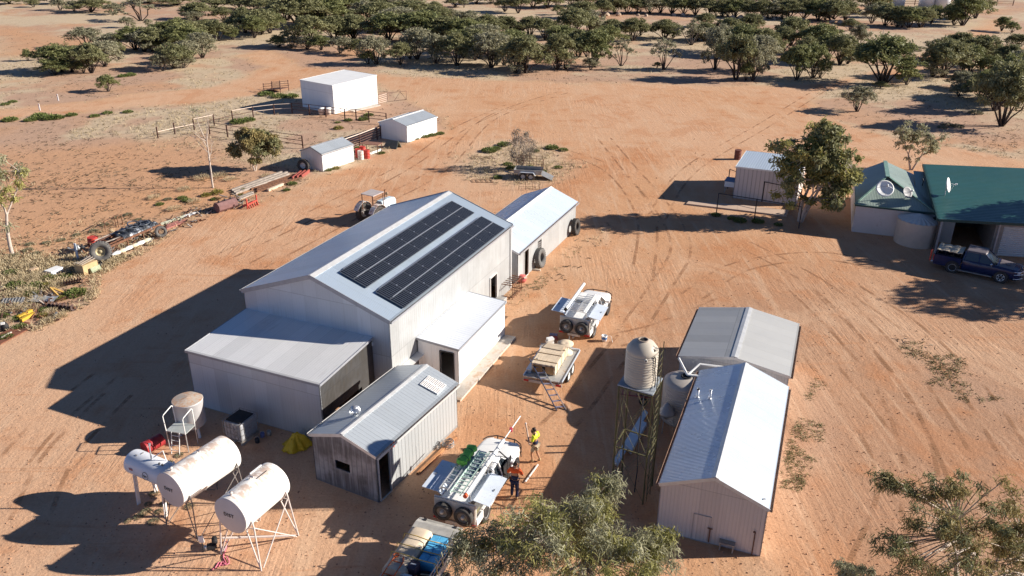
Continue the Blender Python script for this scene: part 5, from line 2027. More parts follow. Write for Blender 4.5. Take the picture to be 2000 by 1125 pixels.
def ute_white(name, label, loc, yaw, variant):
    t = thing(name, label, "utility truck", loc, yaw)
    ute_front(t, CARWHITE, CARWHITE)
    bullbar(t, BLACK, 0.5)
    wheels(t, 0.385, 0.26, 0.79, (1.58, -1.55), RIMW)
    # service body
    mb = MB()
    y0, y1 = -0.72, -2.62
    mb.box((0, (y0 + y1) / 2, 0.72), (1.66, 1.9, 0.1))
    mb.box((0, (y0 + y1) / 2, 0.95), (0.9, 1.88, 0.4))
    for yy in (y0 - 0.02, -1.65, y1 + 0.02):
        mb.box((0, yy, 1.12), (1.76, 0.04, 0.80))
    mb.box((0, (y0 + y1) / 2, 1.535), (1.1, 1.92, 0.05))
    mb.build("service_body", CARWHITE, t)
    mb = MB()
    for s in (-1, 1):
        mb.box((s * 0.885, -1.06, 0.62), (0.05, 0.62, 0.36))
        mb.box((s * 0.885, -2.28, 0.66), (0.05, 0.62, 0.34))
        mb.box((s * 0.86, -1.55, 0.90), (0.14, 0.95, 0.06))
    mb.build("skirt", CARWHITE, t)
    mb = MB()
    mb.box((0, y1 - 0.04, 1.05), (1.72, 0.05, 0.9))
    mb.build("rear_panel", DUSTWHITE, t, bevel=0.02)
    for s in (-1, 1):
        # gull-wing lid, folded up and outward
        mb = MB()
        mb.slab([(s * 0.56, y1 + 0.03, 1.58), (s * 0.56, y0 - 0.03, 1.58), (s * 0.76, y0 - 0.03, 1.70), (s * 0.76, y1 + 0.03, 1.70)][::s], 0.02)
        mb.slab([(s * 0.76, y1 + 0.03, 1.70), (s * 0.76, y0 - 0.03, 1.70), (s * 1.42, y0 - 0.03, 1.74 if s < 0 else 1.60), (s * 1.42, y1 + 0.03, 1.74 if s < 0 else 1.60)][::s], 0.02)
        lid = mb.build("gull_wing_lid", ALU, t)
        mb = MB()
        mb.tube([(s * 1.24, -1.6, 1.75 if s < 0 else 1.66), (s * 1.27, -1.67, 1.79 if s < 0 else 1.7), (s * 1.24, -1.74, 1.75 if s < 0 else 1.66)], 0.014, 6)
        mb.build("latch", DARK, lid)
        # shelves and gear inside
        mb = MB()
        for zz in (0.98, 1.22):
            mb.box((s * 0.66, (y0 + y1) / 2, zz), (0.4, 1.8, 0.02))
        mb.build("shelf", GREYSTEEL, t)
        for k in range(7):
            random.seed(50 + k + 10 * variant + s)
            mb = MB()
            mb.box((s * (0.62 + 0.1 * random.random()), y0 - 0.2 - 0.24 * k, random.choice((0.86, 1.07, 1.32))), (0.22, 0.16 + 0.06 * random.random(), 0.14))
            mb.build("tool_case", random.choice([BLACK, DARK, GREYSTEEL, paint("tool_yellow", (0.75, 0.6, 0.03), 0.5), REDLENS, TRIM_WHITE]), t)
        mb = MB()
        mb.lathe([(0.001, 0), (0.45, 0)], 24, (s * 0.88, -1.55, 0.40), RY(pi / 2))
        mb.build("wheel_arch", BLACK, t, recalc=False)
        # spare wheels on the back
        c = Vector((s * 0.44, y1 - 0.2, 1.02))
        M = RX(pi / 2)
        mb = MB()
        tyre_mb(mb, 0.385, 0.26, c, M, 26, 0.58, lugs=False)
        sp = mb.build("spare_wheel", RUBBER, t)
        mb = MB()
        rim_mb(mb, 0.385 * 0.58, 0.22, c, M)
        mb.build("rim", paint("grey_rim", (0.22, 0.21, 0.2), 0.5, 0.3), sp)
        mb = MB()
        mb.lathe([(0.07, 0), (0.07, 0.13), (0.001, 0.14)], 14, c, M)
        mb.build("hub", RIMW, sp)
        mb = MB()
        mb.box((s * 0.74, y1 - 0.09, 0.58), (0.3, 0.05, 0.1))
        mb.build("tail_light", REDLENS, t)
    mb = MB()
    mb.box((0, y1 - 0.12, 0.52), (0.75, 0.08, 0.16))
    mb.box((0, y1 - 0.2, 0.42), (0.09, 0.22, 0.08))
    mb.build("bumper", DUSTWHITE, t, bevel=0.02)
    # roof rack
    mb = MB()
    zr = 1.93
    for s in (-0.6, 0.6):
        yf = -0.5 if variant == 0 else -0.35
        mb.bar((s, y1 + 0.02, zr), (s, yf, zr), 0.045, 0.04)
        for yy in (y1 + 0.1, -0.75):
            mb.bar((s, yy, 1.5), (s, yy, zr), 0.04)
        mb.bar((s, yf - 0.1, 1.62), (s, yf - 0.1, zr), 0.035)
    for i in range(9 if variant == 0 else 6):
        yy = y1 + 0.05 + i * ((yf - y1 - 0.1) / (8 if variant == 0 else 5))
        mb.bar((-0.6, yy, zr + 0.005), (0.6, yy, zr + 0.005), 0.035, 0.03)
    mb.build("roof_rack", SILVER, t)
    mb = MB()
    mb.tube([(0.55, 2.3, 1.02), (0.56, 2.3, 2.9)], 0.006, 5)
    mb.build("aerial", DARK, t)
    return t


def long_ladder(name, label, root_loc, yaw, x, y0, y1, z, w, mat, n):
    t = thing(name, label, "ladder", root_loc, yaw)
    for s in (-1, 1):
        mb = MB()
        mb.bar((x + s * w / 2, y0, z), (x + s * w / 2, y1, z), 0.028, 0.075)
        mb.build("stile", mat, t)
    mb = MB()
    for i in range(n):
        yy = y0 + 0.12 + (y1 - y0 - 0.24) * i / (n - 1)
        mb.bar((x - w / 2, yy, z), (x + w / 2, yy, z), 0.03, 0.03)
    mb.build("rungs", mat, t)
    return t


U1 = (4.46, 43.48, 0)
U1Y = radians(-20.5)
ute_white("utility_truck", "white service ute with open side lids hitched to the flat trailer", U1, U1Y, 0)
long_ladder("extension_ladder", "aluminium ladder on the rack of the ute hitched to the trailer", U1, U1Y, 0.27, -2.7, -0.3, 2.02, 0.36, SILVER, 10)
t = thing("conduit_tube", "white storage tube on the rack of the ute hitched to the trailer", "tube", U1, U1Y)
mb = MB()
mb.tube([(-0.52, -2.75, 2.06), (-0.52, 0.9, 2.06)], 0.085, 14)
mb.build("tube", TRIM_WHITE, t)
mb = MB()
mb.tube([(-0.52, -2.86, 2.06), (-0.52, -2.74, 2.06)], 0.09, 14)
mb.build("end_cap", BLACK, t)
t = thing("conduit_bundle", "white conduit lengths strapped beside the ladder on the hitched ute", "conduit", U1, U1Y)
for k in range(3):
    mb = MB()
    mb.tube([(0.50 + k * 0.055, -2.75, 2.0), (0.50 + k * 0.055, -0.2 - 0.2 * k, 2.0)], 0.028, 8)
    mb.build("conduit", TRIM_WHITE, t)

U2 = (-1.20, 27.72, 0)
U2Y = radians(-21.0)
u2 = ute_white("utility_truck", "white service ute with a roof load and its passenger door open", U2, U2Y, 1)
# its open right door and dark cab side
mb = MB()
mb.box((0.925, 0.52, 0.98), (0.04, 0.86, 0.95))
mb.build("door_opening", BLACK, u2)
mb = MB()
M = RZ(radians(-68))
hinge = Vector((0.93, 0.98, 0))
def dpt(y, z, o=0):
    return hinge + M @ Vector((o, -y, z)) * 1.0
mb.face([dpt(0, .42), dpt(0.9, .42), dpt(0.95, 1.08), dpt(0, 1.08)])
dr = mb.build("open_door", CARWHITE, u2, solid=0.07)
mb = MB()
mb.bar(dpt(0.0, 1.1), dpt(0.48, 1.62), 0.04)
mb.bar(dpt(0.48, 1.62), dpt(0.92, 1.62), 0.04)
mb.bar(dpt(0.92, 1.62), dpt(0.95, 1.08), 0.04)
mb.build("window_frame", BLACK, dr)
mb = MB()
mb.face([dpt(0.05, .46, -0.05), dpt(0.86, .46, -0.05), dpt(0.9, 1.05, -0.05), dpt(0.05, 1.05, -0.05)])
mb.build("door_trim", DARK, dr, solid=0.02, recalc=False)
GREENL = paint("pale_green_fibreglass", (0.50, 0.66, 0.58), 0.5, 0.0, 0.05)
long_ladder("step_ladder", "white-edged aluminium ladder at the left of the loaded ute's rack", U2, U2Y, -0.42, -2.75, -0.55, 2.02, 0.34, SILVER, 8)
long_ladder("extension_ladder", "pale green fibreglass ladder on the loaded ute's rack", U2, U2Y, 0.12, -2.85, 0.05, 2.03, 0.42, GREENL, 12)
t = thing("conduit_tube", "white storage tube with a red end along the loaded ute's rack", "tube", U2, U2Y)
mb = MB()
mb.tube([(0.56, -2.78, 2.07), (0.56, 1.0, 2.07)], 0.085, 14)
mb.build("tube", TRIM_WHITE, t)
mb = MB()
mb.tube([(0.56, -2.9, 2.07), (0.56, -2.77, 2.07)], 0.09, 14)
mb.build("end_cap", paint("orange_red_cap", (0.7, 0.1, 0.03), 0.5), t)
mb = MB()
mb.tube([(0.56, 0.98, 2.07), (0.60, 2.9, 2.12)], 0.025, 8)
mb.build("pole", TRIM_WHITE, t)
mb = MB()
mb.tube([(0.575, 1.85, 2.0), (0.575, 1.85, 2.16)], 0.07, 10)
mb.build("flag", paint("deep_pink_flag", (0.5, 0.05, 0.1), 0.7), t)
t = thing("green_bag", "bright lime green wrapped bundle on the loaded ute's rack", "bundle", (Vector(U2) + RZ(U2Y) @ Vector((-0.42, -0.5, 1.96))), U2Y)
mb = MB()
LIME = paint("lime_green_plastic", (0.30, 0.80, 0.10), 0.5, 0.0, 0.3, 9, (0.03, 0.12, 0.01), 0.3)
random.seed(5)
secs = []
for i in range(12):
    y = -0.6 + i * 0.11
    r = 0.17 + 0.03 * sin(i * 2.1) + 0.02 * random.random()
    secs.append([(r * 1.1 * max(-0.75, min(0.75, cos(a))) * 1.3, y, 0.15 + r * 0.7 * max(-0.8, min(0.8, sin(a))) * (1 + 0.1 * sin(3 * a + i))) for a in [2 * pi * k / 14 for k in range(14)]])
loft(mb, secs)
mb.build("bundle", LIME, t)
for yy in (-0.35, 0.15):
    mb = MB()
    mb.tube([(0.24 * cos(a), yy, 0.17 + 0.19 * sin(a)) for a in [2 * pi * k / 16 for k in range(17)]], 0.012, 5)
    mb.build("strap", DARK, t)
t = thing("rack_boards", "grey ribbed board under the ladders of the loaded ute", "board", U2, U2Y)
mb = MB()
mb.box((-0.05, -1.0, 1.985), (0.62, 1.3, 0.02))
for i in range(6):
    mb.box((-0.3 + i * 0.1, -1.0, 2.0), (0.02, 1.3, 0.015))
mb.build("board", paint("grey_blue_board", (0.33, 0.38, 0.42), 0.5, 0.2), t)

# blue ute by the carport
BU = (31.55, 51.35, 0)
BUY = radians(-125)
bu = thing("utility_truck", "dark blue ute with a dusty roof parked at the carport", "utility truck", BU, BUY)
ute_front(bu, CARBLUE, DUSTROOF, cabrear=-0.85)
mb = MB()
loft(mb, [body_sec(2.38, 0.72, 0.9, 0.985, 0.9, 0.03), body_sec(2.0, 0.76, 0.98, 1.05, 0.9, 0.03), body_sec(1.3, 0.78, 1.05, 1.105, 0.9, 0.02)])
mb.box((0, 1.8, 1.085), (0.34, 0.3, 0.06), mat=RX(-0.1))
mb.build("bonnet", DUSTROOF, bu)
mb = MB()
S = [(0.92, 0.40), (0.92, 1.10), (0.80, 1.10), (0.80, 0.62), (-0.80, 0.62), (-0.80, 1.10), (-0.92, 1.10), (-0.92, 0.40)]
mb.prism(S, -0.92, -2.55)
mb.box((0, -2.56, 0.82), (1.84, 0.06, 0.58))
mb.build("tray", CARBLUE, bu)
mb = MB()
for s in (-1, 1):
    mb.box((s * 0.94, 0.0, 0.34), (0.16, 2.1, 0.05))
mb.build("side_step", GREYSTEEL, bu)
for s in (-1, 1):
    mb = MB()
    mb.box((s * 0.84, -2.6, 0.88), (0.16, 0.06, 0.4))
    mb.build("tail_light", REDLENS, bu)
    mb = MB()
    mb.lathe([(0.001, 0), (0.46, 0)], 24, (s * 0.925, -1.35, 0.41), RY(pi / 2))
    mb.build("wheel_arch", BLACK, bu, recalc=False)
mb = MB()
mb.box((0, -2.66, 0.5), (1.7, 0.16, 0.14))
mb.build("rear_bumper", CHROME, bu, bevel=0.03)
wheels(bu, 0.40, 0.28, 0.83, (1.56, -1.35), paint('alloy_silver', (0.72, 0.73, 0.75), 0.35, 0.1, 0.03))
bullbar(bu, CHROME)
mb = MB()
mb.tube([(0.6, 2.76, 1.05), (0.62, 2.78, 2.7)], 0.008, 5)
mb.build("aerial", DARK, bu)
lo_ = Vector(BU) + RZ(BUY) @ Vector((0, -1.72, 0))
t = thing("tray_cage", "dark cage with a dusty cream canvas cover in the blue ute's tray", "cage", lo_, BUY)
mb = MB()
for sx in (-0.7, 0.7):
    for yy in (-0.72, -0.24, 0.24, 0.72):
        mb.bar((sx, yy, 0.62), (sx, yy, 1.42), 0.035)
    for zz in (0.85, 1.1, 1.4):
        mb.bar((sx, -0.72, zz), (sx, 0.72, zz), 0.03)
mb.build("cage_bars", DARK, t)
mb = MB()
vs, fs = [], []
for i in range(13):
    for j in range(9):
        u_, v_ = i / 12, j / 8
        vs.append((-0.74 + 1.48 * v_, -0.78 + 1.56 * u_, 1.44 + 0.07 * sin(pi * v_) + 0.05 * mnoise.noise(Vector((u_ * 5, v_ * 4, 2))) - 0.05 * abs(sin(3 * pi * u_)) ** 6))
for i in range(12):
    for j in range(8):
        fs.append((i * 9 + j, (i + 1) * 9 + j, (i + 1) * 9 + j + 1, i * 9 + j + 1))
mb.mesh(vs, fs)
mb.build("canvas_cover", paint("dusty_canvas", (0.58, 0.50, 0.38), 0.85, 0.0, 0.1, 3), t, solid=0.04)
t = thing("bag_heap", "red and black gear heaped in the blue ute's tray", "gear", lo_ + RZ(BUY) @ Vector((0.1, 0.1, 0.6)), BUY)
mb = MB()
for k in range(6):
    random.seed(80 + k)
    mb.box((random.uniform(-0.5, 0.4), random.uniform(-0.6, 0.6), 0.12), (0.3, 0.3, 0.24), rz=random.random() * 3)
mb.build("bags", DARK, t, bevel=0.05)
mb = MB()
mb.box((0.5, -0.35, 0.2), (0.18, 0.22, 0.36))
mb.build("jerry_can", REDLENS, t, bevel=0.03)
t = thing("red_post_driver", "red upright tool strapped to the tail of the blue ute", "tool", Vector(BU) + RZ(BUY) @ Vector((0.82, -2.8, 0)), BUY)
mb = MB()
mb.tube([(0, 0, 0.55), (0, 0, 1.3)], 0.05, 8)
mb.tube([(-0.14, 0.02, 1.3), (0.14, -0.02, 1.3)], 0.045, 8)
mb.build("tool", paint("red_enamel", (0.5, 0.06, 0.04), 0.4), t)

# ------------------------------------------------------------------ flat-deck trailer with timber
T1 = (2.15, 37.45, 0)
T1Y = radians(-19)
tr = thing("flat_trailer", "flat-deck trailer with grey mudguards hitched behind the white ute", "trailer", T1, T1Y)
DECK = paint("worn_deck_sheet", (0.52, 0.52, 0.50), 0.5, 0.35, 0.12, 2, (0.42, 0.3, 0.2), 0.3)
mb = MB()
mb.box((0, 0, 0.64), (2.05, 3.5, 0.06))
for i in range(5):
    mb.box((-0.82 + i * 0.41, 0, 0.58), (0.06, 3.4, 0.08))
mb.build("deck", DECK, tr)
mb = MB()
for s in (-1, 1):
    mb.bar((s * 1.02, -1.75, 0.70), (s * 1.02, 1.75, 0.70), 0.05, 0.05)
mb.bar((-1.0, 1.75, 0.72), (1.0, 1.75, 0.72), 0.06, 0.1)
mb.build("side_rail", ALU, tr)
mb = MB()
for s in (-1, 1):
    mb.bar((s * 0.75, 1.7, 0.55), (0, 3.05, 0.48), 0.07, 0.1)
mb.bar((0, 2.8, 0.48), (0, 3.25, 0.48), 0.08, 0.08)
mb.build("drawbar", GREYSTEEL, tr)
mb = MB()
mb.tube([(0.14, 2.75, 0), (0.14, 2.75, 0.9)], 0.03, 8)
mb.lathe(TORUS_PROF(0.1, 0.045), 14, (0.14, 2.75, 0.11), RY(pi / 2))
mb.build("jockey_wheel", GREYSTEEL, tr)
mb = MB()
mb.box((0, -1.80, 0.48), (2.05, 0.05, 0.14))
mb.build("tail_bar", DUSTWHITE, tr)
for s in (-1, 1):
    mb = MB()
    mb.box((s * 0.85, -1.84, 0.50), (0.26, 0.05, 0.1))
    mb.build("tail_light", REDLENS, tr)
wheels(tr, 0.33, 0.2, 0.96, (-0.45, 0.3), TRIM_WHITE)
tl = Vector(T1)
def on1(x, y, z):
    return tl + RZ(T1Y) @ Vector((x, y, z))
st = thing("timber_pack", "pack of pale sawn timber strapped on the flat trailer", "timber", on1(-0.12, -0.2, 0.67), T1Y)
mb = MB()
for j in range(9):
    for k in range(4):
        if k in (0, 3) or j in (0, 8):
            random.seed(j * 7 + k)
            mb.box((-0.56 + j * 0.14, 0.02 * random.uniform(-1, 1), 0.1 + 0.135 * k), (0.132, 2.1 + 0.06 * random.random(), 0.128))
mb.build("boards", TIMBER, st)
mb = MB()
mb.box((-0.3, -1.1, 0.28), (0.5, 0.02, 0.42))
mb.box((0.32, -1.1, 0.28), (0.46, 0.02, 0.42))
mb.build("end_grain", paint("brown_carton", (0.36, 0.2, 0.09), 0.8), st)
for yy in (-0.75, 0.05, 0.7):
    mb = MB()
    mb.box((0, yy, 0.59), (1.32, 0.04, 0.012))
    mb.box((-0.665, yy, 0.3), (0.012, 0.04, 0.58))
    mb.box((0.665, yy, 0.3), (0.012, 0.04, 0.58))
    mb.build("strap", paint("dark_tan_strap", (0.3, 0.2, 0.1), 0.7), st)
mb = MB()
mb.slab([(-0.55, 0.62, 0.61), (0.5, 0.58, 0.61), (0.55, 1.1, 0.66), (-0.45, 1.12, 0.64)], 0.02)
mb.build("carton_sheet", paint("cream_carton", (0.62, 0.50, 0.36), 0.8), st)
st = thing("cable_drum", "round pale wooden cable drum lying on the trailer front", "cable drum", on1(0.32, 1.28, 0.67), T1Y)
mb = MB()
mb.lathe([(0.001, 0.0), (0.42, 0), (0.42, 0.05), (0.2, 0.05), (0.2, 0.52), (0.44, 0.52), (0.44, 0.58), (0.05, 0.58), (0.001, 0.56)], 28)
mb.build("drum", TIMBER, st)
st = thing("cable_coil", "white coil of cable at the front corner of the flat trailer", "coil", on1(0.22, 1.95, 0.5), T1Y)
mb = MB()
for k in range(3):
    mb.lathe(TORUS_PROF(0.2, 0.05, 8), 20, (0, 0, 0.08 + 0.09 * k))
mb.build("coil", TRIM_WHITE, st)
mb = MB()
mb.box((0, 0, 0.02), (0.5, 0.4, 0.04))
mb.build("tray", DARK, st)
st = thing("white_cartons", "pile of torn white cartons on the trailer's front left corner", "cartons", on1(-0.72, 1.55, 0.67), T1Y)
for k in range(5):
    random.seed(31 + k)
    mb = MB()
    mb.box((random.uniform(-0.2, 0.3), random.uniform(-0.3, 0.3), 0.1 + 0.09 * k), (0.36, 0.26, 0.12), rz=random.random())
    mb.build("carton", DUSTWHITE if k % 2 else TRIM_WHITE, st)
st = thing("side_boxes", "grey metal toolbox strip along the trailer's left side", "toolbox", on1(-0.86, -0.1, 0.67), T1Y)
mb = MB()
mb.box((0, 0, 0.1), (0.26, 2.6, 0.2))
mb.build("box", paint("blue_grey_box", (0.36, 0.42, 0.5), 0.4, 0.3), st, bevel=0.02)
mb = MB()
mb.box((0, 0, 0.21), (0.27, 2.62, 0.025))
mb.build("lid", ALU, st)
# ladder leaning on the trailer
la, lb_ = at(1085, 808), at(1108, 796)
foot = (la + lb_) / 2
ta, tb = at(1035, 703, 1.25), at(1048, 697, 1.25)
topc = (ta + tb) / 2
st = thing("leaning_ladder", "dark sided step ladder leaning on the loaded flat trailer", "ladder", foot)
d = topc - foot
wv = Vector((0.94, 0.18, 0)) * 0.24
for s, m in ((-1, paint("dark_blue_stile", (0.05, 0.07, 0.13), 0.5)), (1, SILVER)):
    mb = MB()
    mb.bar(wv * s + Vector((0, 0, 0.02)), wv * s * 0.85 + d, 0.03, 0.07)
    mb.build("stile", m, st)
for i in range(9):
    t_ = 0.07 + i * 0.108
    mb = MB()
    mb.bar(wv * -0.95 + d * t_, wv * 0.95 + d * t_, 0.09, 0.02)
    mb.build("tread", paint("purple_grey_tread", (0.26, 0.26, 0.36), 0.5, 0.2), st)

# ------------------------------------------------------------------ caged trailer at the bottom
T2 = Vector((-3.40, 22.30, 0))
T2Y = radians(-20)
t2r = thing("cage_trailer", "caged trailer packed with gear below the small stained shed", "trailer", T2, T2Y)
mb = MB()
mb.box((0, 0, 0.6), (1.8, 3.1, 0.06))
for s in (-1, 1):
    mb.box((s * 0.9, 0, 0.78), (0.04, 3.1, 0.36))
for s in (-1, 1):
    mb.box((0, s * 1.55, 0.78), (1.8, 0.04, 0.36))
mb.build("tub", DUSTWHITE, t2r)
mb = MB()
for s in (-1, 1):
    for i in range(7):
        mb.bar((s * 0.9, -1.5 + i * 0.5, 0.95), (s * 0.9, -1.5 + i * 0.5, 1.38 if s > 0 else 1.0), 0.03)
    for zz in ((1.18, 1.38) if s > 0 else (1.0,)):
        mb.bar((s * 0.9, -1.55, zz), (s * 0.9, 1.55, zz), 0.03)
mb.bar((-0.9, -1.55, 1.38), (0.9, -1.55, 1.38), 0.03)
mb.build("cage", GALV, t2r)
mb = MB()
mb.box((0, 1.98, 0.9), (1.75, 0.62, 0.5))
tb_ = mb.build("tool_box", paint("grey_tool_box", (0.42, 0.40, 0.36), 0.5, 0.2), t2r, bevel=0.03)
mb = MB()
mb.slab([(-0.9, 1.62, 1.17), (0.9, 1.62, 1.17), (0.9, 2.0, 1.2), (-0.9, 2.0, 1.2)], 0.03)
mb.slab([(-0.9, 2.0, 1.2), (0.9, 2.0, 1.2), (0.9, 2.34, 1.1), (-0.9, 2.34, 1.1)], 0.03)
mb.build("lid", paint("pale_grey_lid", (0.5, 0.48, 0.44), 0.45, 0.2), tb_)
for s in (-0.62, 0.62):
    mb = MB()
    mb.box((s, 2.2, 1.17), (0.12, 0.1, 0.03))
    mb.build("latch", DARK, tb_)
wheels(t2r, 0.33, 0.2, 1.02, (-0.4, 0.35), TRIM_WHITE)
def on2(x, y, z):
    return T2 + RZ(T2Y) @ Vector((x, y, z))
st = thing("mattress", "folded cream mattress along the left of the caged trailer", "mattress", on2(-0.42, 0.35, 0.63), T2Y)
mb = MB()
secs = []
for i in range(13):
    y = -1.1 + i * 0.19
    zt = 0.78 - 0.05 * abs(sin(i * 0.9)) ** 4
    secs.append([(0.46 * max(-0.8, min(0.8, cos(a))) * 1.2, y, zt / 2 + zt / 2 * max(-0.82, min(0.82, sin(a))) * 1.2) for a in [2 * pi * k / 16 for k in range(16)]])
loft(mb, secs)
mb.build("pad", paint("cream_canvas", (0.60, 0.50, 0.38), 0.85, 0.0, 0.06, 3), st)
for k_, (x, y, sx, sy, lab) in enumerate(((0.4, 1.2, 0.62, 0.42, "blue tub nearest the toolbox of the caged trailer"), (0.42, 0.72, 0.62, 0.4, "blue tub with a split lid, middle of the caged trailer's row"), (0.45, 0.24, 0.62, 0.36, "bright blue folded box next to the black gear in the caged trailer"))):
    t = thing("blue_tub", lab, "tub", on2(x, y, 0.63), T2Y)
    mb = MB()
    mb.box((0, 0, 0.32), (sx, sy, 0.64))
    mb.build("tub", paint("bright_blue_plastic", (0.08, 0.38, 0.70), 0.45, 0.0, 0.1), t, bevel=0.03)
    mb = MB()
    mb.box((-sx / 4, 0, 0.66), (sx / 2 - 0.02, sy + 0.02, 0.03), mat=RY(0.08 * (k_ - 1)))
    mb.box((sx / 4, 0, 0.66), (sx / 2 - 0.02, sy + 0.02, 0.03), mat=RY(-0.1 * k_))
    mb.build("lid", paint("sky_blue_lid", (0.12, 0.47, 0.78), 0.45), t)
st = thing("hand_truck", "orange tubular hand truck lying on the caged trailer's load", "hand truck", on2(-0.45, -0.85, 1.36), T2Y)
mb = MB()
for s in (-0.2, 0.2):
    mb.tube([(s, -0.7, 0), (s, 0.55, 0.04), (s * 0.6, 0.72, 0.08)], 0.022, 7)
for yy in (-0.5, -0.15, 0.2, 0.5):
    mb.tube([(-0.2, yy, 0.01), (0.2, yy, 0.01)], 0.018, 6)
mb.lathe(TORUS_PROF(0.09, 0.02, 8), 14, (-0.16, 0.72, 0.08))
mb.build("frame", paint("orange_enamel", (0.62, 0.12, 0.025), 0.45), st)
for s in (-0.28, 0.28):
    mb = MB()
    mb.lathe(TORUS_PROF(0.11, 0.045, 8), 16, (s, -0.75, 0.05), RY(pi / 2))
    mb.build("wheel", BLACK, st)
st = thing("orange_machine", "orange and black compactor at the tail of the caged trailer", "machine", on2(-0.5, -1.25, 0.63), T2Y)
mb = MB()
mb.box((0, 0, 0.3), (0.62, 0.45, 0.5))
mb.build("housing", paint("orange_red_body", (0.55, 0.09, 0.02), 0.45), st, bevel=0.05)
mb = MB()
mb.lathe([(0.001, 0), (0.17, 0), (0.17, 0.2), (0.001, 0.22)], 16, (0.1, 0.05, 0.55))
mb.build("engine", BLACK, st)
for k_, (x, y, z, sx, sy, sz, mt, nm, lab) in enumerate((
        (0.12, -0.25, 0.63, 0.34, 0.42, 0.74, paint("purple_black_case", (0.06, 0.045, 0.07), 0.4), "tool_case", "dark case with a white stripe in the middle of the caged trailer"),
        (0.08, -0.85, 0.63, 0.42, 0.34, 0.68, TRIM_WHITE, "white_carton", "white carton beside the orange machine on the caged trailer"),
        (0.10, -1.25, 0.63, 0.40, 0.36, 0.66, DUSTWHITE, "white_carton", "dusty white carton at the tail of the caged trailer"),
        (0.55, -0.9, 0.63, 0.4, 0.5, 0.6, BLACK, "chainsaw_case", "black and orange motor tool on the right of the caged trailer"),
        (0.62, -0.35, 0.63, 0.36, 0.4, 0.5, BLACK, "gear_box", "black gear box behind the dark striped case"))):
    t = thing(nm, lab, "case" if "case" in nm else "box", on2(x, y, z), T2Y + 0.05 * k_)
    mb = MB()
    mb.box((0, 0, sz / 2), (sx, sy, sz))
    mb.build("shell", mt, t, bevel=0.03)
    mb = MB()
    if nm == "tool_case":
        mb.box((0, 0.0, sz + 0.008), (0.2, 0.05, 0.012))
        mb.build("stripe", TRIM_WHITE, t)
    elif nm == "chainsaw_case":
        mb.box((0.0, 0.0, sz + 0.08), (0.16, 0.42, 0.14), rz=0.5)
        mb.build("orange_cover", paint("saw_orange", (0.7, 0.16, 0.04), 0.5), t, bevel=0.02)
    else:
        mb.box((0, 0, sz + 0.012), (sx * 0.98, 0.05, 0.012))
        mb.build("tape", paint("tape_tan", (0.5, 0.4, 0.28), 0.6), t)
for k_, yy in enumerate((1.0, 0.45, 0.0)):
    mb = MB()
    mb.tube([(-0.95, yy, 1.0), (-0.86, yy, 1.43), (-0.35, yy - 0.03, 1.47), (0.2, yy - 0.04, 1.42), (0.86, yy - 0.06, 1.46), (0.95, yy - 0.06, 1.0)], 0.02, 5)
    o = mb.build("ratchet_strap", paint("yellow_strap", (0.62, 0.42, 0.12), 0.7), None)
    o.location = T2
    o.rotation_euler = (0, 0, T2Y)
    tag(o, ("yellow strap over the mattress end nearest the toolbox", "yellow strap across the middle of the blue tubs", "yellow strap over the trailer load just behind the blue tubs")[k_], "strap")

# ------------------------------------------------------------------ tractor
tc_ = at(731, 431)
tx = thing("tractor", "old pale blue tractor with a sunshade roof half hidden behind the largest shed", "tractor", (tc_.x + 0.2, tc_.y + 0.3, 0), radians(-31))
mb = MB()
secs = [[(0.30 * sx, y, z) for sx, z in ((1, zb), (1, zt - 0.1), (0.75, zt), (-0.75, zt), (-1, zt - 0.1), (-1, zb))] for y, zb, zt in ((0.35, 0.8, 1.42), (1.2, 0.8, 1.45), (1.9, 0.75, 1.38), (2.05, 0.78, 1.25))]
loft(mb, secs, True, False)
mb.build("bonnet", paint("pale_blue_paint", (0.50, 0.62, 0.70), 0.45, 0.0, 0.1, 4, (0.35, 0.25, 0.2), 0.2), tx, weld=True)
mb = MB()
mb.box((0, 0.3, 0.68), (0.45, 2.6, 0.35))
mb.box((0, -0.75, 0.75), (0.9, 0.4, 0.3))
mb.build("chassis", DARK, tx)
for s in (-1, 1):
    M = RY(pi / 2 * s)
    mb = MB()
    tyre_mb(mb, 0.72, 0.4, (s * 0.75, -0.75, 0.72), M, 26, 0.55)
    wo_ = mb.build("rear_wheel", RUBBER, tx)
    mb = MB()
    rim_mb(mb, 0.72 * 0.55, 0.36, (s * 0.75, -0.75, 0.72), M)
    mb.build("rim", RIMW, wo_)
    mb = MB()
    tyre_mb(mb, 0.36, 0.2, (s * 0.66, 1.6, 0.36), M, 22, 0.55, lugs=False)
    wo_ = mb.build("front_wheel", RUBBER, tx)
    mb = MB()
    rim_mb(mb, 0.36 * 0.55, 0.18, (s * 0.66, 1.6, 0.36), M)
    mb.build("rim", RIMW, wo_)
    mb = MB()
    pts = [(0.86 * cos(a), 0.86 * sin(a)) for a in [radians(20 + 14 * k) for k in range(11)]]
    for (y0_, z0_), (y1_, z1_) in zip(pts[:-1], pts[1:]):
        q = [(s * 0.52, -0.75 + y0_, 0.72 + z0_), (s * 0.98, -0.75 + y0_, 0.72 + z0_), (s * 0.98, -0.75 + y1_, 0.72 + z1_), (s * 0.52, -0.75 + y1_, 0.72 + z1_)]
        mb.face(q)
    mb.build("mudguard", paint("chalk_white_mudguard", (0.72, 0.68, 0.64), 0.5, 0.0, 0.1, 3, (0.4, 0.16, 0.08), 0.4), tx, solid=0.02)
mb = MB()
mb.slab([(-0.62, -1.05, 2.32), (0.62, -1.05, 2.32), (0.62, 0.25, 2.34), (-0.62, 0.25, 2.34)], 0.05)
mb.build("sunshade", paint("grey_shade_sheet", (0.50, 0.44, 0.42), 0.6, 0.1, 0.1), tx)
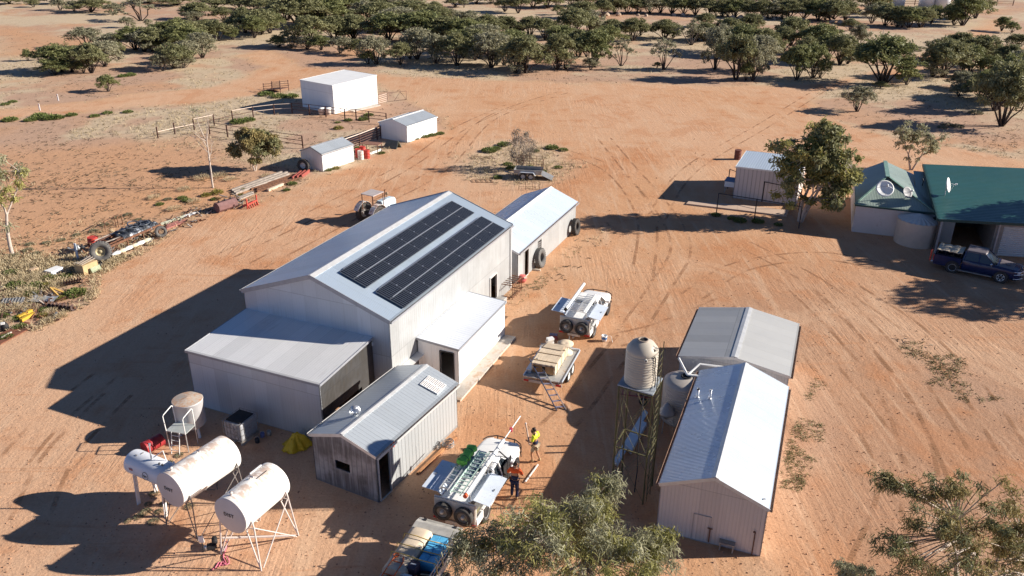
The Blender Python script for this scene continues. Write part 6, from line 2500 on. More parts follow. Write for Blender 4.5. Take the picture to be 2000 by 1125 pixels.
for sx in (-0.55, 0.55):
    for yy in (-1.0, 0.2):
        mb = MB()
        mb.bar((sx, yy, 0.8), (sx, yy, 2.3), 0.05)
        mb.build("shade_post", RUSTY, tx)
mb = MB()
mb.box((0, -0.72, 1.12), (0.5, 0.42, 0.08))
mb.box((0, -0.92, 1.3), (0.5, 0.08, 0.34))
mb.build("seat", BLACK, tx, bevel=0.03)
mb = MB()
mb.lathe(TORUS_PROF(0.2, 0.02, 8), 18, (0, -0.18, 1.5), RX(0.5))
mb.tube([(0, -0.15, 1.5), (0, 0.35, 1.25)], 0.02, 6)
mb.build("steering_wheel", BLACK, tx)
mb = MB()
mb.tube([(0.18, 0.85, 1.4), (0.18, 0.85, 2.2), (0.22, 0.9, 2.28)], 0.04, 8)
mb.build("exhaust", RUSTY, tx)
mb = MB()
mb.tube([(-0.1, 1.45, 1.4), (-0.1, 1.45, 1.68)], 0.035, 8)
mb.lathe([(0.001, 0), (0.12, 0), (0.12, 0.16), (0.001, 0.18)], 14, (-0.1, 1.45, 1.66))
mb.build("air_cleaner", paint("brown_cleaner", (0.3, 0.2, 0.12), 0.6), tx)

# ------------------------------------------------------------------ cage trailer by the grey bush
q = at(1030, 351)
bt = thing("box_trailer", "small grey tandem trailer with a mesh side and lowered ramp", "trailer", (q.x + 0.1, q.y + 0.75, 0), radians(80))
mb = MB()
mb.box((0, 0, 0.52), (1.45, 2.5, 0.06))
for s in (-1, 1):
    mb.box((s * 0.73, 0, 0.70), (0.04, 2.5, 0.34))
mb.box((0, 1.25, 0.70), (1.45, 0.04, 0.34))
mb.build("tub", GREYSTEEL, bt)
mb = MB()
for x in (0.73,):
    for i in range(5):
        mb.bar((x, -1.22 + i * 0.61, 0.85), (x, -1.22 + i * 0.61, 1.85), 0.035)
    for zz in (1.1, 1.35, 1.6, 1.85):
        mb.bar((x, -1.22, zz), (x, 1.22, zz), 0.025)
for s in (-1, 1):
    mb.bar((s * 0.7, -1.28, 0.5), (s * 0.7, -1.28, 1.6), 0.04)
mb.build("mesh_side", RUSTY, bt)
mb = MB()
mb.slab([(-0.7, -2.3, 0.05), (0.7, -2.3, 0.05), (0.7, -1.27, 0.5), (-0.7, -1.27, 0.5)], 0.03)
mb.build("ramp", GREYSTEEL, bt)
for s in (-1, 1):
    mb = MB()
    for y0_, z0_, y1_, z1_ in ((-0.78, 0.45, -0.6, 0.72), (-0.6, 0.72, 0.6, 0.72), (0.6, 0.72, 0.78, 0.45)):
        mb.bar((s * 0.88, y0_, z0_), (s * 0.88, y1_, z1_), 0.26, 0.02, up=(0.01, 0, 1))
    mb.build("mudguard", ALU, bt)
wheels(bt, 0.31, 0.19, 0.87, (-0.36, 0.36), RIMW)
mb = MB()
for s in (-1, 1):
    mb.bar((s * 0.6, 1.25, 0.45), (0, 2.2, 0.42), 0.06, 0.08)
mb.build("drawbar", GREYSTEEL, bt)
# one rusty rail frame, and two ladder-shaped cast shadows built as low bars
for k_, (pa, pb_, h_, n_, lab) in enumerate((((1013, 371), (1054, 371), 0.75, 4, "thin rusty rail frame standing just behind the long shed"), ((924, 311), (967, 311), 0.16, 6, "low rusty ladder frame lying on dirt left of the grey bush"), ((925, 357), (964, 357), 0.16, 5, "low rusty ladder frame lying on dirt left of the small trailer"))):
    a, b = at(*pa), at(*pb_)
    c = (a + b) / 2
    t = thing("frame_and_shadow_bars", lab, "frame", c)
    mb = MB()
    if k_ == 0:
        mb.bar(a - c + Vector((0, 0, h_)), b - c + Vector((0, 0, h_)), 0.03)
        mb.bar(a - c + Vector((0, 0, h_ * 0.4)), b - c + Vector((0, 0, h_ * 0.4)), 0.02)
        for i in range(n_):
            p_ = (a - c).lerp(b - c, i / (n_ - 1))
            mb.bar(p_, p_ + Vector((0, 0, h_)), 0.03)
    else:
        off = Vector((-0.25, 0.75, 0))
        mb.bar(a - c + Vector((0, 0, 0.05)), b - c + Vector((0, 0, 0.05)), 0.03)
        mb.bar(a - c + off + Vector((0, 0, 0.05)), b - c + off + Vector((0, 0, 0.05)), 0.03)
        for i in range(n_):
            p_ = (a - c).lerp(b - c, i / (n_ - 1)) + Vector((0, 0, 0.05))
            mb.bar(p_, p_ + off, 0.03)
    mb.build("rails", RUSTY, t)

# ------------------------------------------------------------------ fences and gates
def fence(name, label, posts, h, rails, postr, railr, mat, railmats=None, extra_top=0.0, cat="fence", square=True):
    """posts: ground points; rails: heights; railmats: {(bay, rail index): material}"""
    c = posts[len(posts) // 2]
    f = thing(name, label, cat, (c.x, c.y, 0))
    for p in posts:
        mb = MB()
        q = p - c
        if square:
            mb.bar((q.x, q.y, 0), (q.x, q.y, h + extra_top), postr * 2)
        else:
            mb.tube([(q.x, q.y, 0), (q.x, q.y, h + extra_top)], postr, 7)
        mb.build("post", mat, f)
    for k, zz in enumerate(rails):
        for i in range(len(posts) - 1):
            m = (railmats or {}).get((i, k), mat)
            if m is None:
                continue
            a, b = posts[i] - c, posts[i + 1] - c
            mb = MB()
            mb.tube([(a.x, a.y, zz), (b.x, b.y, zz)], railr, 6)
            mb.build("rail", m, f)
    return f


DARKRUST = paint("dark_rust_pipe", (0.11, 0.055, 0.042), 0.8, 0.1, 0.25)
PALEPIPE = paint("pale_pipe_rail", (0.70, 0.56, 0.46), 0.5, 0.1, 0.08)
ps = [at(*q) for q in ((309, 270), (342, 262), (380, 254), (419, 245), (455, 237), (495, 229), (536, 224), (571, 222))]
fence("yard_fence", "post and rail yard fence with some pale top rails left of the tall white shed", ps, 1.25, (1.22, 0.68), 0.055, 0.035, DARKRUST,
      {(0, 0): None, (0, 1): PALEPIPE, (1, 1): PALEPIPE, (2, 0): PALEPIPE, (3, 0): None, (4, 0): PALEPIPE, (5, 0): PALEPIPE, (6, 0): PALEPIPE, (6, 1): PALEPIPE, (5, 1): PALEPIPE, (1, 0): None})
ps = [at(*q) for q in ((571, 222), (605, 225), (637, 229), (674, 234), (696, 235), (721, 239), (755, 243))]
fence("yard_fence", "dark rusty pipe fence running from the tall white shed to the far garden shed", ps, 1.3, (1.28, 0.9, 0.5), 0.06, 0.035, DARKRUST)
ps = [at(*q) for q in ((410, 262), (445, 268), (478, 273), (530, 281), (592, 290))]
fence("yard_fence", "dark rusty cross fence behind the rounded yard tree", ps, 1.35, (1.32, 0.8, 0.4), 0.06, 0.035, DARKRUST)
ps = [at(*q) for q in ((676, 297), (703, 287), (737, 273), (744, 270))]
fence("cattle_rails", "dark cattle rails with one pale top rail between the two garden sheds", ps, 1.35, (1.35, 1.1, 0.85, 0.6, 0.35), 0.06, 0.05, DARKRUST, {(0, 0): PALEPIPE, (1, 0): PALEPIPE})
ps = [at(740, 206), at(756, 201)]
fence("farm_gate", "five-barred white gate against the tall white shed", ps, 1.2, (1.18, 0.95, 0.72, 0.5, 0.28), 0.03, 0.03, PALEPIPE, cat="gate")
a, b = at(757, 200), at(794, 195)
g = thing("wire_gate", "thin sagging wire gate with a triangular brace beside the white gate", "gate", a)
mb = MB()
d = b - a
for p0_, p1_ in ((Vector((0, 0, 0.1)), Vector((0, 0, 1.2))), (d + Vector((0, 0, 0.0)), d + Vector((0, 0, 1.15))), (Vector((0, 0, 1.2)), d + Vector((0, 0, 1.15))), (Vector((0, 0, 0.1)), d + Vector((0, 0, 0.05)))):
    mb.tube([p0_, p1_], 0.022, 5)
mb.tube([d * 0.35 + Vector((0, 0, 0.1)), d * 0.68 + Vector((0, 0, 1.15)), d + Vector((0, 0, 0.05))], 0.022, 5)
mb.build("frame", DARKRUST, g)
# dark pipe enclosure in front of the beige shed
ps = [at(1421, 368), at(1488, 394), at(1560, 410)]
fence("pipe_enclosure", "back row of the tall black pipe enclosure by the beige shed", ps, 1.75, (1.75,), 0.035, 0.035, DARK)
ps = [at(1399, 418), at(1473, 430), at(1560, 446)]
fence("pipe_enclosure", "front row of the tall black pipe enclosure over the concrete path", ps, 1.75, (1.75,), 0.035, 0.035, DARK)
qs = [at(*q) for q in ((1340, 400), (1345, 395), (1440, 402), (1540, 413), (1536, 424), (1440, 412))]
mb = MB()
c = qs[2]
mb.slab([q - c + Vector((0, 0, 0.12)) for q in (qs[5], qs[4], qs[3], qs[2])], 0.12)
mb.slab([q - c + Vector((0, 0, 0.117)) for q in (qs[0], qs[5], qs[2], qs[1])], 0.117)
o = mb.build("concrete_path", paint("pinkish_concrete", (0.52, 0.38, 0.29), 0.9, 0.0, 0.06, 1), None)
o.location = c
tag(o, "pinkish concrete path in front of the beige shed", "path")
drum("rusty brown burn drum standing on dirt behind the beige shed", at(1440, 311), paint("burnt_drum", (0.14, 0.05, 0.04), 0.8, 0.0, 0.2), h=0.95, r=0.33)
for k_, (x, y, lab) in enumerate(((78, 216, "short white guide post nearer the left frame edge by the dirt road"), (114, 197, "short white guide post farther along the dirt road"))):
    t = thing("guide_post", lab, "guide post", at(x, y))
    mb = MB()
    mb.box((0, 0, 0.42), (0.14, 0.07, 0.84))
    mb.build("post", TRIM_WHITE, t)
    mb = MB()
    mb.box((0, -0.04, 0.7), (0.09, 0.012, 0.12))
    mb.build("reflector", REDLENS, t)

# ------------------------------------------------------------------ scrap along the left edge of the yard
def lay(name, label, pts, w, h, mat, cat, z=0.03, n=1, gap=0.0, lift=0.0):
    """long pieces lying on the ground between two photo points"""
    a, b = at(*pts[0]), at(*pts[1])
    c = (a + b) / 2
    d = (b - a).normalized()
    s = Vector((-d.y, d.x, 0))
    t = thing(name, label, cat, (c.x, c.y, 0))
    for k in range(n):
        o = s * (k - (n - 1) / 2) * (w + gap)
        L0, L1 = 0.12 * ((k * 37) % 5 - 2), 0.1 * ((k * 53) % 5 - 2)
        mb = MB()
        mb.bar(a - c + o + d * L0 + Vector((0, 0, z + h / 2)), b - c + o + d * L1 + Vector((0, 0, z + h / 2 + lift)), w, h)
        mb.build("piece", mat, t)
    return t


q = at(198, 512)
tyre_thing("tyre", "huge tractor tyre on a pale rim facing the yard beside the red drum", (q.x, q.y + 0.2, 0), 0.70, 0.42, (0.35, -0.93, 0), 0.20, 0.46, paint("tan_rim", (0.42, 0.36, 0.22), 0.6, 0.1, 0.2), RUBBER_D)
drum("bright red drum standing among scrap behind the huge tractor tyre", at(185, 488), RED, h=0.98, r=0.34)
q = at(316, 463)
tyre_thing("tyre", "old grey tyre at the far end of the scrap rack", (q.x, q.y, 0), 0.42, 0.26, (0.5, -0.86, 0), 0.15, 0.5, None, RUBBER_D)
q = at(594, 335)
tyre_thing("tyre", "big black tyre leaning on the shaded end of the garden shed", (q.x, q.y, 0), 0.58, 0.34, (-0.3, -0.95, 0), 0.1, 0.5, RIMW)
# scrap rack: a long low frame heaped with black plastic and rails
a, b = at(214, 500), at(318, 455)
c = (a + b) / 2
ax = (b - a).normalized()
ay = Vector((-ax.y, ax.x, 0))
L = (b - a).length
ryaw = atan2(ax.y, ax.x)
rk = thing("scrap_rack", "long rusty rack heaped with dark scrap beside the tractor tyre", "rack", (c + ay * 0.9).to_tuple(), ryaw)
mb = MB()
for s in (-0.85, 0.85):
    mb.bar((-L / 2, s, 0.62), (L / 2, s, 0.68), 0.1, 0.14)
for i in range(7):
    x = -L / 2 + 0.2 + i * (L - 0.4) / 6
    mb.bar((x, -0.85, 0.6), (x, 0.85, 0.6), 0.08)
for i in range(4):
    x = -L / 2 + 0.3 + i * (L - 0.6) / 3
    for s in (-0.85, 0.85):
        mb.bar((x, s, 0), (x, s, 0.6), 0.08)
mb.build("frame", RUSTY, rk)
for k in range(9):
    random.seed(100 + k)
    mb = MB()
    yy = -0.7 + k * 0.16
    x0_ = random.uniform(-L / 2, -0.6)
    mb.bar((x0_, yy, 0.74 + 0.05 * (k % 3)), (x0_ + random.uniform(1.8, 3.2), yy + random.uniform(-0.15, 0.15), 0.78 + 0.05 * (k % 2)), 0.09, 0.06)
    mb.build("rail_offcut", (RUSTY, DARKRUST, OLDWOOD)[k % 3], rk)
sh = thing("plastic_sheeting", "crumpled black and silver sheeting draped on the scrap rack", "sheeting", (c + ay * 0.9 + ax * 0.7).to_tuple(), ryaw)
mb = MB()
vs, fs = [], []
nu, nv = 30, 14
for i in range(nu):
    for j in range(nv):
        u_, v_ = i / (nu - 1), j / (nv - 1)
        zz = 0.86 + 0.22 * abs(mnoise.noise(Vector((u_ * 5, v_ * 2.4, 1)))) + 0.12 * mnoise.noise(Vector((u_ * 13, v_ * 6, 5))) - 0.3 * max(0, abs(v_ - 0.5) - 0.38) / 0.12
        vs.append((-1.6 + 3.3 * u_ + 0.2 * mnoise.noise(Vector((v_ * 4, 3, 1))), -0.85 + 1.7 * v_ + 0.18 * mnoise.noise(Vector((u_ * 6, 8, 1))), zz))
for i in range(nu - 1):
    for j in range(nv - 1):
        fs.append((i * nv + j, (i + 1) * nv + j, (i + 1) * nv + j + 1, i * nv + j + 1))
mb.mesh(vs, fs)
mb.build("sheet", paint("black_silver_plastic", (0.03, 0.035, 0.045), 0.35, 0.0, 0.6, 2.2, (0.32, 0.35, 0.4), 0.3), sh)
mb = MB()
for k in range(5):
    random.seed(140 + k)
    mb.lathe(TORUS_PROF(0.3 + 0.05 * k, 0.05, 8), 18, (-0.9 + 0.42 * k, random.uniform(-0.4, 0.3), 0.98 + 0.06 * (k % 2)), RX(random.uniform(-0.3, 0.3)))
mb.build("hose_rolls", paint("slate_hose", (0.07, 0.08, 0.1), 0.45), sh)
t = thing("white_bags", "white feed bags and foam bundle under the front of the scrap rack", "bags", at(258, 486), ryaw)
for k in range(6):
    random.seed(160 + k)
    mb = MB()
    secs = []
    for i in range(7):
        f_ = i / 6
        r = 0.17 * (0.5 + sin(pi * f_) * 0.6)
        secs.append([(-0.4 + 0.8 * f_ + (k - 2.5) * 0.55, r * 1.2 * cos(a_) + random.uniform(-0.01, 0.01), 0.16 + r * 0.8 * sin(a_)) for a_ in [2 * pi * m / 10 for m in range(10)]])
    loft(mb, secs)
    mb.build("bag", (TRIM_WHITE, paint("cream_bag", (0.62, 0.55, 0.42), 0.8))[k % 2], t)
lay("steel_channel", "pair of brown channels slanting down in front of the scrap rack", ((214, 470), (236, 500)), 0.14, 0.1, RUSTY, "steel bar", n=2, gap=0.12)
lay("rusty_rod", "single rusty rod lying on dirt in front of the scrap rack", ((249, 480), (268, 489)), 0.05, 0.04, RUSTY, "rod")
t = thing("trestle_frame", "thin rusty trestle frame behind the scrap rack, left one", "trestle", at(217, 448), ryaw)
mb = MB()
for x in (-0.5, 0.5):
    mb.bar((x, 0, 0), (x, 0, 0.8), 0.05)
mb.bar((-0.5, 0, 0.8), (1.0, 0.1, 0.9), 0.05)
mb.build("frame", RUSTY, t)
t = thing("trestle_frame", "thin rusty trestle frame behind the scrap rack, right one", "trestle", at(236, 441), ryaw + 0.3)
mb = MB()
for x in (-0.3, 0.3):
    mb.bar((x, 0, 0), (x, 0, 0.8), 0.05)
mb.bar((-0.35, 0, 0.8), (0.35, 0, 0.8), 0.05)
mb.build("frame", RUSTY, t)
t = thing("scrap_machine", "grey engine parts heaped left of the red drum", "machinery", at(166, 495), 0.3)
for k in range(8):
    random.seed(180 + k)
    mb = MB()
    x, y = random.uniform(-0.7, 0.7), random.uniform(-0.4, 0.5)
    if k % 2:
        mb.bar((x, y, 0.1), (x + random.uniform(-0.5, 0.5), y + random.uniform(-0.3, 0.3), random.uniform(0.4, 0.85)), 0.09, 0.07)
    else:
        mb.lathe([(0.001, 0), (0.2, 0), (0.2, 0.16), (0.08, 0.2), (0.08, 0.3), (0.001, 0.3)], 14, (x, y, random.uniform(0.05, 0.5)), RX(random.uniform(-1, 1)))
    mb.build("piece", (GREYSTEEL, RUSTY, DARK, GALV)[k % 4], t)
q = at(153, 508)
t = thing("white_post", "upright pale plastic strip standing in the scrap's shadow", "strip", q)
mb = MB()
mb.box((0, 0, 0.62), (0.14, 0.06, 1.25))
mb.build("strip", paint("pale_blue_strip", (0.55, 0.62, 0.70), 0.5), t)
lay("white_board", "white board lying slanted at the foot of the pale strip", ((148, 518), (176, 503)), 0.22, 0.08, TRIM_WHITE, "board", n=2, gap=0.02)
q = at(171, 531)
t = thing("tan_cabinet", "tan metal cabinet on its side with boards on top, by the yard edge", "cabinet", q, ryaw)
mb = MB()
mb.box((0, 0, 0.35), (1.2, 0.8, 0.7))
mb.build("case", paint("tan_cabinet_paint", (0.50, 0.36, 0.19), 0.7, 0.0, 0.15, 2), t, bevel=0.02)
mb = MB()
mb.box((0.2, -0.52, 0.22), (0.75, 0.2, 0.36), mat=RX(-0.4))
mb.build("door", paint("sage_green_door", (0.30, 0.34, 0.22), 0.7), t)
mb = MB()
for k in range(3):
    mb.bar((-0.5, -0.2 + 0.2 * k, 0.74), (0.7, -0.1 + 0.2 * k, 0.76 + 0.05 * k), 0.07, 0.04)
mb.build("board", OLDWOOD, t)
q = at(194, 521)
t = thing("black_tub", "small black tub beside the tan cabinet", "tub", q)
mb = MB()
mb.lathe([(0.001, 0), (0.2, 0), (0.24, 0.3), (0.22, 0.3), (0.2, 0.1), (0.001, 0.08)], 16)
mb.build("tub", BLACK, t)
q = at(107, 534)
t = thing("pale_box", "low pale blue-white box lying in grass left of the tan cabinet", "box", q, ryaw)
mb = MB()
mb.box((0, 0, 0.16), (0.9, 0.6, 0.3))
mb.build("case", paint("blue_white_box", (0.58, 0.62, 0.72), 0.5), t, bevel=0.02)
mb = MB()
mb.box((0, 0, 0.32), (0.94, 0.64, 0.03))
mb.build("lid", TRIM_WHITE, t)
lay("white_board", "white board lying in grass just left of the pale blue box", ((84, 533), (105, 527)), 0.3, 0.06, TRIM_WHITE, "board")
lay("pale_log", "short pale log lying on dirt left of the pale box", ((66, 531), (79, 526)), 0.28, 0.22, paint("pale_log_wood", (0.5, 0.36, 0.24), 0.85), "log")
# auger coils
for k_, (pa, pb_, lab) in enumerate((((126, 558), (163, 551), "dark spiral auger lying in weeds, upper of the two"), ((95, 600), (148, 607), "dark spiral auger lying on the yard edge, lower of the two"))):
    a, b = at(*pa), at(*pb_)
    c = (a + b) / 2
    d = b - a
    Lq = d.length
    t = thing("auger", lab, "auger", (c.x, c.y, 0), atan2(d.y, d.x))
    mb = MB()
    mb.tube([(-Lq / 2, 0, 0.2), (Lq / 2, 0, 0.2)], 0.05, 8)
    mb.build("shaft", RUSTY, t)
    mb = MB()
    n_ = 90
    turns = 7
    for i in range(n_):
        a0, a1 = 2 * pi * turns * i / n_, 2 * pi * turns * (i + 1) / n_
        x0_, x1_ = -Lq / 2 + Lq * i / n_, -Lq / 2 + Lq * (i + 1) / n_
        mb.face([(x0_, 0.05 * cos(a0), 0.2 + 0.05 * sin(a0)), (x0_, 0.2 * cos(a0), 0.2 + 0.2 * sin(a0)), (x1_, 0.2 * cos(a1), 0.2 + 0.2 * sin(a1)), (x1_, 0.05 * cos(a1), 0.2 + 0.05 * sin(a1))])
    mb.build("flight", paint("dark_auger_steel", (0.09, 0.06, 0.055), 0.6, 0.2, 0.3), t, recalc=False, solid=0.02)
lay("yellow_beam", "yellow painted steel beam lying in the weeds", ((42, 625), (66, 612)), 0.2, 0.18, paint("yellow_steel", (0.55, 0.34, 0.04), 0.6, 0.0, 0.15), "beam", n=2, gap=0.25)
q = at(112, 577)
t = thing("yellow_frame", "faded yellow bent frame standing in weeds beside the green clump", "frame", q)
mb = MB()
mb.bar((-0.4, 0.1, 0.5), (0.15, -0.1, 0.0), 0.1, 0.1)
mb.bar((-0.35, 0.25, 0.4), (0.5, 0.2, 0.05), 0.16, 0.06)
mb.bar((0.15, -0.1, 0.02), (0.5, 0.2, 0.1), 0.08)
mb.build("frame", paint("faded_yellow_brown", (0.42, 0.26, 0.07), 0.7), t)
q = at(85, 588)
t = thing("tin_scrap", "crumpled silver tin sheet lying in dry grass", "tin sheet", q)
mb = MB()
vs, fs = [], []
for i in range(9):
    for j in range(7):
        vs.append((-0.8 + 0.2 * i, -0.4 + 0.13 * j, 0.12 + 0.25 * abs(mnoise.noise(Vector((i * 0.6, j * 0.7, 3))))))
for i in range(8):
    for j in range(6):
        fs.append((i * 7 + j, (i + 1) * 7 + j, (i + 1) * 7 + j + 1, i * 7 + j + 1))
mb.mesh(vs, fs)
mb.build("sheet", GALV, t, solid=0.01)
q = at(26, 593)
t = thing("window_panel", "grey ribbed panel lying in dark weeds at the left frame edge", "panel", q, 0.15)
mb = MB()
mb.box((0, 0, 0.2), (1.3, 0.5, 0.06), mat=RX(0.25))
for i in range(7):
    mb.box((-0.55 + i * 0.18, 0, 0.25), (0.03, 0.48, 0.04), mat=RX(0.25))
mb.build("panel", GREYSTEEL, t)
lay("rusty_plate", "wide rust-brown steel plates lying at the left frame edge", ((-6, 668), (58, 634)), 0.5, 0.05, paint("red_brown_plate", (0.19, 0.075, 0.045), 0.85, 0.0, 0.15), "steel plate", n=2, gap=0.04)
lay("pale_batten", "thin pale batten lying on the rust-brown plates", ((10, 659), (29, 649)), 0.07, 0.05, paint("weathered_white", (0.6, 0.52, 0.46), 0.8), "batten", z=0.09)
q = at(11, 645)
t = thing("black_bag", "small black and white bag in green weeds at the left frame edge", "bag", q)
mb = MB()
mb.lathe([(0.001, 0), (0.2, 0.02), (0.22, 0.3), (0.12, 0.5), (0.001, 0.52)], 12)
mb.build("bag", BLACK, t)
mb = MB()
mb.box((0.02, -0.12, 0.5), (0.2, 0.16, 0.1), rz=0.4)
mb.build("top", TRIM_WHITE, t)
# small dark bits of scrap nobody would count
mb = MB()
rs = random.Random(77)
for k in range(260):
    f_ = rs.random()
    px_, py_ = (150 + 330 * f_ + rs.uniform(-14, 14), 520 - 130 * f_ + rs.uniform(-16, 10)) if k % 3 else (rs.uniform(-10, 110), rs.uniform(565, 630))
    g_ = at(px_, py_)
    a_ = rs.uniform(0, 3.14)
    l_ = rs.uniform(0.15, 0.7)
    mb.bar(g_ + Vector((0, 0, 0.04)), g_ + Vector((l_ * cos(a_), l_ * sin(a_), rs.uniform(0.03, 0.3))), rs.uniform(0.03, 0.12), rs.uniform(0.02, 0.08), mi=rs.choice((0, 0, 1, 1, 2, 3)))
o = mb.build("scrap_litter", [RUSTY, DARKRUST, OLDWOOD, GREYSTEEL], None)
tag(o, "small rusty scrap and offcuts littered along the yard edge", "scrap", None, "stuff")
# tank, rake, timber piles toward the garden shed
a, b = at(424, 416), at(460, 404)
c = (a + b) / 2
d = b - a
t = thing("steel_tank", "long faceted brown steel tank lying at the yard edge", "tank", (c.x, c.y, 0), atan2(d.y, d.x))
mb = MB()
Lq = d.length
hx = [(0.42 * cos(radians(22.5 + 45 * k)), 0.42 + 0.42 * sin(radians(22.5 + 45 * k))) for k in range(8)]
mb.prism(hx, -Lq / 2, Lq / 2, axis='x')
mb.build("shell", paint("purple_brown_tank", (0.19, 0.10, 0.095), 0.7, 0.1, 0.15), t)
for k in range(3):
    mb = MB()
    mb.lathe([(0.001, 0), (0.08, 0), (0.08, 0.12), (0.001, 0.14)], 10, (-Lq / 3 + k * Lq / 3.2, 0, 0.8))
    mb.build("port", DARK, t)
mb = MB()
for k in range(2):
    mb.lathe([(0.39, 0), (0.41, 0), (0.41, 0.05), (0.39, 0.05)], 8, (-Lq / 6 + k * Lq / 3, 0, 0.42), RY(pi / 2) @ RZ(radians(22.5)))
mb.build("band", RUSTY, t)
q = at(493, 404)
t = thing("rake_frame", "bright red toothed implement frame standing at the yard edge", "implement", q, ryaw)
REDE = paint("implement_red", (0.48, 0.07, 0.05), 0.5, 0.0, 0.15)
mb = MB()
mb.bar((-0.6, 0, 0.35), (0.6, 0, 0.4), 0.12)
mb.bar((-0.6, 0.4, 0.2), (0.6, 0.4, 0.25), 0.1)
for k in range(5):
    mb.bar((-0.55 + k * 0.27, 0, 0.4), (-0.5 + k * 0.27, -0.15, 0.0), 0.07)
for s in (-0.6, 0.6):
    mb.bar((s, 0, 0), (s, 0, 0.85), 0.09)
    mb.bar((s, 0, 0.35), (s, 0.4, 0.2), 0.08)
mb.build("frame", REDE, t)
lay("timber_pile", "pile of grey rails and timber lying along the yard edge", ((456, 377), (560, 342)), 0.2, 0.16, OLDWOOD, "timber", n=3, gap=0.3, lift=0.15)
lay("rail_pile", "dark rusty rails lying under the grey timber", ((497, 372), (585, 345)), 0.16, 0.14, RUSTY, "rails", n=5, gap=0.14)
for k_ in range(3):
    lay("steel_stand", ("red-brown steel frame at the end of the rail pile, left one", "red-brown steel frame at the end of the rail pile, middle one", "red-brown steel frame at the end of the rail pile, right one")[k_], ((573 + 9 * k_, 351 - 2 * k_), (590 + 8 * k_, 338 - 1 * k_)), 0.12, 0.3, paint("red_brown_steel", (0.3, 0.075, 0.06), 0.6, 0.0, 0.2), "frame")
lay("pale_log", "pale sawn log lying on grass in front of the rail pile", ((527, 373), (556, 361)), 0.22, 0.2, paint("bare_pale_wood", (0.62, 0.48, 0.36), 0.8), "log")
lay("grey_plank", "pair of grey planks on grass between the red implement and the rail pile", ((467, 389), (495, 378)), 0.25, 0.1, OLDWOOD, "planks", n=2, gap=0.1)
lay("red_beams", "red and green painted steel beams lying right of the scrap rack", ((325, 446), (362, 432)), 0.16, 0.12, paint("dull_red_beam", (0.33, 0.13, 0.11), 0.6), "beams", n=3, gap=0.1)
lay("white_sheet_strip", "white strips lying at the end of the red and green beams", ((361, 424), (384, 417)), 0.25, 0.05, TRIM_WHITE, "strips", n=2, gap=0.05)
lay("pale_pole", "pale green pole lying above the red beams", ((312, 440), (360, 424)), 0.1, 0.08, paint("pale_green_pole", (0.45, 0.46, 0.36), 0.6), "pole", n=2, gap=0.12)
# drums and table between the garden sheds
GD = "drums beside the garden shed"
drum("red drum standing at the shed end, behind the white drum", at(700, 307), RED, h=0.85, group=GD)
drum("white plastic drum standing among the red drums at the shed end", at(705, 311), paint("chalk_drum", (0.62, 0.55, 0.50), 0.6), h=0.85, group=GD)
drum("red drum standing nearest the driveway, right of the white drum", at(717, 309), RED, h=0.85, group=GD)
drum("red drum at the back of the row, between white drum and the farthest red one", at(709, 302), RED, h=0.85, group=GD)
t = thing("steel_table", "rust-brown topped steel table behind the red drums", "table", at(727, 296), -0.3)
mb = MB()
mb.box((0, 0, 0.85), (1.9, 1.1, 0.05))
mb.build("table_top", paint("rust_top", (0.26, 0.13, 0.09), 0.7), t)
for sx in (-0.85, 0.85):
    for sy in (-0.45, 0.45):
        mb = MB()
        mb.bar((sx, sy, 0), (sx, sy, 0.83), 0.06)
        mb.build("leg", RUSTY, t)
t = thing("folded_cover", "small dark green canvas frame leaning open by the far garden shed", "cover", at(767, 288), -0.5)
mb = MB()
mb.slab([(-0.9, -0.45, 0.0), (0.8, -0.45, 0.0), (0.75, 0.05, 0.75), (-0.7, 0.05, 0.7)], 0.03)
mb.slab([(0.8, 0.5, 0.0), (-0.9, 0.5, 0.0), (-0.7, 0.07, 0.7), (0.75, 0.07, 0.75)], 0.03)
mb.build("canvas", paint("grey_green_canvas", (0.16, 0.18, 0.15), 0.7), t)
lay("white_pipe", "white pipe lengths lying in weeds right of the red drums", ((724, 301), (746, 293)), 0.1, 0.08, TRIM_WHITE, "pipe", n=2, gap=0.2)
GP = "white bins beside the tall white shed"
for k_, (x, y, lab) in enumerate(((628, 224, "white bin behind the pipe fence, left of a pair"), (641, 224, "white bin behind the pipe fence, right of a pair"))):
    t = thing("white_bin", lab, "bin", at(x, y), 0.1, GP)
    mb = MB()
    mb.lathe([(0.001, 0), (0.36, 0), (0.4, 0.75)], 16)
    mb.build("tub", paint("dirty_white_bin", (0.6, 0.54, 0.5), 0.6), t)
    mb = MB()
    mb.lathe([(0.40, 0.73), (0.44, 0.75), (0.44, 0.8), (0.001, 0.84)], 16)
    mb.build("lid", TRIM_WHITE, t)
t = thing("cattle_ramp", "dark steep loading ramp standing alone left of the tall white shed", "ramp", at(540, 178), -0.5)
mb = MB()
mb.slab([(-1.6, -0.8, 0.1), (1.6, -0.8, 0.6), (1.6, 0.8, 0.6), (-1.6, 0.8, 0.1)], 0.06)
for s in (-0.8, 0.8):
    for zz in (0.3, 0.6, 0.9):
        mb.bar((-1.6, s, zz), (1.6, s, zz + 0.5), 0.05)
    for x in (-1.5, 0, 1.5):
        mb.bar((x, s, 0), (x, s, 1.3 + x * 0.15), 0.07)
mb.build("ramp", DARKRUST, t)
t = thing("yard_bench", "small rough bench in weeds at the shaded wall of the bright roofed shed", "bench", at(1418, 1074), -0.37)
mb = MB()
mb.box((0, 0, 0.36), (0.6, 0.28, 0.04))
mb.build("seat", OLDWOOD, t)
for sx in (-0.24, 0.24):
    mb = MB()
    mb.box((sx, 0, 0.17), (0.05, 0.24, 0.34))
    mb.build("leg", OLDWOOD, t)
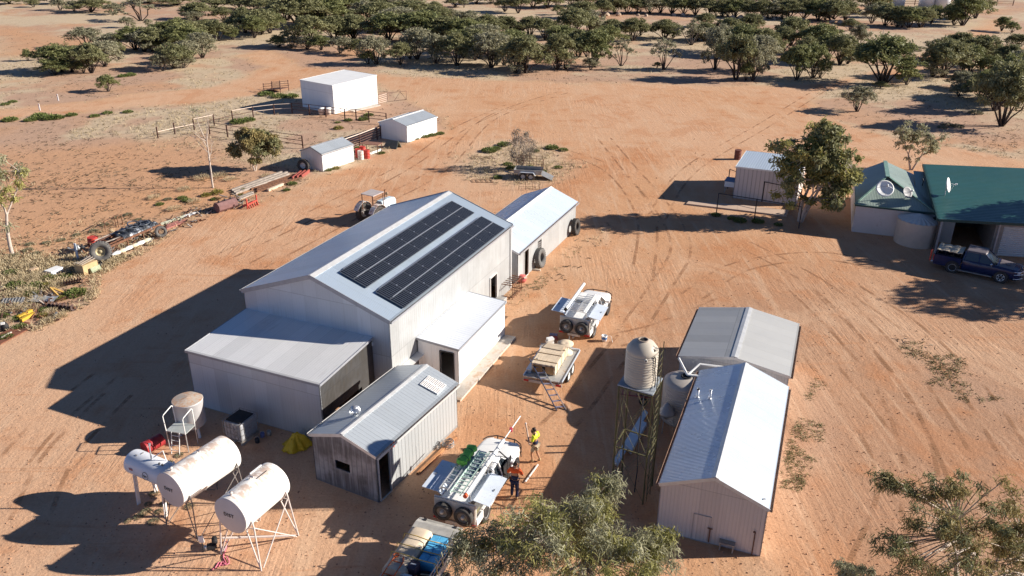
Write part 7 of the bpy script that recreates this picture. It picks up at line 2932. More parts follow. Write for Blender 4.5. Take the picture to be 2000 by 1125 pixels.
# far tanks at the top right
for k_, (x, y, lab) in enumerate(((1751, 12, "white far-off tank standing apart at the top right, left one"), (1808, 14, "blue-grey shaded far-off tank, middle one of the top right"), (1838, 15, "white-edged far-off tank nearest the track, right one"))):
    q = at(x, y)
    t = thing("storage_tank", lab, "tank", q)
    mb = MB()
    mb.lathe([(0.001, 0), (2.0, 0), (2.0, 3.6), (1.95, 3.65)], 32)
    mb.build("wall", paint("far_tank_blue_white", (0.66, 0.68, 0.72), 0.5, 0.1, 0.03), t)
    mb = MB()
    mb.lathe([(2.02, 3.64), (0.001, 4.2)], 32)
    mb.build("roof", TRIM_ZINC, t)
ps = [at(x, 10 + 0.004 * (x - 1700)) for x in range(1690, 2001, 32)]
fence("yard_fence", "faint dark yard fence far off behind the three tanks", ps, 1.6, (1.5, 1.0, 0.5), 0.08, 0.05, DARKRUST)
a, b = at(1900, 60), at(2000, 72)
lay("fallen_log", "grey log lying across the far track beside two small trees", ((1899, 61), (1955, 66)), 0.3, 0.28, OLDWOOD, "log")
q = at(1724, 69)
t = thing("white_peg", "thin post on a pale stone base alone on the far plain", "post", q)
mb = MB()
mb.tube([(0, 0, 0), (0, 0, 1.2)], 0.05, 6)
mb.build("post", GREYSTEEL, t)
mb = MB()
mb.lathe([(0.001, 0.15), (0.3, 0.12), (0.4, 0)], 9)
mb.build("base", DUSTWHITE, t)
# pale boulders along the far tree belt
ROCKS = [(1106, 28), (1120, 29), (1136, 30), (1150, 31), (1172, 31), (1185, 31), (1208, 31), (1246, 31), (1262, 32), (1316, 31), (1334, 31), (1430, 36), (1446, 36), (1490, 38), (1512, 38), (1540, 40), (1568, 40), (1625, 44), (1640, 45)]
proto = None
for k_, (x, y) in enumerate(ROCKS):
    q = at(x, y)
    if proto is None:
        mb = MB()
        bm_ = bmesh.new()
        bmesh.ops.create_icosphere(bm_, subdivisions=2, radius=0.8)
        vs = [v.co.copy() for v in bm_.verts]
        fs = [tuple(v.index for v in f.verts) for f in bm_.faces]
        bm_.free()
        vs = [v * (1 + 0.3 * mnoise.noise(v * 1.3)) for v in vs]
        vs = [(v.x, v.y * 0.8, max(-0.1, v.z * 0.7 + 0.3)) for v in vs]
        mb.mesh(vs, fs)
        proto = mb.build("boulder", paint("pale_stone", (0.48, 0.37, 0.28), 0.9, 0.0, 0.15), None)
        tag(proto, "pale boulder at the foot of the far belt of trees", "boulder", "boulders along the far tree belt")
        o = proto
    else:
        o = proto.copy()
        COL.objects.link(o)
    o.location = q
    o.rotation_euler = (0, 0, k_ * 1.3)
    s_ = 0.6 + 0.5 * ((k_ * 29) % 7) / 7
    o.scale = (s_, s_, s_)


# ------------------------------------------------------------------ people
def skin_mesh(name, verts, edges, radii, mat, parent, root=0, sub=2):
    me = bpy.data.meshes.new(name)
    me.from_pydata([tuple(v) for v in verts], edges, [])
    o = bpy.data.objects.new(name, me)
    COL.objects.link(o)
    md = o.modifiers.new("skin", 'SKIN')
    md.use_smooth_shade = True
    lay_ = me.skin_vertices[0].data
    for i, r in enumerate(radii):
        rr = r if isinstance(r, (tuple, list)) else (r, r)
        lay_[i].radius = rr
        lay_[i].use_root = (i == root)
    ms_ = o.modifiers.new("sub", 'SUBSURF')
    ms_.levels = sub
    ms_.render_levels = sub
    bpy.context.view_layer.update()
    dg = bpy.context.evaluated_depsgraph_get()
    m2 = bpy.data.meshes.new_from_object(o.evaluated_get(dg))
    bpy.data.objects.remove(o)
    m2.materials.clear()
    m2.materials.append(mat)
    o = bpy.data.objects.new(name, m2)
    for p in m2.polygons:
        p.use_smooth = True
    COL.objects.link(o)
    o.parent = parent
    return o


SKIN = paint("tanned_skin", (0.42, 0.22, 0.13), 0.55, 0.0, 0.06, 8)
HAIR = paint("dark_brown_hair", (0.035, 0.018, 0.012), 0.6, 0.0, 0.3, 30)
NAVY = paint("navy_drill", (0.018, 0.022, 0.06), 0.85, 0.0, 0.15, 6)


def person(label, loc, yaw, J, shirt_top, shirt_low, legs_mat, short_legs, hat=False, beard=False, head_turn=0.0):
    t = thing("person", label, "person", loc, yaw)
    V = {k: Vector(v) for k, v in J.items()}
    order = ["pelvis", "waist", "chest", "neck", "head"]
    names = list(V)
    idx = {n: i for i, n in enumerate(names)}
    E_ = [("pelvis", "waist"), ("waist", "chest"), ("chest", "neck"), ("neck", "skull")]
    for s in "LR":
        E_ += [("chest", "sh" + s), ("sh" + s, "el" + s), ("el" + s, "wr" + s), ("pelvis", "hip" + s), ("hip" + s, "kn" + s), ("kn" + s, "an" + s), ("an" + s, "toe" + s), ("wr" + s, "pa" + s)]
    Rr = dict(pelvis=(0.15, 0.11), waist=(0.145, 0.10), chest=(0.165, 0.115), neck=0.058, skull=0.07)
    for s in "LR":
        Rr.update({"sh" + s: 0.062, "el" + s: 0.043, "wr" + s: 0.03, "pa" + s: (0.038, 0.02), "hip" + s: 0.088, "kn" + s: 0.056, "an" + s: 0.038, "toe" + s: 0.036})
    verts = [V[n] for n in names]
    edges = [(idx[a], idx[b]) for a, b in E_]
    radii = [Rr.get(n, 0.05) for n in names]
    # fingers and thumb, rooted in the palm
    for s in "LR":
        pa, wr = V["pa" + s], V["wr" + s]
        d = (pa - wr).normalized()
        side = d.cross(Vector((0, 0, 1)))
        if side.length < 0.1:
            side = Vector((0, 1, 0))
        side.normalize()
        nrm = side.cross(d)
        for k, (o_, L_) in enumerate(((-0.027, 0.07), (-0.009, 0.08), (0.009, 0.076), (0.027, 0.06))):
            b0 = pa + side * o_ + d * 0.02
            b1 = b0 + d * L_ * 0.55 - nrm * 0.008
            b2 = b1 + d * L_ * 0.3 - nrm * 0.03
            n0 = len(verts)
            verts += [b0, b1, b2]
            radii += [0.010, 0.009, 0.007]
            edges += [(idx["pa" + s], n0), (n0, n0 + 1), (n0 + 1, n0 + 2)]
        b0 = pa - d * 0.025 + side * 0.035
        n0 = len(verts)
        verts += [b0, b0 + side * 0.02 + d * 0.045]
        radii += [0.011, 0.008]
        edges += [(idx["pa" + s], n0), (n0, n0 + 1)]
    body = skin_mesh("body", verts, edges, radii, SKIN, t)
    # head with face, turned on the neck
    hd = V["skull"]
    R_ = RZ(head_turn)
    mb = MB()
    vs, fs = [], []
    nu, nv = 18, 14
    for j in range(nv + 1):
        ph = -pi / 2 + pi * j / nv
        for i in range(nu):
            th = 2 * pi * i / nu
            x, y, z_ = 0.075 * cos(ph) * cos(th), 0.098 * cos(ph) * sin(th), 0.118 * sin(ph)
            if z_ < 0 and y > 0:
                x *= 1 + 1.6 * z_
            front = max(0, sin(th)) ** 6
            y += 0.03 * front * math.exp(-((z_ + 0.005) / 0.022) ** 2) * (abs(cos(th)) < 0.3)      # nose
            y -= 0.008 * front * math.exp(-((z_ - 0.025) / 0.014) ** 2)                                # eye line
            vs.append(hd + R_ @ Vector((x, y + 0.015, z_ + 0.04)))
    for j in range(nv):
        for i in range(nu):
            fs.append((j * nu + i, j * nu + (i + 1) % nu, (j + 1) * nu + (i + 1) % nu, (j + 1) * nu + i))
    mb.mesh(vs, fs, None, 0, True)
    for s in (-1, 1):
        mb.lathe([(0.001, -0.01), (0.022, -0.008), (0.03, 0.004), (0.001, 0.012)], 10, hd + R_ @ Vector((s * 0.076, 0.01, 0.035)), R_ @ RY(pi / 2))
    mb.build("head", SKIN, t, weld=True)
    mb = MB()
    for s in (-1, 1):
        mb.lathe([(0.001, 0), (0.011, 0), (0.001, 0.004)], 8, hd + R_ @ Vector((s * 0.032, 0.104, 0.062)), R_ @ RX(-pi / 2))
    mb.box(hd + R_ @ Vector((0, 0.106, -0.022)), (0.045, 0.01, 0.008), mat=R_)
    mb.build("face_features", paint("dark_features", (0.05, 0.025, 0.02), 0.5), t)
    mb = MB()
    vs, fs = [], []
    for j in range(9):
        ph = radians(-10) + (pi / 2 + radians(10)) * j / 8
        for i in range(20):
            th = 2 * pi * i / 20
            k_ = 1.14 + 0.05 * mnoise.noise(Vector((th * 2, ph * 3, 1)))
            lowz = 0.118 * sin(ph)
            if sin(th) > 0.35 and ph < radians(38):
                k_ = 0.9
            vs.append(hd + R_ @ Vector((0.075 * k_ * cos(ph) * cos(th), 0.098 * k_ * cos(ph) * sin(th) + 0.008, lowz * 1.13 + 0.045)))
    for j in range(8):
        for i in range(20):
            fs.append((j * 20 + i, j * 20 + (i + 1) % 20, (j + 1) * 20 + (i + 1) % 20, (j + 1) * 20 + i))
    mb.mesh(vs, fs, None, 0, True)
    mb.build("hair", HAIR, t)
    if beard:
        mb = MB()
        vs, fs = [], []
        for j in range(6):
            for i in range(9):
                th = radians(10 + 160 * i / 8)
                zz = -0.005 - 0.022 * j
                r_ = 1.1 - 0.05 * j
                vs.append(hd + R_ @ Vector((0.074 * r_ * cos(th), 0.102 * r_ * sin(th) + 0.014, zz + 0.02)))
        for j in range(5):
            for i in range(8):
                fs.append((j * 9 + i, j * 9 + i + 1, (j + 1) * 9 + i + 1, (j + 1) * 9 + i))
        mb.mesh(vs, fs, None, 0, True)
        mb.build("beard", HAIR, t, solid=0.02)
    # clothes
    def cloth(nm, ns, es, rr, mat):
        skin_mesh(nm, [n if isinstance(n, Vector) else V[n] for n in ns], es, rr, mat, t)
    mid = V["waist"].lerp(V["chest"], 0.35)
    top = V["chest"].lerp(V["neck"], 0.55)
    cloth("shirt_top", [mid, "chest", top, "shL", V["shL"].lerp(V["elL"], 0.92), "shR", V["shR"].lerp(V["elR"], 0.92)],
          [(0, 1), (1, 2), (1, 3), (3, 4), (1, 5), (5, 6)], [(0.165, 0.125), (0.185, 0.135), 0.085, 0.085, 0.07, 0.085, 0.07], shirt_top)
    lowp = V["pelvis"].lerp(V["waist"], -0.15)
    cloth("shirt_hem", [lowp, "waist", mid], [(0, 1), (1, 2)], [(0.185, 0.145), (0.17, 0.13), (0.167, 0.127)], shirt_low)
    f_ = 0.85 if short_legs else 0.0
    ns = ["pelvis"]
    es, rr = [], [(0.165, 0.125)]
    for s in "LR":
        n0 = len(ns)
        ns += ["hip" + s]
        rr += [0.105]
        es += [(0, n0)]
        if short_legs:
            ns += [V["hip" + s].lerp(V["kn" + s], 0.88)]
            rr += [0.09]
            es += [(n0, n0 + 1)]
        else:
            ns += ["kn" + s, V["kn" + s].lerp(V["an" + s], 0.93)]
            rr += [0.075, 0.062]
            es += [(n0, n0 + 1), (n0 + 1, n0 + 2)]
    cloth("trousers" if not short_legs else "shorts", ns, es, rr, legs_mat)
    for s in "LR":
        an, toe = V["an" + s], V["toe" + s]
        up = an + (V["kn" + s] - an).normalized() * 0.12
        cloth("boot", [up, an - Vector((0, 0, 0.02)), toe], [(0, 1), (1, 2)], [0.05, 0.058, (0.05, 0.042)], paint("tan_boots", (0.40, 0.27, 0.14), 0.7))
    return t


J1 = dict(pelvis=(0, 0, 0.94), waist=(0, 0.01, 1.10), chest=(0, 0.02, 1.34), neck=(0, 0.04, 1.50), skull=(0, 0.08, 1.60),
          shL=(-0.19, 0.01, 1.43), elL=(-0.27, 0.05, 1.16), wrL=(-0.20, 0.27, 1.10), paL=(-0.17, 0.34, 1.12), shR=(0.19, 0.01, 1.43), elR=(0.28, -0.02, 1.15), wrR=(0.20, 0.22, 1.08), paR=(0.16, 0.29, 1.11),
          hipL=(-0.09, 0, 0.88), knL=(-0.11, 0.13, 0.50), anL=(-0.11, 0.07, 0.09), toeL=(-0.12, 0.22, 0.045), hipR=(0.09, 0, 0.88), knR=(0.10, -0.03, 0.48), anR=(0.10, -0.20, 0.12), toeR=(0.11, -0.07, 0.045))
q = at(1045, 902)
p1 = person("bearded person in yellow and navy shirt and khaki shorts carrying a pole", (q.x, q.y, 0), radians(62), J1,
            paint("hi_vis_yellow", (0.72, 0.74, 0.03), 0.7, 0.0, 0.05), NAVY, paint("khaki_cloth", (0.36, 0.29, 0.2), 0.85), True, beard=True, head_turn=0.2)
pole = thing("carried_pole", "long brown and white pole held by the bearded person", "pole", (q.x, q.y, 0))
hp_ = RZ(radians(62)) @ Vector((-0.02, 0.33, 1.1))
tip = at(1027, 828, 1.25) - q
dd = (tip - hp_)
mb = MB()
mb.tube([hp_ - dd * 0.35, hp_ + dd], 0.035, 8)
mb.build("shaft", paint("brown_white_pole", (0.5, 0.36, 0.28), 0.6), pole)
mb = MB()
mb.tube([hp_ + dd, hp_ + dd * 1.04], 0.045, 8)
mb.build("end_cap", TRIM_WHITE, pole)
J2 = dict(pelvis=(0, 0, 0.95), waist=(0, 0.02, 1.12), chest=(0, 0.04, 1.36), neck=(0, 0.06, 1.51), skull=(0, 0.09, 1.61),
          shL=(-0.19, 0.03, 1.44), elL=(-0.33, 0.05, 1.18), wrL=(-0.20, 0.25, 1.10), paL=(-0.14, 0.31, 1.10), shR=(0.19, 0.03, 1.44), elR=(0.33, 0.05, 1.20), wrR=(0.19, 0.24, 1.13), paR=(0.13, 0.30, 1.13),
          hipL=(-0.09, 0, 0.89), knL=(-0.12, 0.05, 0.48), anL=(-0.13, 0.0, 0.09), toeL=(-0.15, 0.14, 0.045), hipR=(0.09, 0, 0.89), knR=(0.11, 0.0, 0.48), anR=(0.12, -0.08, 0.09), toeR=(0.17, 0.05, 0.045))
q = at(1005, 973)
p2 = person("person in orange and navy work clothes standing at the open ute door", (q.x, q.y, 0), radians(-18), J2,
            paint("hi_vis_orange", (0.75, 0.10, 0.015), 0.7, 0.0, 0.05), NAVY, NAVY, False, head_turn=-0.9)

# ------------------------------------------------------------------ trees
BARK_D = paint("dark_bark", (0.055, 0.040, 0.034), 0.9, 0.0, 0.3, 6)
BARK_W = paint("white_gum_bark", (0.50, 0.43, 0.37), 0.75, 0.0, 0.15, 2.5, (0.28, 0.2, 0.15), 0.45)
LEAF_OLIVE = M_leaf("mulga_leaf_olive", (0.147, 0.151, 0.070), (0.350, 0.336, 0.168))
LEAF_GREY = M_leaf("mulga_leaf_grey", (0.203, 0.200, 0.124), (0.446, 0.412, 0.277))
LEAF_GREEN = M_leaf("mulga_leaf_green", (0.125, 0.142, 0.056), (0.33, 0.33, 0.14))
LEAF_GUM = M_leaf("gum_leaf", (0.180, 0.180, 0.060), (0.552, 0.504, 0.180))
LEAF_GUMG = M_leaf("gum_leaf_silver", (0.231, 0.231, 0.137), (0.525, 0.499, 0.326))
LEAF_BRONZE = M_leaf("gum_leaf_bronze", (0.176, 0.149, 0.066), (0.506, 0.396, 0.165))
LEAF_DEAD = M_leaf("dry_grey_twigs", (0.16, 0.135, 0.105), (0.36, 0.30, 0.235))


def branch(mb, rnd, p, d, L, r, depth, tips, bend=0.35, seg=4, split=(2, 3), shrink=0.72, up=0.1, minr=0.012):
    pts, rad = [p.copy()], [r]
    q = p.copy()
    dd = d.normalized()
    for i in range(seg):
        dd = (dd + Vector((rnd.uniform(-1, 1), rnd.uniform(-1, 1), rnd.uniform(-0.6, 1) * 0.8)) * bend * 0.35 + Vector((0, 0, up * 0.3))).normalized()
        q = q + dd * (L / seg)
        pts.append(q.copy())
        rad.append(max(minr, r * (1 - 0.42 * (i + 1) / seg)))
    mb.tube(pts, rad, 6 if r > 0.05 else 4, caps=False)
    if depth == 0:
        tips.append((q, dd))
        return
    n = rnd.randint(*split)
    a0 = rnd.uniform(0, 2 * pi)
    x = dd.cross(Vector((0.3, 0.1, 1))).normalized()
    y = dd.cross(x)
    for k in range(n):
        a = a0 + 2 * pi * k / n + rnd.uniform(-0.4, 0.4)
        sp = rnd.uniform(0.35, 0.8)
        nd = (dd + (x * cos(a) + y * sin(a)) * sp + Vector((0, 0, up))).normalized()
        branch(mb, rnd, q, nd, L * shrink * rnd.uniform(0.8, 1.15), rad[-1] * 0.85, depth - 1, tips, bend, seg, split, shrink, up, minr)
    if depth >= 1:
        tips.append((pts[-2], dd))


class Leaves:
    def __init__(self):
        self.v, self.f, self.c = [], [], []

    def leaf(self, p, d, n, L, W, tone):
        s = d.cross(n)
        if s.length < 1e-4:
            s = d.cross(Vector((1, 0.2, 0.1)))
        s.normalize()
        i = len(self.v)
        self.v += [p - s * W * 0.5, p + s * W * 0.5, p + d * L + s * W * 0.3, p + d * L - s * W * 0.3]
        self.f.append((i, i + 1, i + 2, i + 3))
        self.c.append(tone)

    def build(self, name, mat, parent):
        me = bpy.data.meshes.new(name)
        me.from_pydata([tuple(p) for p in self.v], [], self.f)
        a = me.attributes.new("lv", 'FLOAT', 'FACE')
        a.data.foreach_set("value", self.c)
        me.materials.append(mat)
        me.update()
        o = bpy.data.objects.new(name, me)
        COL.objects.link(o)
        o.parent = parent
        return o


def rdir(rnd):
    z = rnd.uniform(-1, 1)
    a = rnd.uniform(0, 2 * pi)
    s = sqrt(1 - z * z)
    return Vector((s * cos(a), s * sin(a), z))


def clump(lv, rnd, c, r, n, L, W, flat=0.75, droop=0.0, shell=0.5, upbias=0.25):
    tone0 = rnd.uniform(0.1, 0.7)
    for _ in range(n):
        d = rdir(rnd)
        k = r * (shell + (1 - shell) * rnd.random())
        p = c + Vector((d.x * k, d.y * k, d.z * k * flat))
        nrm = (d * 0.6 + rdir(rnd) * 0.8 + Vector((0, 0, upbias))).normalized()
        dr = rdir(rnd)
        dr = (dr - nrm * dr.dot(nrm))
        dr = (dr.normalized() + Vector((0, 0, -droop))).normalized()
        if droop > 0.4:
            nrm = dr.cross(rdir(rnd)).normalized()
        lv.leaf(p, dr, nrm, L * rnd.uniform(0.6, 1.3), W * rnd.uniform(0.7, 1.3), max(0, min(1, tone0 + rnd.uniform(-0.25, 0.25))))


def mulga(seed, H=5.0, W=5.4, stems=4, leafmat=None, bark=None, dens=1.0, low=0.2, sparse=1.0):
    """rounded, lobed dry-country tree on several dark stems; returns trunk MB and leaves with its true size"""
    rnd = random.Random(seed)
    mb = MB()
    lv = Leaves()
    nl = max(4, int((9 + seed % 3) * (0.6 if sparse < 1 else 1)))
    tb = 0.11
    a0 = rnd.uniform(0, 6.28)
    for k in range(nl):
        a = a0 + 2 * pi * k * 0.618 + rnd.uniform(-0.3, 0.3)
        t = k / (nl - 1)
        rr = W * 0.5 * (0.12 + 0.56 * t) * rnd.uniform(0.85, 1.1)
        z = H * (0.74 - 0.44 * t * rnd.uniform(0.45, 1.12)) * (1 if low > 0.1 else 0.8)
        R = W * rnd.uniform(0.175, 0.25) * (0.8 if sparse < 1 else 1)
        c = Vector((rr * cos(a), rr * sin(a), max(z, R * 0.55)))
        b0 = Vector((cos(a) * tb, sin(a) * tb, -0.08))
        m1 = b0.lerp(c, 0.35) + Vector((rnd.uniform(-.2, .2), rnd.uniform(-.2, .2), H * 0.05))
        m2 = b0.lerp(c, 0.7) + Vector((rnd.uniform(-.25, .25), rnd.uniform(-.25, .25), H * 0.03))
        mb.tube([b0, m1, m2, c], [tb * rnd.uniform(0.5, 0.8), 0.06, 0.045, 0.025], 5, caps=False)
        for q in range(4):
            mb.tube([m2, c + rdir(rnd) * R * 0.8], [0.035, 0.015], 4, caps=False)
        M = int(23 * dens * (0.55 if sparse < 1 else 1))
        for q in range(M):
            d = rdir(rnd)
            if d.z < -0.6:
                d.z *= -0.6
            p = c + Vector((d.x, d.y, d.z * 0.8)) * R * rnd.uniform(0.55, 1.05)
            clump(lv, rnd, p, R * rnd.uniform(0.22, 0.42), int(24 * dens), 0.25, 0.105, 0.7, 0, 0.3)
    mb.tube([(0, 0, -0.1), (0, 0, 0.2)], [tb * 1.9, tb * 1.4], 8, caps=False)
    xs = sorted(v.x for v in lv.v)
    zs = sorted(v.z for v in lv.v)
    return mb, lv, xs[int(len(xs) * .985)] - xs[int(len(xs) * .015)], zs[int(len(zs) * .985)]


def gum(seed, H, W, leafmat, nclump, nleaf, L=0.22, Wd=0.035, lean=(0, 0), stems=2, trunkh=0.3, crad=(0.5, 1.0), r0=0.17, droop=0.9, shape=None, second=None, split=(2, 3)):
    rnd = random.Random(seed)
    mb = MB()
    tips = []
    for k in range(stems):
        a = 2 * pi * k / stems + rnd.uniform(-0.5, 0.5)
        d = Vector((cos(a) * 0.3 + lean[0], sin(a) * 0.3 + lean[1], 1.2))
        branch(mb, rnd, Vector((cos(a) * r0 * 0.5, sin(a) * r0 * 0.5, -0.1)), d, H * trunkh, r0 * rnd.uniform(0.8, 1.1), 3, tips, 0.45, 4, split, 0.66, 0.12)
    L1, L2 = Leaves(), Leaves()
    for p, d in tips:
        r = rnd.uniform(*crad) * 0.8
        tgt = L2 if (second is not None and rnd.random() < 0.4) else L1
        clump(tgt, rnd, p, r, nleaf, L, Wd, 0.7, droop, 0.1)
    for k in range(nclump):
        if shape:
            c = shape(rnd)
        else:
            d = rdir(rnd)
            c = Vector((d.x * W * 0.42, d.y * W * 0.42, H * 0.66 + d.z * H * 0.28))
        r = rnd.uniform(*crad)
        tgt = L2 if (second is not None and rnd.random() < 0.4) else L1
        clump(tgt, rnd, c, r, nleaf, L, Wd, 0.75, droop, 0.1)
        # a twig from the nearest limb end into the clump
        near = min(tips, key=lambda t: (t[0] - c).length)[0]
        if (near - c).length > 0.3:
            m = near.lerp(c, 0.5) + Vector((0, 0, 0.1))
            mb.tube([near, m, c], [0.03, 0.02, 0.01], 4, caps=False)
    return mb, L1, L2


def tree_thing(name, label, cat, made, leafmat, bark, group=None, second=None):
    mb, l1, l2 = made
    t = thing(name, label, cat, (0, 0, 0), 0, group)
    mb.build("trunk", bark, t, recalc=False)
    l1.build("crown", leafmat, t)
    if l2 is not None and l2.v:
        l2.build("foliage", second, t)
    return t


PROTO = {}


def proto(kind, var):
    key = (kind, var)
    if key in PROTO:
        return PROTO[key]
    seed = hash((ord(kind), var * 13)) % 9973
    if kind == 'o':      # olive mulga
        m = mulga(seed, stems=3 + var % 3, dens=1.0)
        mat, bark = LEAF_OLIVE, BARK_D
    elif kind == 'g':    # grey-green
        m = mulga(seed, stems=3 + var % 2, dens=0.9)
        mat, bark = LEAF_GREY, BARK_D
    elif kind == 'y':    # fresh green
        m = mulga(seed, stems=4, dens=1.05)
        mat, bark = LEAF_GREEN, BARK_D
    elif kind == 's':    # sparse, limbs showing
        m = mulga(seed, stems=3, dens=0.8, sparse=0.55)
        mat, bark = LEAF_GREY, BARK_D
    elif kind == 'b':    # low bush, leaf to the ground
        m = mulga(seed, H=5.0, W=5.2, stems=5, dens=1.15, low=0.06)
        mat, bark = LEAF_GREY, BARK_D
    mb, lv, w, h = m
    t = bpy.data.objects.new("tree", None)
    COL.objects.link(t)
    a = mb.build("trunk", bark, t, recalc=False)
    b = lv.build("crown", mat, t)
    PROTO[key] = [t, w, h, False]
    return PROTO[key]


def plant(x, y, w, h, kind, var, name, label, cat, group, rot=None):
    """a tree whose foot, width and height are those seen at this place of the photograph"""
    P = proto(kind, var)
    g = at(x, y)
    m = pxm(g)
    W, Hh = w / m, h / (m * 0.97)
    if not P[3]:
        o = P[0]
        P[3] = True
        o.name = name
    else:
        o = copy_tree(P[0])
        o.name = name
    o.location = g
    o.rotation_euler = (0, 0, rot if rot is not None else (x * 0.37 + y * 0.91) % (2 * pi))
    o.scale = (W / P[1], W / P[1], Hh / P[2])
    for k_ in ("label", "category", "group", "kind"):
        if k_ in o:
            del o[k_]
    tag(o, label, cat, group)
    return o


# groups of look-alike trees: (label, group, list of x y w h kind)
BELTS = [
    ("dense scrub tree in the belt behind the tall white shed", "trees of the belt behind the tall white shed", """
510 68 60 42 o|528 65 50 36 y|560 40 70 34 o|585 54 90 52 o|602 92 65 52 o|640 50 84 44 y|665 104 44 27 g|698 108 34 27 o|690 76 66 40 o|735 126 52 47 g|
760 80 74 46 y|782 127 36 38 o|742 50 74 40 o|815 116 46 52 g|802 46 74 38 o|822 82 84 50 y|852 123 46 48 g|870 84 66 44 o|892 128 58 54 o|905 88 70 44 y|928 118 50 52 o|950 76 60 40 o|
960 132 62 58 g|990 72 46 34 o|1000 110 60 44 y|1028 143 66 62 o|1035 72 42 34 o|560 18 60 22 o|620 22 70 26 o|680 24 66 28 y|735 18 64 26 o|790 20 60 26 g|545 92 34 20 y|570 94 32 20 g|600 96 30 20 g|628 98 34 24 y|
850 60 60 40 o|780 62 70 40 g|715 44 60 36 g|655 78 60 40 o|945 104 52 48 g|985 128 48 52 o|905 112 46 46 y"""),
    ("dark tree in the row along the far edge of the open dirt yard", "trees of the row along the open dirt", """
1088 136 56 60 o|1065 78 46 36 o|1098 104 54 46 y|1122 72 62 48 o|1150 62 52 36 g|1160 131 58 62 y|1185 92 48 36 y|1196 73 42 30 o|1130 112 50 46 o|1350 88 52 42 s|1376 80 48 30 o|1402 100 56 44 g|1420 78 50 36 o|
1437 156 62 76 o|1470 158 46 64 g|1450 110 62 52 y|1490 112 56 48 o|1396 136 42 70 g|1482 140 50 60 g"""),
    ("far tree in the dark hedge-like belt along the top edge", "trees of the far top belt", """
1012 26 36 30 o|1040 14 40 24 o|1070 16 44 24 y|1138 36 48 28 o|1176 34 34 30 o|1200 27 40 30 o|1225 26 40 27 y|1246 27 34 26 o|1268 26 40 28 g|1290 25 36 26 o|1312 27 40 28 o|1335 28 36 28 y|1358 29 42 28 o|1385 31 42 28 o|
1410 32 40 28 o|1435 33 44 30 y|1460 34 42 28 o|1486 36 44 30 o|1512 37 44 30 g|1540 38 46 32 o|1570 36 50 34 o|1598 40 46 34 y|1625 42 50 36 o|1650 40 40 32 o|1090 14 40 22 g|1115 12 40 22 o|1150 12 44 22 o|1190 10 44 22 o|1230 9 44 20 y|1270 9 46 22 o|
1310 9 44 20 o|1350 9 46 22 g|1390 10 46 22 o|1430 12 44 24 o|1470 14 46 24 o|1510 15 46 26 o|1550 16 46 26 y|1590 16 46 28 o|1240 -8 46 22 o|1300 -8 46 22 o|1360 -8 46 22 o|1420 -8 46 22 o|1480 -6 50 24 o|1540 -5 50 24 o|1600 -4 50 24 o|1160 -8 46 22 o|1090 -8 46 22 o|1020 -6 46 22 o"""),
    ("small dark tree in the low row below the far tanks", "trees of the row below the far tanks", """
1702 46 40 32 g|1728 50 44 36 o|1752 52 42 34 o|1775 54 44 34 y|1798 54 44 34 o|1818 46 34 26 y|1715 34 36 26 o"""),
    ("scrub tree of the loose scatter at the upper left", "trees scattered at the upper left", """
66 14 20 14 o|20 8 40 12 o|118 20 30 20 g|108 8 40 16 o|177 24 56 22 o|145 22 24 18 g|222 28 34 18 g|380 42 32 17 g|386 38 52 28 o|437 40 38 22 o|452 56 26 20 o|466 62 34 30 g|420 16 60 18 o|470 18 50 20 o|500 22 50 24 o|345 10 60 14 o|290 6 50 12 o|
455 78 24 21 y|480 64 46 42 o|497 74 40 36 y|530 26 40 22 o"""),
    ("rounded green tree of the clump above the dirt road on the left", "trees of the clump above the dirt road", """
172 93 54 34 g|120 141 72 46 y|108 146 48 26 y|179 143 50 50 o|206 129 46 42 g|232 116 24 29 o|150 120 44 26 o|222 100 40 30 g|300 100 56 40 o|282 101 56 38 g|265 97 60 38 y"""),
    ("rounded tree of the dark clump right of the road-side clump", "trees of the second clump on the left", """
346 78 84 34 y|372 84 66 36 o|342 134 58 42 o|318 139 40 30 g|371 123 46 38 g|396 113 42 42 g|360 98 66 44 y|425 80 50 34 o|406 72 44 28 o|390 100 44 36 y"""),
    ("scattered tree on the dry plain beyond the dirt yard", "trees scattered on the far plain", """
848 28 34 21 o|890 14 34 18 o|906 15 14 14 g|986 23 32 26 o|1090 29 20 16 o|915 61 60 34 g|968 49 12 13 g|986 55 26 20 g|880 40 30 20 g|1377 53 33 23 o|1466 67 42 34 o|1236 80 48 38 o|1298 76 54 32 o|1250 70 30 20 o|1675 97 36 42 g|1660 60 30 20 o|
930 8 34 16 o|960 6 40 16 y|1880 50 58 50 y|1905 36 44 42 o|1862 42 40 28 o|1956 61 24 24 y|1976 64 20 18 y|1827 33 26 19 y|1700 26 50 48 o|1640 22 60 44 g|1985 95 40 24 o"""),
    ("leafy tree of the thicket beside the right-hand track", "trees of the thicket beside the track", """
1556 156 46 58 y|1587 153 48 58 y|1545 90 62 48 o|1600 104 62 48 y|1616 118 50 46 y|1640 126 52 50 o|1530 100 46 40 o|1843 151 74 64 o|1826 126 40 36 g|1870 118 60 46 o|1915 126 62 48 o|1894 140 46 44 y|1965 141 54 46 o|1990 150 50 44 g|1930 150 44 36 y|1575 122 50 42 o"""),
    ("tall tree of the dense cluster by the right frame edge", "trees of the cluster at the right edge", """
1942 216 70 82 o|1915 196 50 50 y|1985 206 60 74 o|2010 200 60 80 g|1965 190 70 70 y|1895 178 36 26 g|1872 190 34 24 b|1880 172 40 28 b"""),
]
NT_ = 0
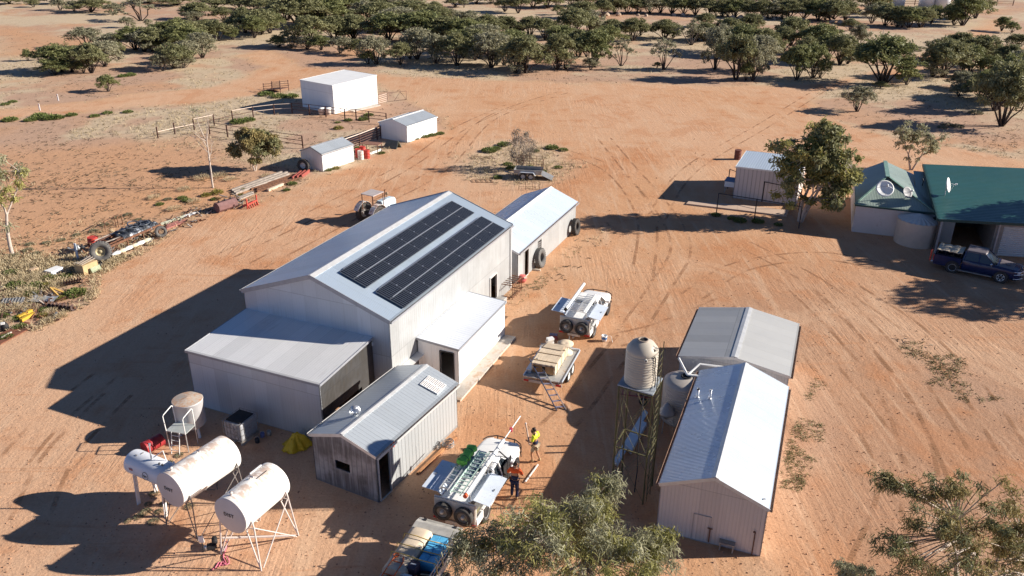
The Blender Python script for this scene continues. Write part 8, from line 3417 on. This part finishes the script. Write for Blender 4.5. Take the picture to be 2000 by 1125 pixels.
for lab, grp, txt in BELTS:
    for it in txt.replace("\n", "").split("|"):
        a = it.split()
        if len(a) < 5:
            continue
        x, y, w, h = map(float, a[:4])
        NT_ += 1
        plant(x, y, w * 1.14, h * 1.06, a[4], NT_ % 3, "scrub_tree", lab, "tree", grp)
        if NT_ % 2 == 0 and h > 26 and w > 40:
            plant(x + w * 0.3 * (-1) ** (NT_ // 2), y - 1, w * 0.62, h * 0.5, "byg"[NT_ % 3], NT_ % 3, "scrub_bush", "low bush at the feet of the " + grp, "bush", "undergrowth: " + grp)
SINGLES = [
    (275, 41, 74, 42, 's', "broad open-limbed tree with a fanned trunk at the upper left", "spreading_tree"),
    (250, 54, 27, 19, 'g', "small rounded tree below the broad fan-trunked tree", "small_tree"),
    (291, 55, 15, 16, 'g', "tiny grey bush right below the broad fan-trunked tree", "bush"),
    (55, 119, 19, 21, 'y', "smallest green bush at the left end of the road-side clump", "bush"),
    (75, 118, 14, 12, 'o', "tiny dark bush beside the leftmost road-side bush", "bush"),
    (212, 179, 38, 30, 'y', "single bright green bush alone above the dirt road", "bush"),
    (1213, 129, 46, 48, 's', "thin grey tree with bare lower limbs at the edge of the open dirt", "bare_limbed_tree"),
    (1296, 136, 52, 56, 's', "leaning tree with twisted bare limbs at the edge of the open dirt", "bare_limbed_tree"),
    (1283, 133, 14, 11, 'o', "little dark bush at the foot of the twisted-limbed tree", "bush"),
    (1153, 137, 34, 22, 'g', "low grey-green bush under the row, right of centre", "bush"),
    (1725, 164, 108, 84, 'y', "biggest lone spreading tree beside the start of the right-hand track", "spreading_tree"),
    (1770, 166, 44, 34, 'y', "leafy low growth at the right foot of the biggest spreading tree", "bush"),
    (1674, 218, 64, 46, 'g', "rounded grey-green tree alone on dry grass above the gum tree", "round_tree"),
    (1956, 246, 96, 112, 'o', "tall crooked-trunk tree nearest the right frame edge", "crooked_tree"),
    (1720, 172, 24, 12, 'o', "small dark bush in the shade of the biggest spreading tree", "bush"),
]
for k_, (x, y, w, h, kd_, lab, nm) in enumerate(SINGLES):
    plant(x, y, w, h, kd_, k_ % 3, nm, lab, "bush" if nm == "bush" else "tree", None)

# ---- the big gum by the beige shed
gq = at(1562, 433)
def gum_shape(rnd):
    # lobes of the crown as (right, height, radius)
    lobes = [(-1.3, 4.2, 1.2), (-1.6, 5.2, 1.1), (-0.6, 5.9, 1.2), (0.2, 5.2, 1.2), (1.0, 7.0, 1.1), (1.7, 6.5, 0.9), (2.2, 4.2, 1.2), (3.0, 3.5, 1.1), (1.2, 3.6, 1.2), (2.4, 2.9, 0.9), (-2.2, 6.1, 0.8), (-1.4, 2.4, 0.9), (2.0, 1.9, 0.7), (0.0, 4.2, 1.2), (3.4, 4.0, 0.7)]
    a, z, r = rnd.choice(lobes)
    d = rdir(rnd)
    return Vector((a + d.x * r * 0.75, rnd.uniform(-1.3, 1.3) + d.y * r * 0.6, z * 1.0 + d.z * r * 0.7))
t = tree_thing("gum_tree", "big pale-trunked gum tree between the beige shed and the house", "tree",
               gum(21, 7.6, 6.2, LEAF_GUM, 160, 80, 0.28, 0.12, (0.0, 0), 3, 0.36, (0.42, 0.8), 0.16, 0.5, gum_shape, LEAF_OLIVE), LEAF_GUM, BARK_W, second=M_leaf("gum_leaf_dull", (0.132, 0.138, 0.060), (0.408, 0.396, 0.204)))
t.location = gq
# ---- pale gum behind the house
q = at(1800, 345)
t = tree_thing("gum_tree", "thin pale gum with sparse grey leaves behind the house roofs", "tree",
               gum(33, 4.8, 5.2, LEAF_GUMG, 22, 42, 0.26, 0.09, (0, 0), 2, 0.34, (0.35, 0.65), 0.11, 0.5, lambda r: Vector((r.uniform(-2.3, 2.6), r.uniform(-1.2, 1.2), r.uniform(1.6, 4.4)))), LEAF_GUMG, BARK_W)
t.location = (q.x, q.y + 2.2, 0)
# ---- gum at the left edge
q = at(22, 497)
t = tree_thing("gum_tree", "slim grey-leaved gum leaning at the left frame edge", "tree",
               gum(41, 7.0, 4.6, LEAF_GUMG, 40, 60, 0.28, 0.07, (-0.25, 0), 1, 0.42, (0.4, 0.8), 0.17, 0.8, lambda r: Vector((r.choice((-1.2, -0.6, 0.6, -2.0)) + r.uniform(-0.8, 0.8), r.uniform(-1.3, 1.3), r.uniform(4.0, 7.4))), LEAF_GUM), LEAF_GUMG, BARK_W, second=LEAF_GUM)
t.location = q
# ---- bare white trunk and rounded yard tree
q = at(416, 367)
mb = MB()
rnd = random.Random(5)
tips = []
branch(mb, rnd, Vector((0, 0, -0.1)), Vector((-0.03, 0, 1)), 4.2, 0.10, 3, tips, 0.18, 6, (2, 3), 0.42, 0.4)
for k in range(5):
    branch(mb, rnd, Vector((0, 0, 2.2 + 0.5 * k)), Vector((rnd.uniform(-1, 1), rnd.uniform(-1, 1), 0.6)), rnd.uniform(0.8, 1.5), 0.035, 2, tips, 0.5, 4, (2, 3), 0.6, 0.1)
lv = Leaves()
for p, d in tips[:9]:
    clump(lv, rnd, p, 0.3, 14, 0.18, 0.04, 0.7, 0.3)
t = thing("dead_tree", "bare white-trunked tree standing in the rubbish strip", "tree", q)
mb.build("trunk", BARK_W, t, recalc=False)
lv.build("crown", LEAF_GUMG, t)
q = at(498, 334)
t = tree_thing("yard_tree", "rounded bronze-green tree on thin pale stems in the yard corner", "tree",
               gum(52, 3.7, 4.7, LEAF_BRONZE, 44, 80, 0.26, 0.10, (0, 0), 5, 0.42, (0.38, 0.66), 0.06, 0.4,
                   lambda r: Vector((r.uniform(-2.1, 2.3), r.uniform(-1.4, 1.4), 1.7)) + Vector((0, 0, r.uniform(0, 1.5) * (0.6 if r.random() < 0.3 else 1.0))), LEAF_OLIVE), LEAF_BRONZE, BARK_W, second=LEAF_OLIVE)
t.location = q
# ---- dry grey bush by the small trailer
q = at(1018, 331)
rnd = random.Random(61)
mb = MB()
tips = []
for k in range(7):
    a = 2 * pi * k / 7
    branch(mb, rnd, Vector((0.05 * cos(a), 0.05 * sin(a), 0)), Vector((cos(a) * 0.5, sin(a) * 0.5, 1.3)), 1.6, 0.05, 2, tips, 0.4, 4, (2, 4), 0.7, 0.25)
lv = Leaves()
for k in range(64):
    d = rdir(rnd)
    c = Vector((d.x * 1.25, d.y * 1.25, 2.35 + d.z * 1.5)) * rnd.uniform(0.75, 1.0)
    clump(lv, rnd, c, 0.42, 44, 0.16, 0.045, 0.9, 0.2, 0.1)
t = thing("dry_bush", "grey dry bushy tree beside the small tandem trailer", "tree", q)
mb.build("trunk", BARK_W, t, recalc=False)
lv.build("crown", LEAF_DEAD, t)

# ---- the two gums in front, close below the camera
def front_shape(lobes, jit=0.75):
    def f(r):
        a, b, z, R = r.choice(lobes)
        d = rdir(r)
        return Vector((a + d.x * R * jit, b + d.y * R * jit, z + d.z * R * 0.6))
    return f
c0 = at(1120, 1165)
# crown lobes given as where each shows in the photograph and how high it hangs
def lobe(px, py, z, R):
    q = at(px, py, z) - Vector((c0.x, c0.y, 0))
    return (q.x, q.y, z, R)
LB = [lobe(1180, 960, 4.2, 0.55), (lobe(1165, 1000, 4.0, 0.6)), lobe(1120, 1010, 4.2, 0.75), lobe(1050, 1010, 3.9, 0.7), lobe(1000, 1040, 3.8, 0.8), lobe(960, 1060, 3.4, 0.75), lobe(930, 1095, 3.2, 0.8), lobe(985, 1100, 3.8, 0.8),
      lobe(1060, 1060, 4.2, 0.8), lobe(1210, 1060, 3.9, 0.7), lobe(1260, 1080, 3.6, 0.65), lobe(1290, 1060, 3.4, 0.4), lobe(1230, 1110, 3.8, 0.8), lobe(1160, 1060, 4.0, 0.7), lobe(920, 1060, 3.0, 0.5), lobe(1060, 1130, 3.4, 0.8), lobe(1180, 1140, 3.6, 0.7), lobe(1290, 1110, 3.3, 0.5)]
made = gum(71, 4.4, 5.5, LEAF_GUMG, 190, 88, 0.22, 0.03, (0.0, 0), 2, 0.34, (0.30, 0.62), 0.12, 0.9, front_shape(LB, 1.0), LEAF_GUM, split=(2, 3))
t = tree_thing("gum_tree", "grey-green long-leaved gum in front, beside the bright roofed shed's left corner", "tree", made, LEAF_GUMG, BARK_W, second=LEAF_GUM)
t.location = (c0.x, c0.y, 0)
c0 = at(1880, 1190)
LB2 = [lobe(1730, 940, 4.6, 0.35), lobe(1760, 930, 4.9, 0.5), lobe(1800, 945, 5.0, 0.6), lobe(1850, 940, 5.1, 0.6), lobe(1890, 945, 5.1, 0.5), lobe(1790, 1010, 4.5, 0.45), lobe(1820, 1020, 4.6, 0.6), lobe(1870, 1025, 4.7, 0.6), lobe(1940, 975, 5.0, 0.6), lobe(1980, 960, 5.1, 0.55),
       lobe(1960, 1010, 4.9, 0.6), lobe(1730, 1060, 4.0, 0.4), lobe(1770, 1080, 4.2, 0.6), lobe(1830, 1080, 4.4, 0.7), lobe(1900, 1070, 4.6, 0.7), lobe(1950, 1050, 4.7, 0.6), lobe(1985, 1080, 4.6, 0.7), lobe(1740, 1110, 3.8, 0.5), lobe(1800, 1125, 4.0, 0.7), lobe(1880, 1120, 4.3, 0.7), lobe(1950, 1120, 4.5, 0.7), lobe(2010, 1020, 4.9, 0.7), lobe(2030, 1090, 4.5, 0.8)]
made = gum(83, 5.2, 5.0, LEAF_BRONZE, 125, 72, 0.21, 0.030, (0.0, 0), 2, 0.32, (0.24, 0.5), 0.15, 0.9, front_shape(LB2, 0.85), LEAF_OLIVE, split=(2, 3))
t = tree_thing("gum_tree", "bronze-green open-branched gum in the bottom right corner", "tree", made, LEAF_BRONZE, BARK_W, second=LEAF_OLIVE)
t.location = (c0.x, c0.y, 0)
c0 = at(1660, 1180)
LB3 = [lobe(1655, 1105, 2.0, 0.3), lobe(1690, 1118, 1.8, 0.3), lobe(1640, 1125, 1.7, 0.3)]
made = gum(91, 1.9, 1.4, LEAF_GUMG, 9, 70, 0.2, 0.03, (0.0, 0), 2, 0.34, (0.18, 0.3), 0.035, 1.0, front_shape(LB3), split=(2, 2))
t = tree_thing("gum_sapling", "thin grey-leaved sapling at the bottom edge left of the bronze gum", "tree", made, LEAF_GUMG, BARK_W)
t.location = (c0.x, c0.y, 0)
# ---- tree beyond the right edge whose shade falls on the carport roof and the dirt
t = tree_thing("gum_tree", "large leafy gum just beyond the right frame edge casting shade on the dirt", "tree",
               gum(97, 9.0, 7.0, LEAF_GUM, 60, 70, 0.36, 0.14, (0, 0), 2, 0.36, (0.6, 1.0), 0.2, 0.5), LEAF_GUM, BARK_W, second=None)
s_ = at(1900, 585)
t.location = (s_.x + 15.5, s_.y + 0.9, 0)
t = tree_thing("gum_tree", "tall gum beyond the right frame edge shading the dark green carport roof", "tree",
               gum(101, 9.5, 7.0, LEAF_GUM, 60, 70, 0.36, 0.14, (0, 0), 2, 0.36, (0.6, 1.0), 0.2, 0.5), LEAF_GUM, BARK_W, second=None)
t.location = (46.0, 55.0, 0)

# ------------------------------------------------------------------ weeds, tussocks, dry grass
def weed_mesh(seed, r, h, n, L, W, mat):
    rnd = random.Random(seed)
    lv = Leaves()
    for _ in range(n):
        a = rnd.uniform(0, 2 * pi)
        k = r * sqrt(rnd.random())
        p = Vector((k * cos(a), k * sin(a), rnd.random() * h * (1 - (k / r) ** 2 * 0.7)))
        d = Vector((cos(a) * 0.6 + rnd.uniform(-.5, .5), sin(a) * 0.6 + rnd.uniform(-.5, .5), rnd.uniform(0.2, 1.2))).normalized()
        lv.leaf(p, d, rdir(rnd), L * rnd.uniform(.6, 1.3), W, rnd.random())
    return lv


GREENWEED = M_leaf("green_weed", (0.08, 0.115, 0.03), (0.22, 0.25, 0.08), 0.2)
YELLOWWEED = M_leaf("yellow_weed", (0.14, 0.13, 0.03), (0.32, 0.28, 0.07), 0.2)
STRAW = M_leaf("straw", (0.36, 0.28, 0.17), (0.62, 0.52, 0.34), 0.2)
GREYWEED = M_leaf("grey_saltbush", (0.12, 0.125, 0.075), (0.26, 0.25, 0.16), 0.2)
WP = {}
for key, mat, a in (("g", GREENWEED, (0.62, 0.38, 420, 0.16, 0.07)), ("y", YELLOWWEED, (0.5, 0.42, 320, 0.15, 0.05)), ("s", STRAW, (0.6, 0.45, 300, 0.32, 0.022)), ("k", GREYWEED, (0.6, 0.34, 320, 0.15, 0.05))):
    WP[key] = (weed_mesh(ord(key), *a, mat), mat, a[0])
WOBJ = {}
WEEDS_AT = [
    ("g", "green weed clump at the yard edge in the rubbish strip", "green weeds of the rubbish strip", [(148, 575, 34), (70, 560, 26), (30, 560, 30), (20, 535, 24), (96, 545, 24), (88, 606, 18), (12, 660, 22), (40, 640, 22), (60, 575, 22), (130, 540, 20), (356, 388, 16), (312, 400, 14), (420, 390, 14), (366, 393, 16), (571, 360, 16), (640, 333, 14), (560, 372, 12), (4, 620, 22), (36, 622, 20)]),
    ("y", "yellow-green weed in the rubbish strip near the bare white tree", "yellow weeds of the rubbish strip", [(402, 383, 16), (424, 378, 20), (476, 372, 12), (120, 585, 16), (92, 560, 20), (84, 618, 18), (657, 330, 12), (470, 382, 10)]),
    ("s", "straw tussock in the rubbish strip at the left", "straw tussocks of the rubbish strip", [(50, 575, 30), (70, 590, 26), (30, 605, 26), (82, 545, 26), (110, 560, 22), (98, 612, 22), (60, 605, 24), (20, 585, 24), (118, 620, 20), (44, 550, 26), (14, 630, 20), (90, 628, 18), (290, 440, 16), (340, 410, 20), (380, 395, 18), (360, 372, 18), (395, 350, 22), (430, 345, 22), (300, 388, 18), (450, 352, 18), (520, 345, 14)]),
    ("k", "grey weed clump left of the scrap rack", "grey weeds left of the scrap rack", [(30, 500, 16), (55, 490, 18), (70, 497, 18), (10, 515, 16), (90, 475, 14), (15, 525, 14), (120, 470, 14), (58, 478, 14), (150, 460, 14), (182, 452, 14), (205, 440, 14), (230, 425, 14), (250, 420, 14), (328, 390, 14), (270, 430, 12)]),
    ("g", "low green weed along the far side of the pipe fences", "green weeds by the pipe fences", [(520, 186, 26), (545, 190, 24), (570, 190, 22), (465, 240, 26), (485, 236, 22), (680, 236, 14), (710, 234, 18), (640, 216, 12), (720, 226, 16), (660, 240, 10), (845, 265, 14), (860, 262, 14), (830, 268, 14), (812, 272, 10), (700, 290, 12), (745, 300, 12)]),
    ("y", "yellow tussock standing alone in the cattle yard", None, [(661, 252, 16)]),
    ("g", "bright green weed around the grey dry bush", "green weeds round the grey dry bush", [(955, 296, 24), (985, 284, 22), (968, 292, 18), (1045, 296, 14), (1078, 290, 22), (1100, 294, 16), (1000, 330, 20), (1035, 330, 20), (972, 348, 16), (1090, 328, 14), (1060, 336, 14), (992, 322, 16)]),
    ("g", "low green weed at the posts of the black pipe enclosure", "green weeds at the pipe enclosure", [(1398, 421, 16), (1445, 432, 22), (1480, 434, 20), (1430, 428, 16), (1425, 356, 16), (1520, 440, 14)]),
    ("k", "dusty weed round the tank stands", "weeds round the tank stands", [(300, 965, 16), (320, 985, 14), (345, 950, 16), (370, 990, 16), (285, 1000, 18), (270, 1010, 16), (300, 1020, 18), (330, 905, 14), (250, 1018, 12), (455, 960, 14), (310, 1000, 14), (395, 880, 12), (350, 890, 14), (290, 985, 12)]),
    ("g", "grassy shrub on the bank below the dirt road at the far left", "shrubs below the dirt road", [(95, 232, 30), (78, 228, 24), (110, 232, 24), (20, 236, 24), (140, 226, 18), (60, 236, 20), (185, 228, 16), (210, 222, 16), (250, 220, 16), (10, 205, 14), (25, 200, 14), (255, 148, 18), (240, 150, 16)]),
    ("k", "dusty bush under the tall cluster at the right edge", "low bushes at the right edge", [(1905, 222, 22), (1850, 246, 20), (1870, 248, 20), (1760, 280, 14), (1775, 290, 14), (1840, 250, 16), (1800, 95, 14), (1820, 90, 14), (1790, 100, 16), (1835, 80, 16), (1815, 84, 14)]),
]
for key, lab, grp, lst in WEEDS_AT:
    lv, mat, r0 = WP[key]
    for (x, y, w) in lst:
        g = at(x, y)
        if key not in WOBJ:
            o = lv.build("weed_clump", mat, None)
            WOBJ[key] = o
        else:
            o = WOBJ[key].copy()
            COL.objects.link(o)
        o.location = g
        s_ = w / pxm(g) / (2 * r0)
        o.scale = (s_ * 1.15, s_ * 1.15, min(1.2, s_ * 0.95))
        o.rotation_euler = (0, 0, (x * 1.7 + y) % 6.28)
        for k_ in ("label", "category", "group"):
            if k_ in o:
                del o[k_]
        tag(o, lab, "weed", grp)

# dry grass nobody could count
rnd = random.Random(404)
lv = Leaves()
tries, made_n = 0, 0
while made_n < 7000 and tries < 120000:
    tries += 1
    px_, py_ = rnd.uniform(-40, 2040), 60 + (rnd.random() ** 0.8) * 640
    if rnd.random() < 0.12:
        px_, py_ = rnd.uniform(-30, 240), rnd.uniform(500, 660)
    g = at(px_, py_)
    b, s, r_ = masks(g.x, g.y)
    dens = (1 - b) * max(0, s - 0.42) * 1.3 * (1 - 0.8 * r_)
    if rnd.random() > dens:
        continue
    made_n += 1
    k = pxm(g)
    for _ in range(6):
        a = rnd.uniform(0, 2 * pi)
        d = Vector((cos(a) * 0.7, sin(a) * 0.7, rnd.uniform(0.5, 1.3))).normalized()
        lv.leaf(g + Vector((rnd.uniform(-.22, .22), rnd.uniform(-.22, .22), 0)), d, rdir(rnd), rnd.uniform(0.14, 0.36), rnd.uniform(0.02, 0.05), rnd.random())
o = lv.build("dry_grass", STRAW, None)
tag(o, "thin dry straw grass spread over the open ground", "grass", None, "stuff")
# leaf litter and small stones on the ground
lv = Leaves()
tries, made_n = 0, 0
while made_n < 4500 and tries < 60000:
    tries += 1
    px_, py_ = rnd.uniform(-40, 2040), 60 + (rnd.random() ** 0.9) * 620
    g = at(px_, py_)
    b, s, r_ = masks(g.x, g.y)
    if rnd.random() > (1 - b) * (0.35 + 0.9 * max(0, nz(g.x, g.y, 0.12, 77))):
        continue
    made_n += 1
    for _ in range(3):
        a = rnd.uniform(0, 2 * pi)
        d = Vector((cos(a), sin(a), rnd.uniform(0.0, 0.5))).normalized()
        lv.leaf(g + Vector((rnd.uniform(-.3, .3), rnd.uniform(-.3, .3), 0.02)), d, (rdir(rnd) + Vector((0, 0, 1))).normalized(), rnd.uniform(0.12, 0.34), rnd.uniform(0.03, 0.08), rnd.random())
o = lv.build("leaf_litter", M_leaf("brown_litter", (0.07, 0.055, 0.035), (0.2, 0.15, 0.09), 0.1), None)
tag(o, "brown leaf litter and dry twigs scattered over the open ground", "leaf litter", None, "stuff")
lv = Leaves()
for poly, n_ in zip(WEEDS, (520, 620, 260)):
    b = bbox(poly)
    k = 0
    while k < n_:
        x, y = rnd.uniform(b[0], b[2]), rnd.uniform(b[1], b[3])
        if not inpoly(x, y, poly):
            k += 0.2
            continue
        k += 1
        if nz(x, y, 0.5, 12) + 0.4 * nz(x, y, 1.7, 3) < -0.02:
            continue
        for _ in range(7):
            a = rnd.uniform(0, 2 * pi)
            lv.leaf(Vector((x + rnd.uniform(-.14, .14), y + rnd.uniform(-.14, .14), 0.01)), Vector((cos(a), sin(a), rnd.uniform(0.1, 0.7))).normalized(), (rdir(rnd) + Vector((0, 0, 0.8))).normalized(), rnd.uniform(0.06, 0.15), rnd.uniform(0.015, 0.04), rnd.random())
o = lv.build("ground_weeds", M_leaf("dusty_green_weed", (0.12, 0.12, 0.05), (0.30, 0.25, 0.12), 0.2), None)
tag(o, "sparse dusty weeds creeping over the bare dirt", "weeds", None, "stuff")

# loose stones and clods on the open dirt
lv = Leaves()
k = 0
V, F = [], []
while k < 5200:
    x_, y_ = rnd.uniform(-40, 2040), 200 + rnd.random() ** 0.6 * 930
    g = at(x_, y_)
    if nz(g.x, g.y, 0.25, 60) < rnd.uniform(-0.5, 0.35):
        k += 0.3
        continue
    k += 1
    r = rnd.choice((0.02, 0.025, 0.03, 0.035, 0.05)) * (1 + max(0, g.y - 40) * 0.012)
    i = len(V)
    a = rnd.uniform(0, 6.28)
    for q in range(4):
        V.append((g.x + r * rnd.uniform(0.7, 1.3) * cos(a + q * 1.57), g.y + r * rnd.uniform(0.7, 1.3) * sin(a + q * 1.57), -0.005))
    V.append((g.x, g.y, r * rnd.uniform(0.8, 1.3)))
    F += [(i, i + 1, i + 4), (i + 1, i + 2, i + 4), (i + 2, i + 3, i + 4), (i + 3, i, i + 4)]
me = bpy.data.meshes.new("loose_stones")
me.from_pydata(V, [], F)
me.materials.append(paint("earth_clod", (0.36, 0.2, 0.12), 0.95, 0.0, 0.4, 1.5))
o = bpy.data.objects.new("loose_stones", me)
COL.objects.link(o)
tag(o, "small stones and clods strewn over the red dirt", "stones", None, "stuff")
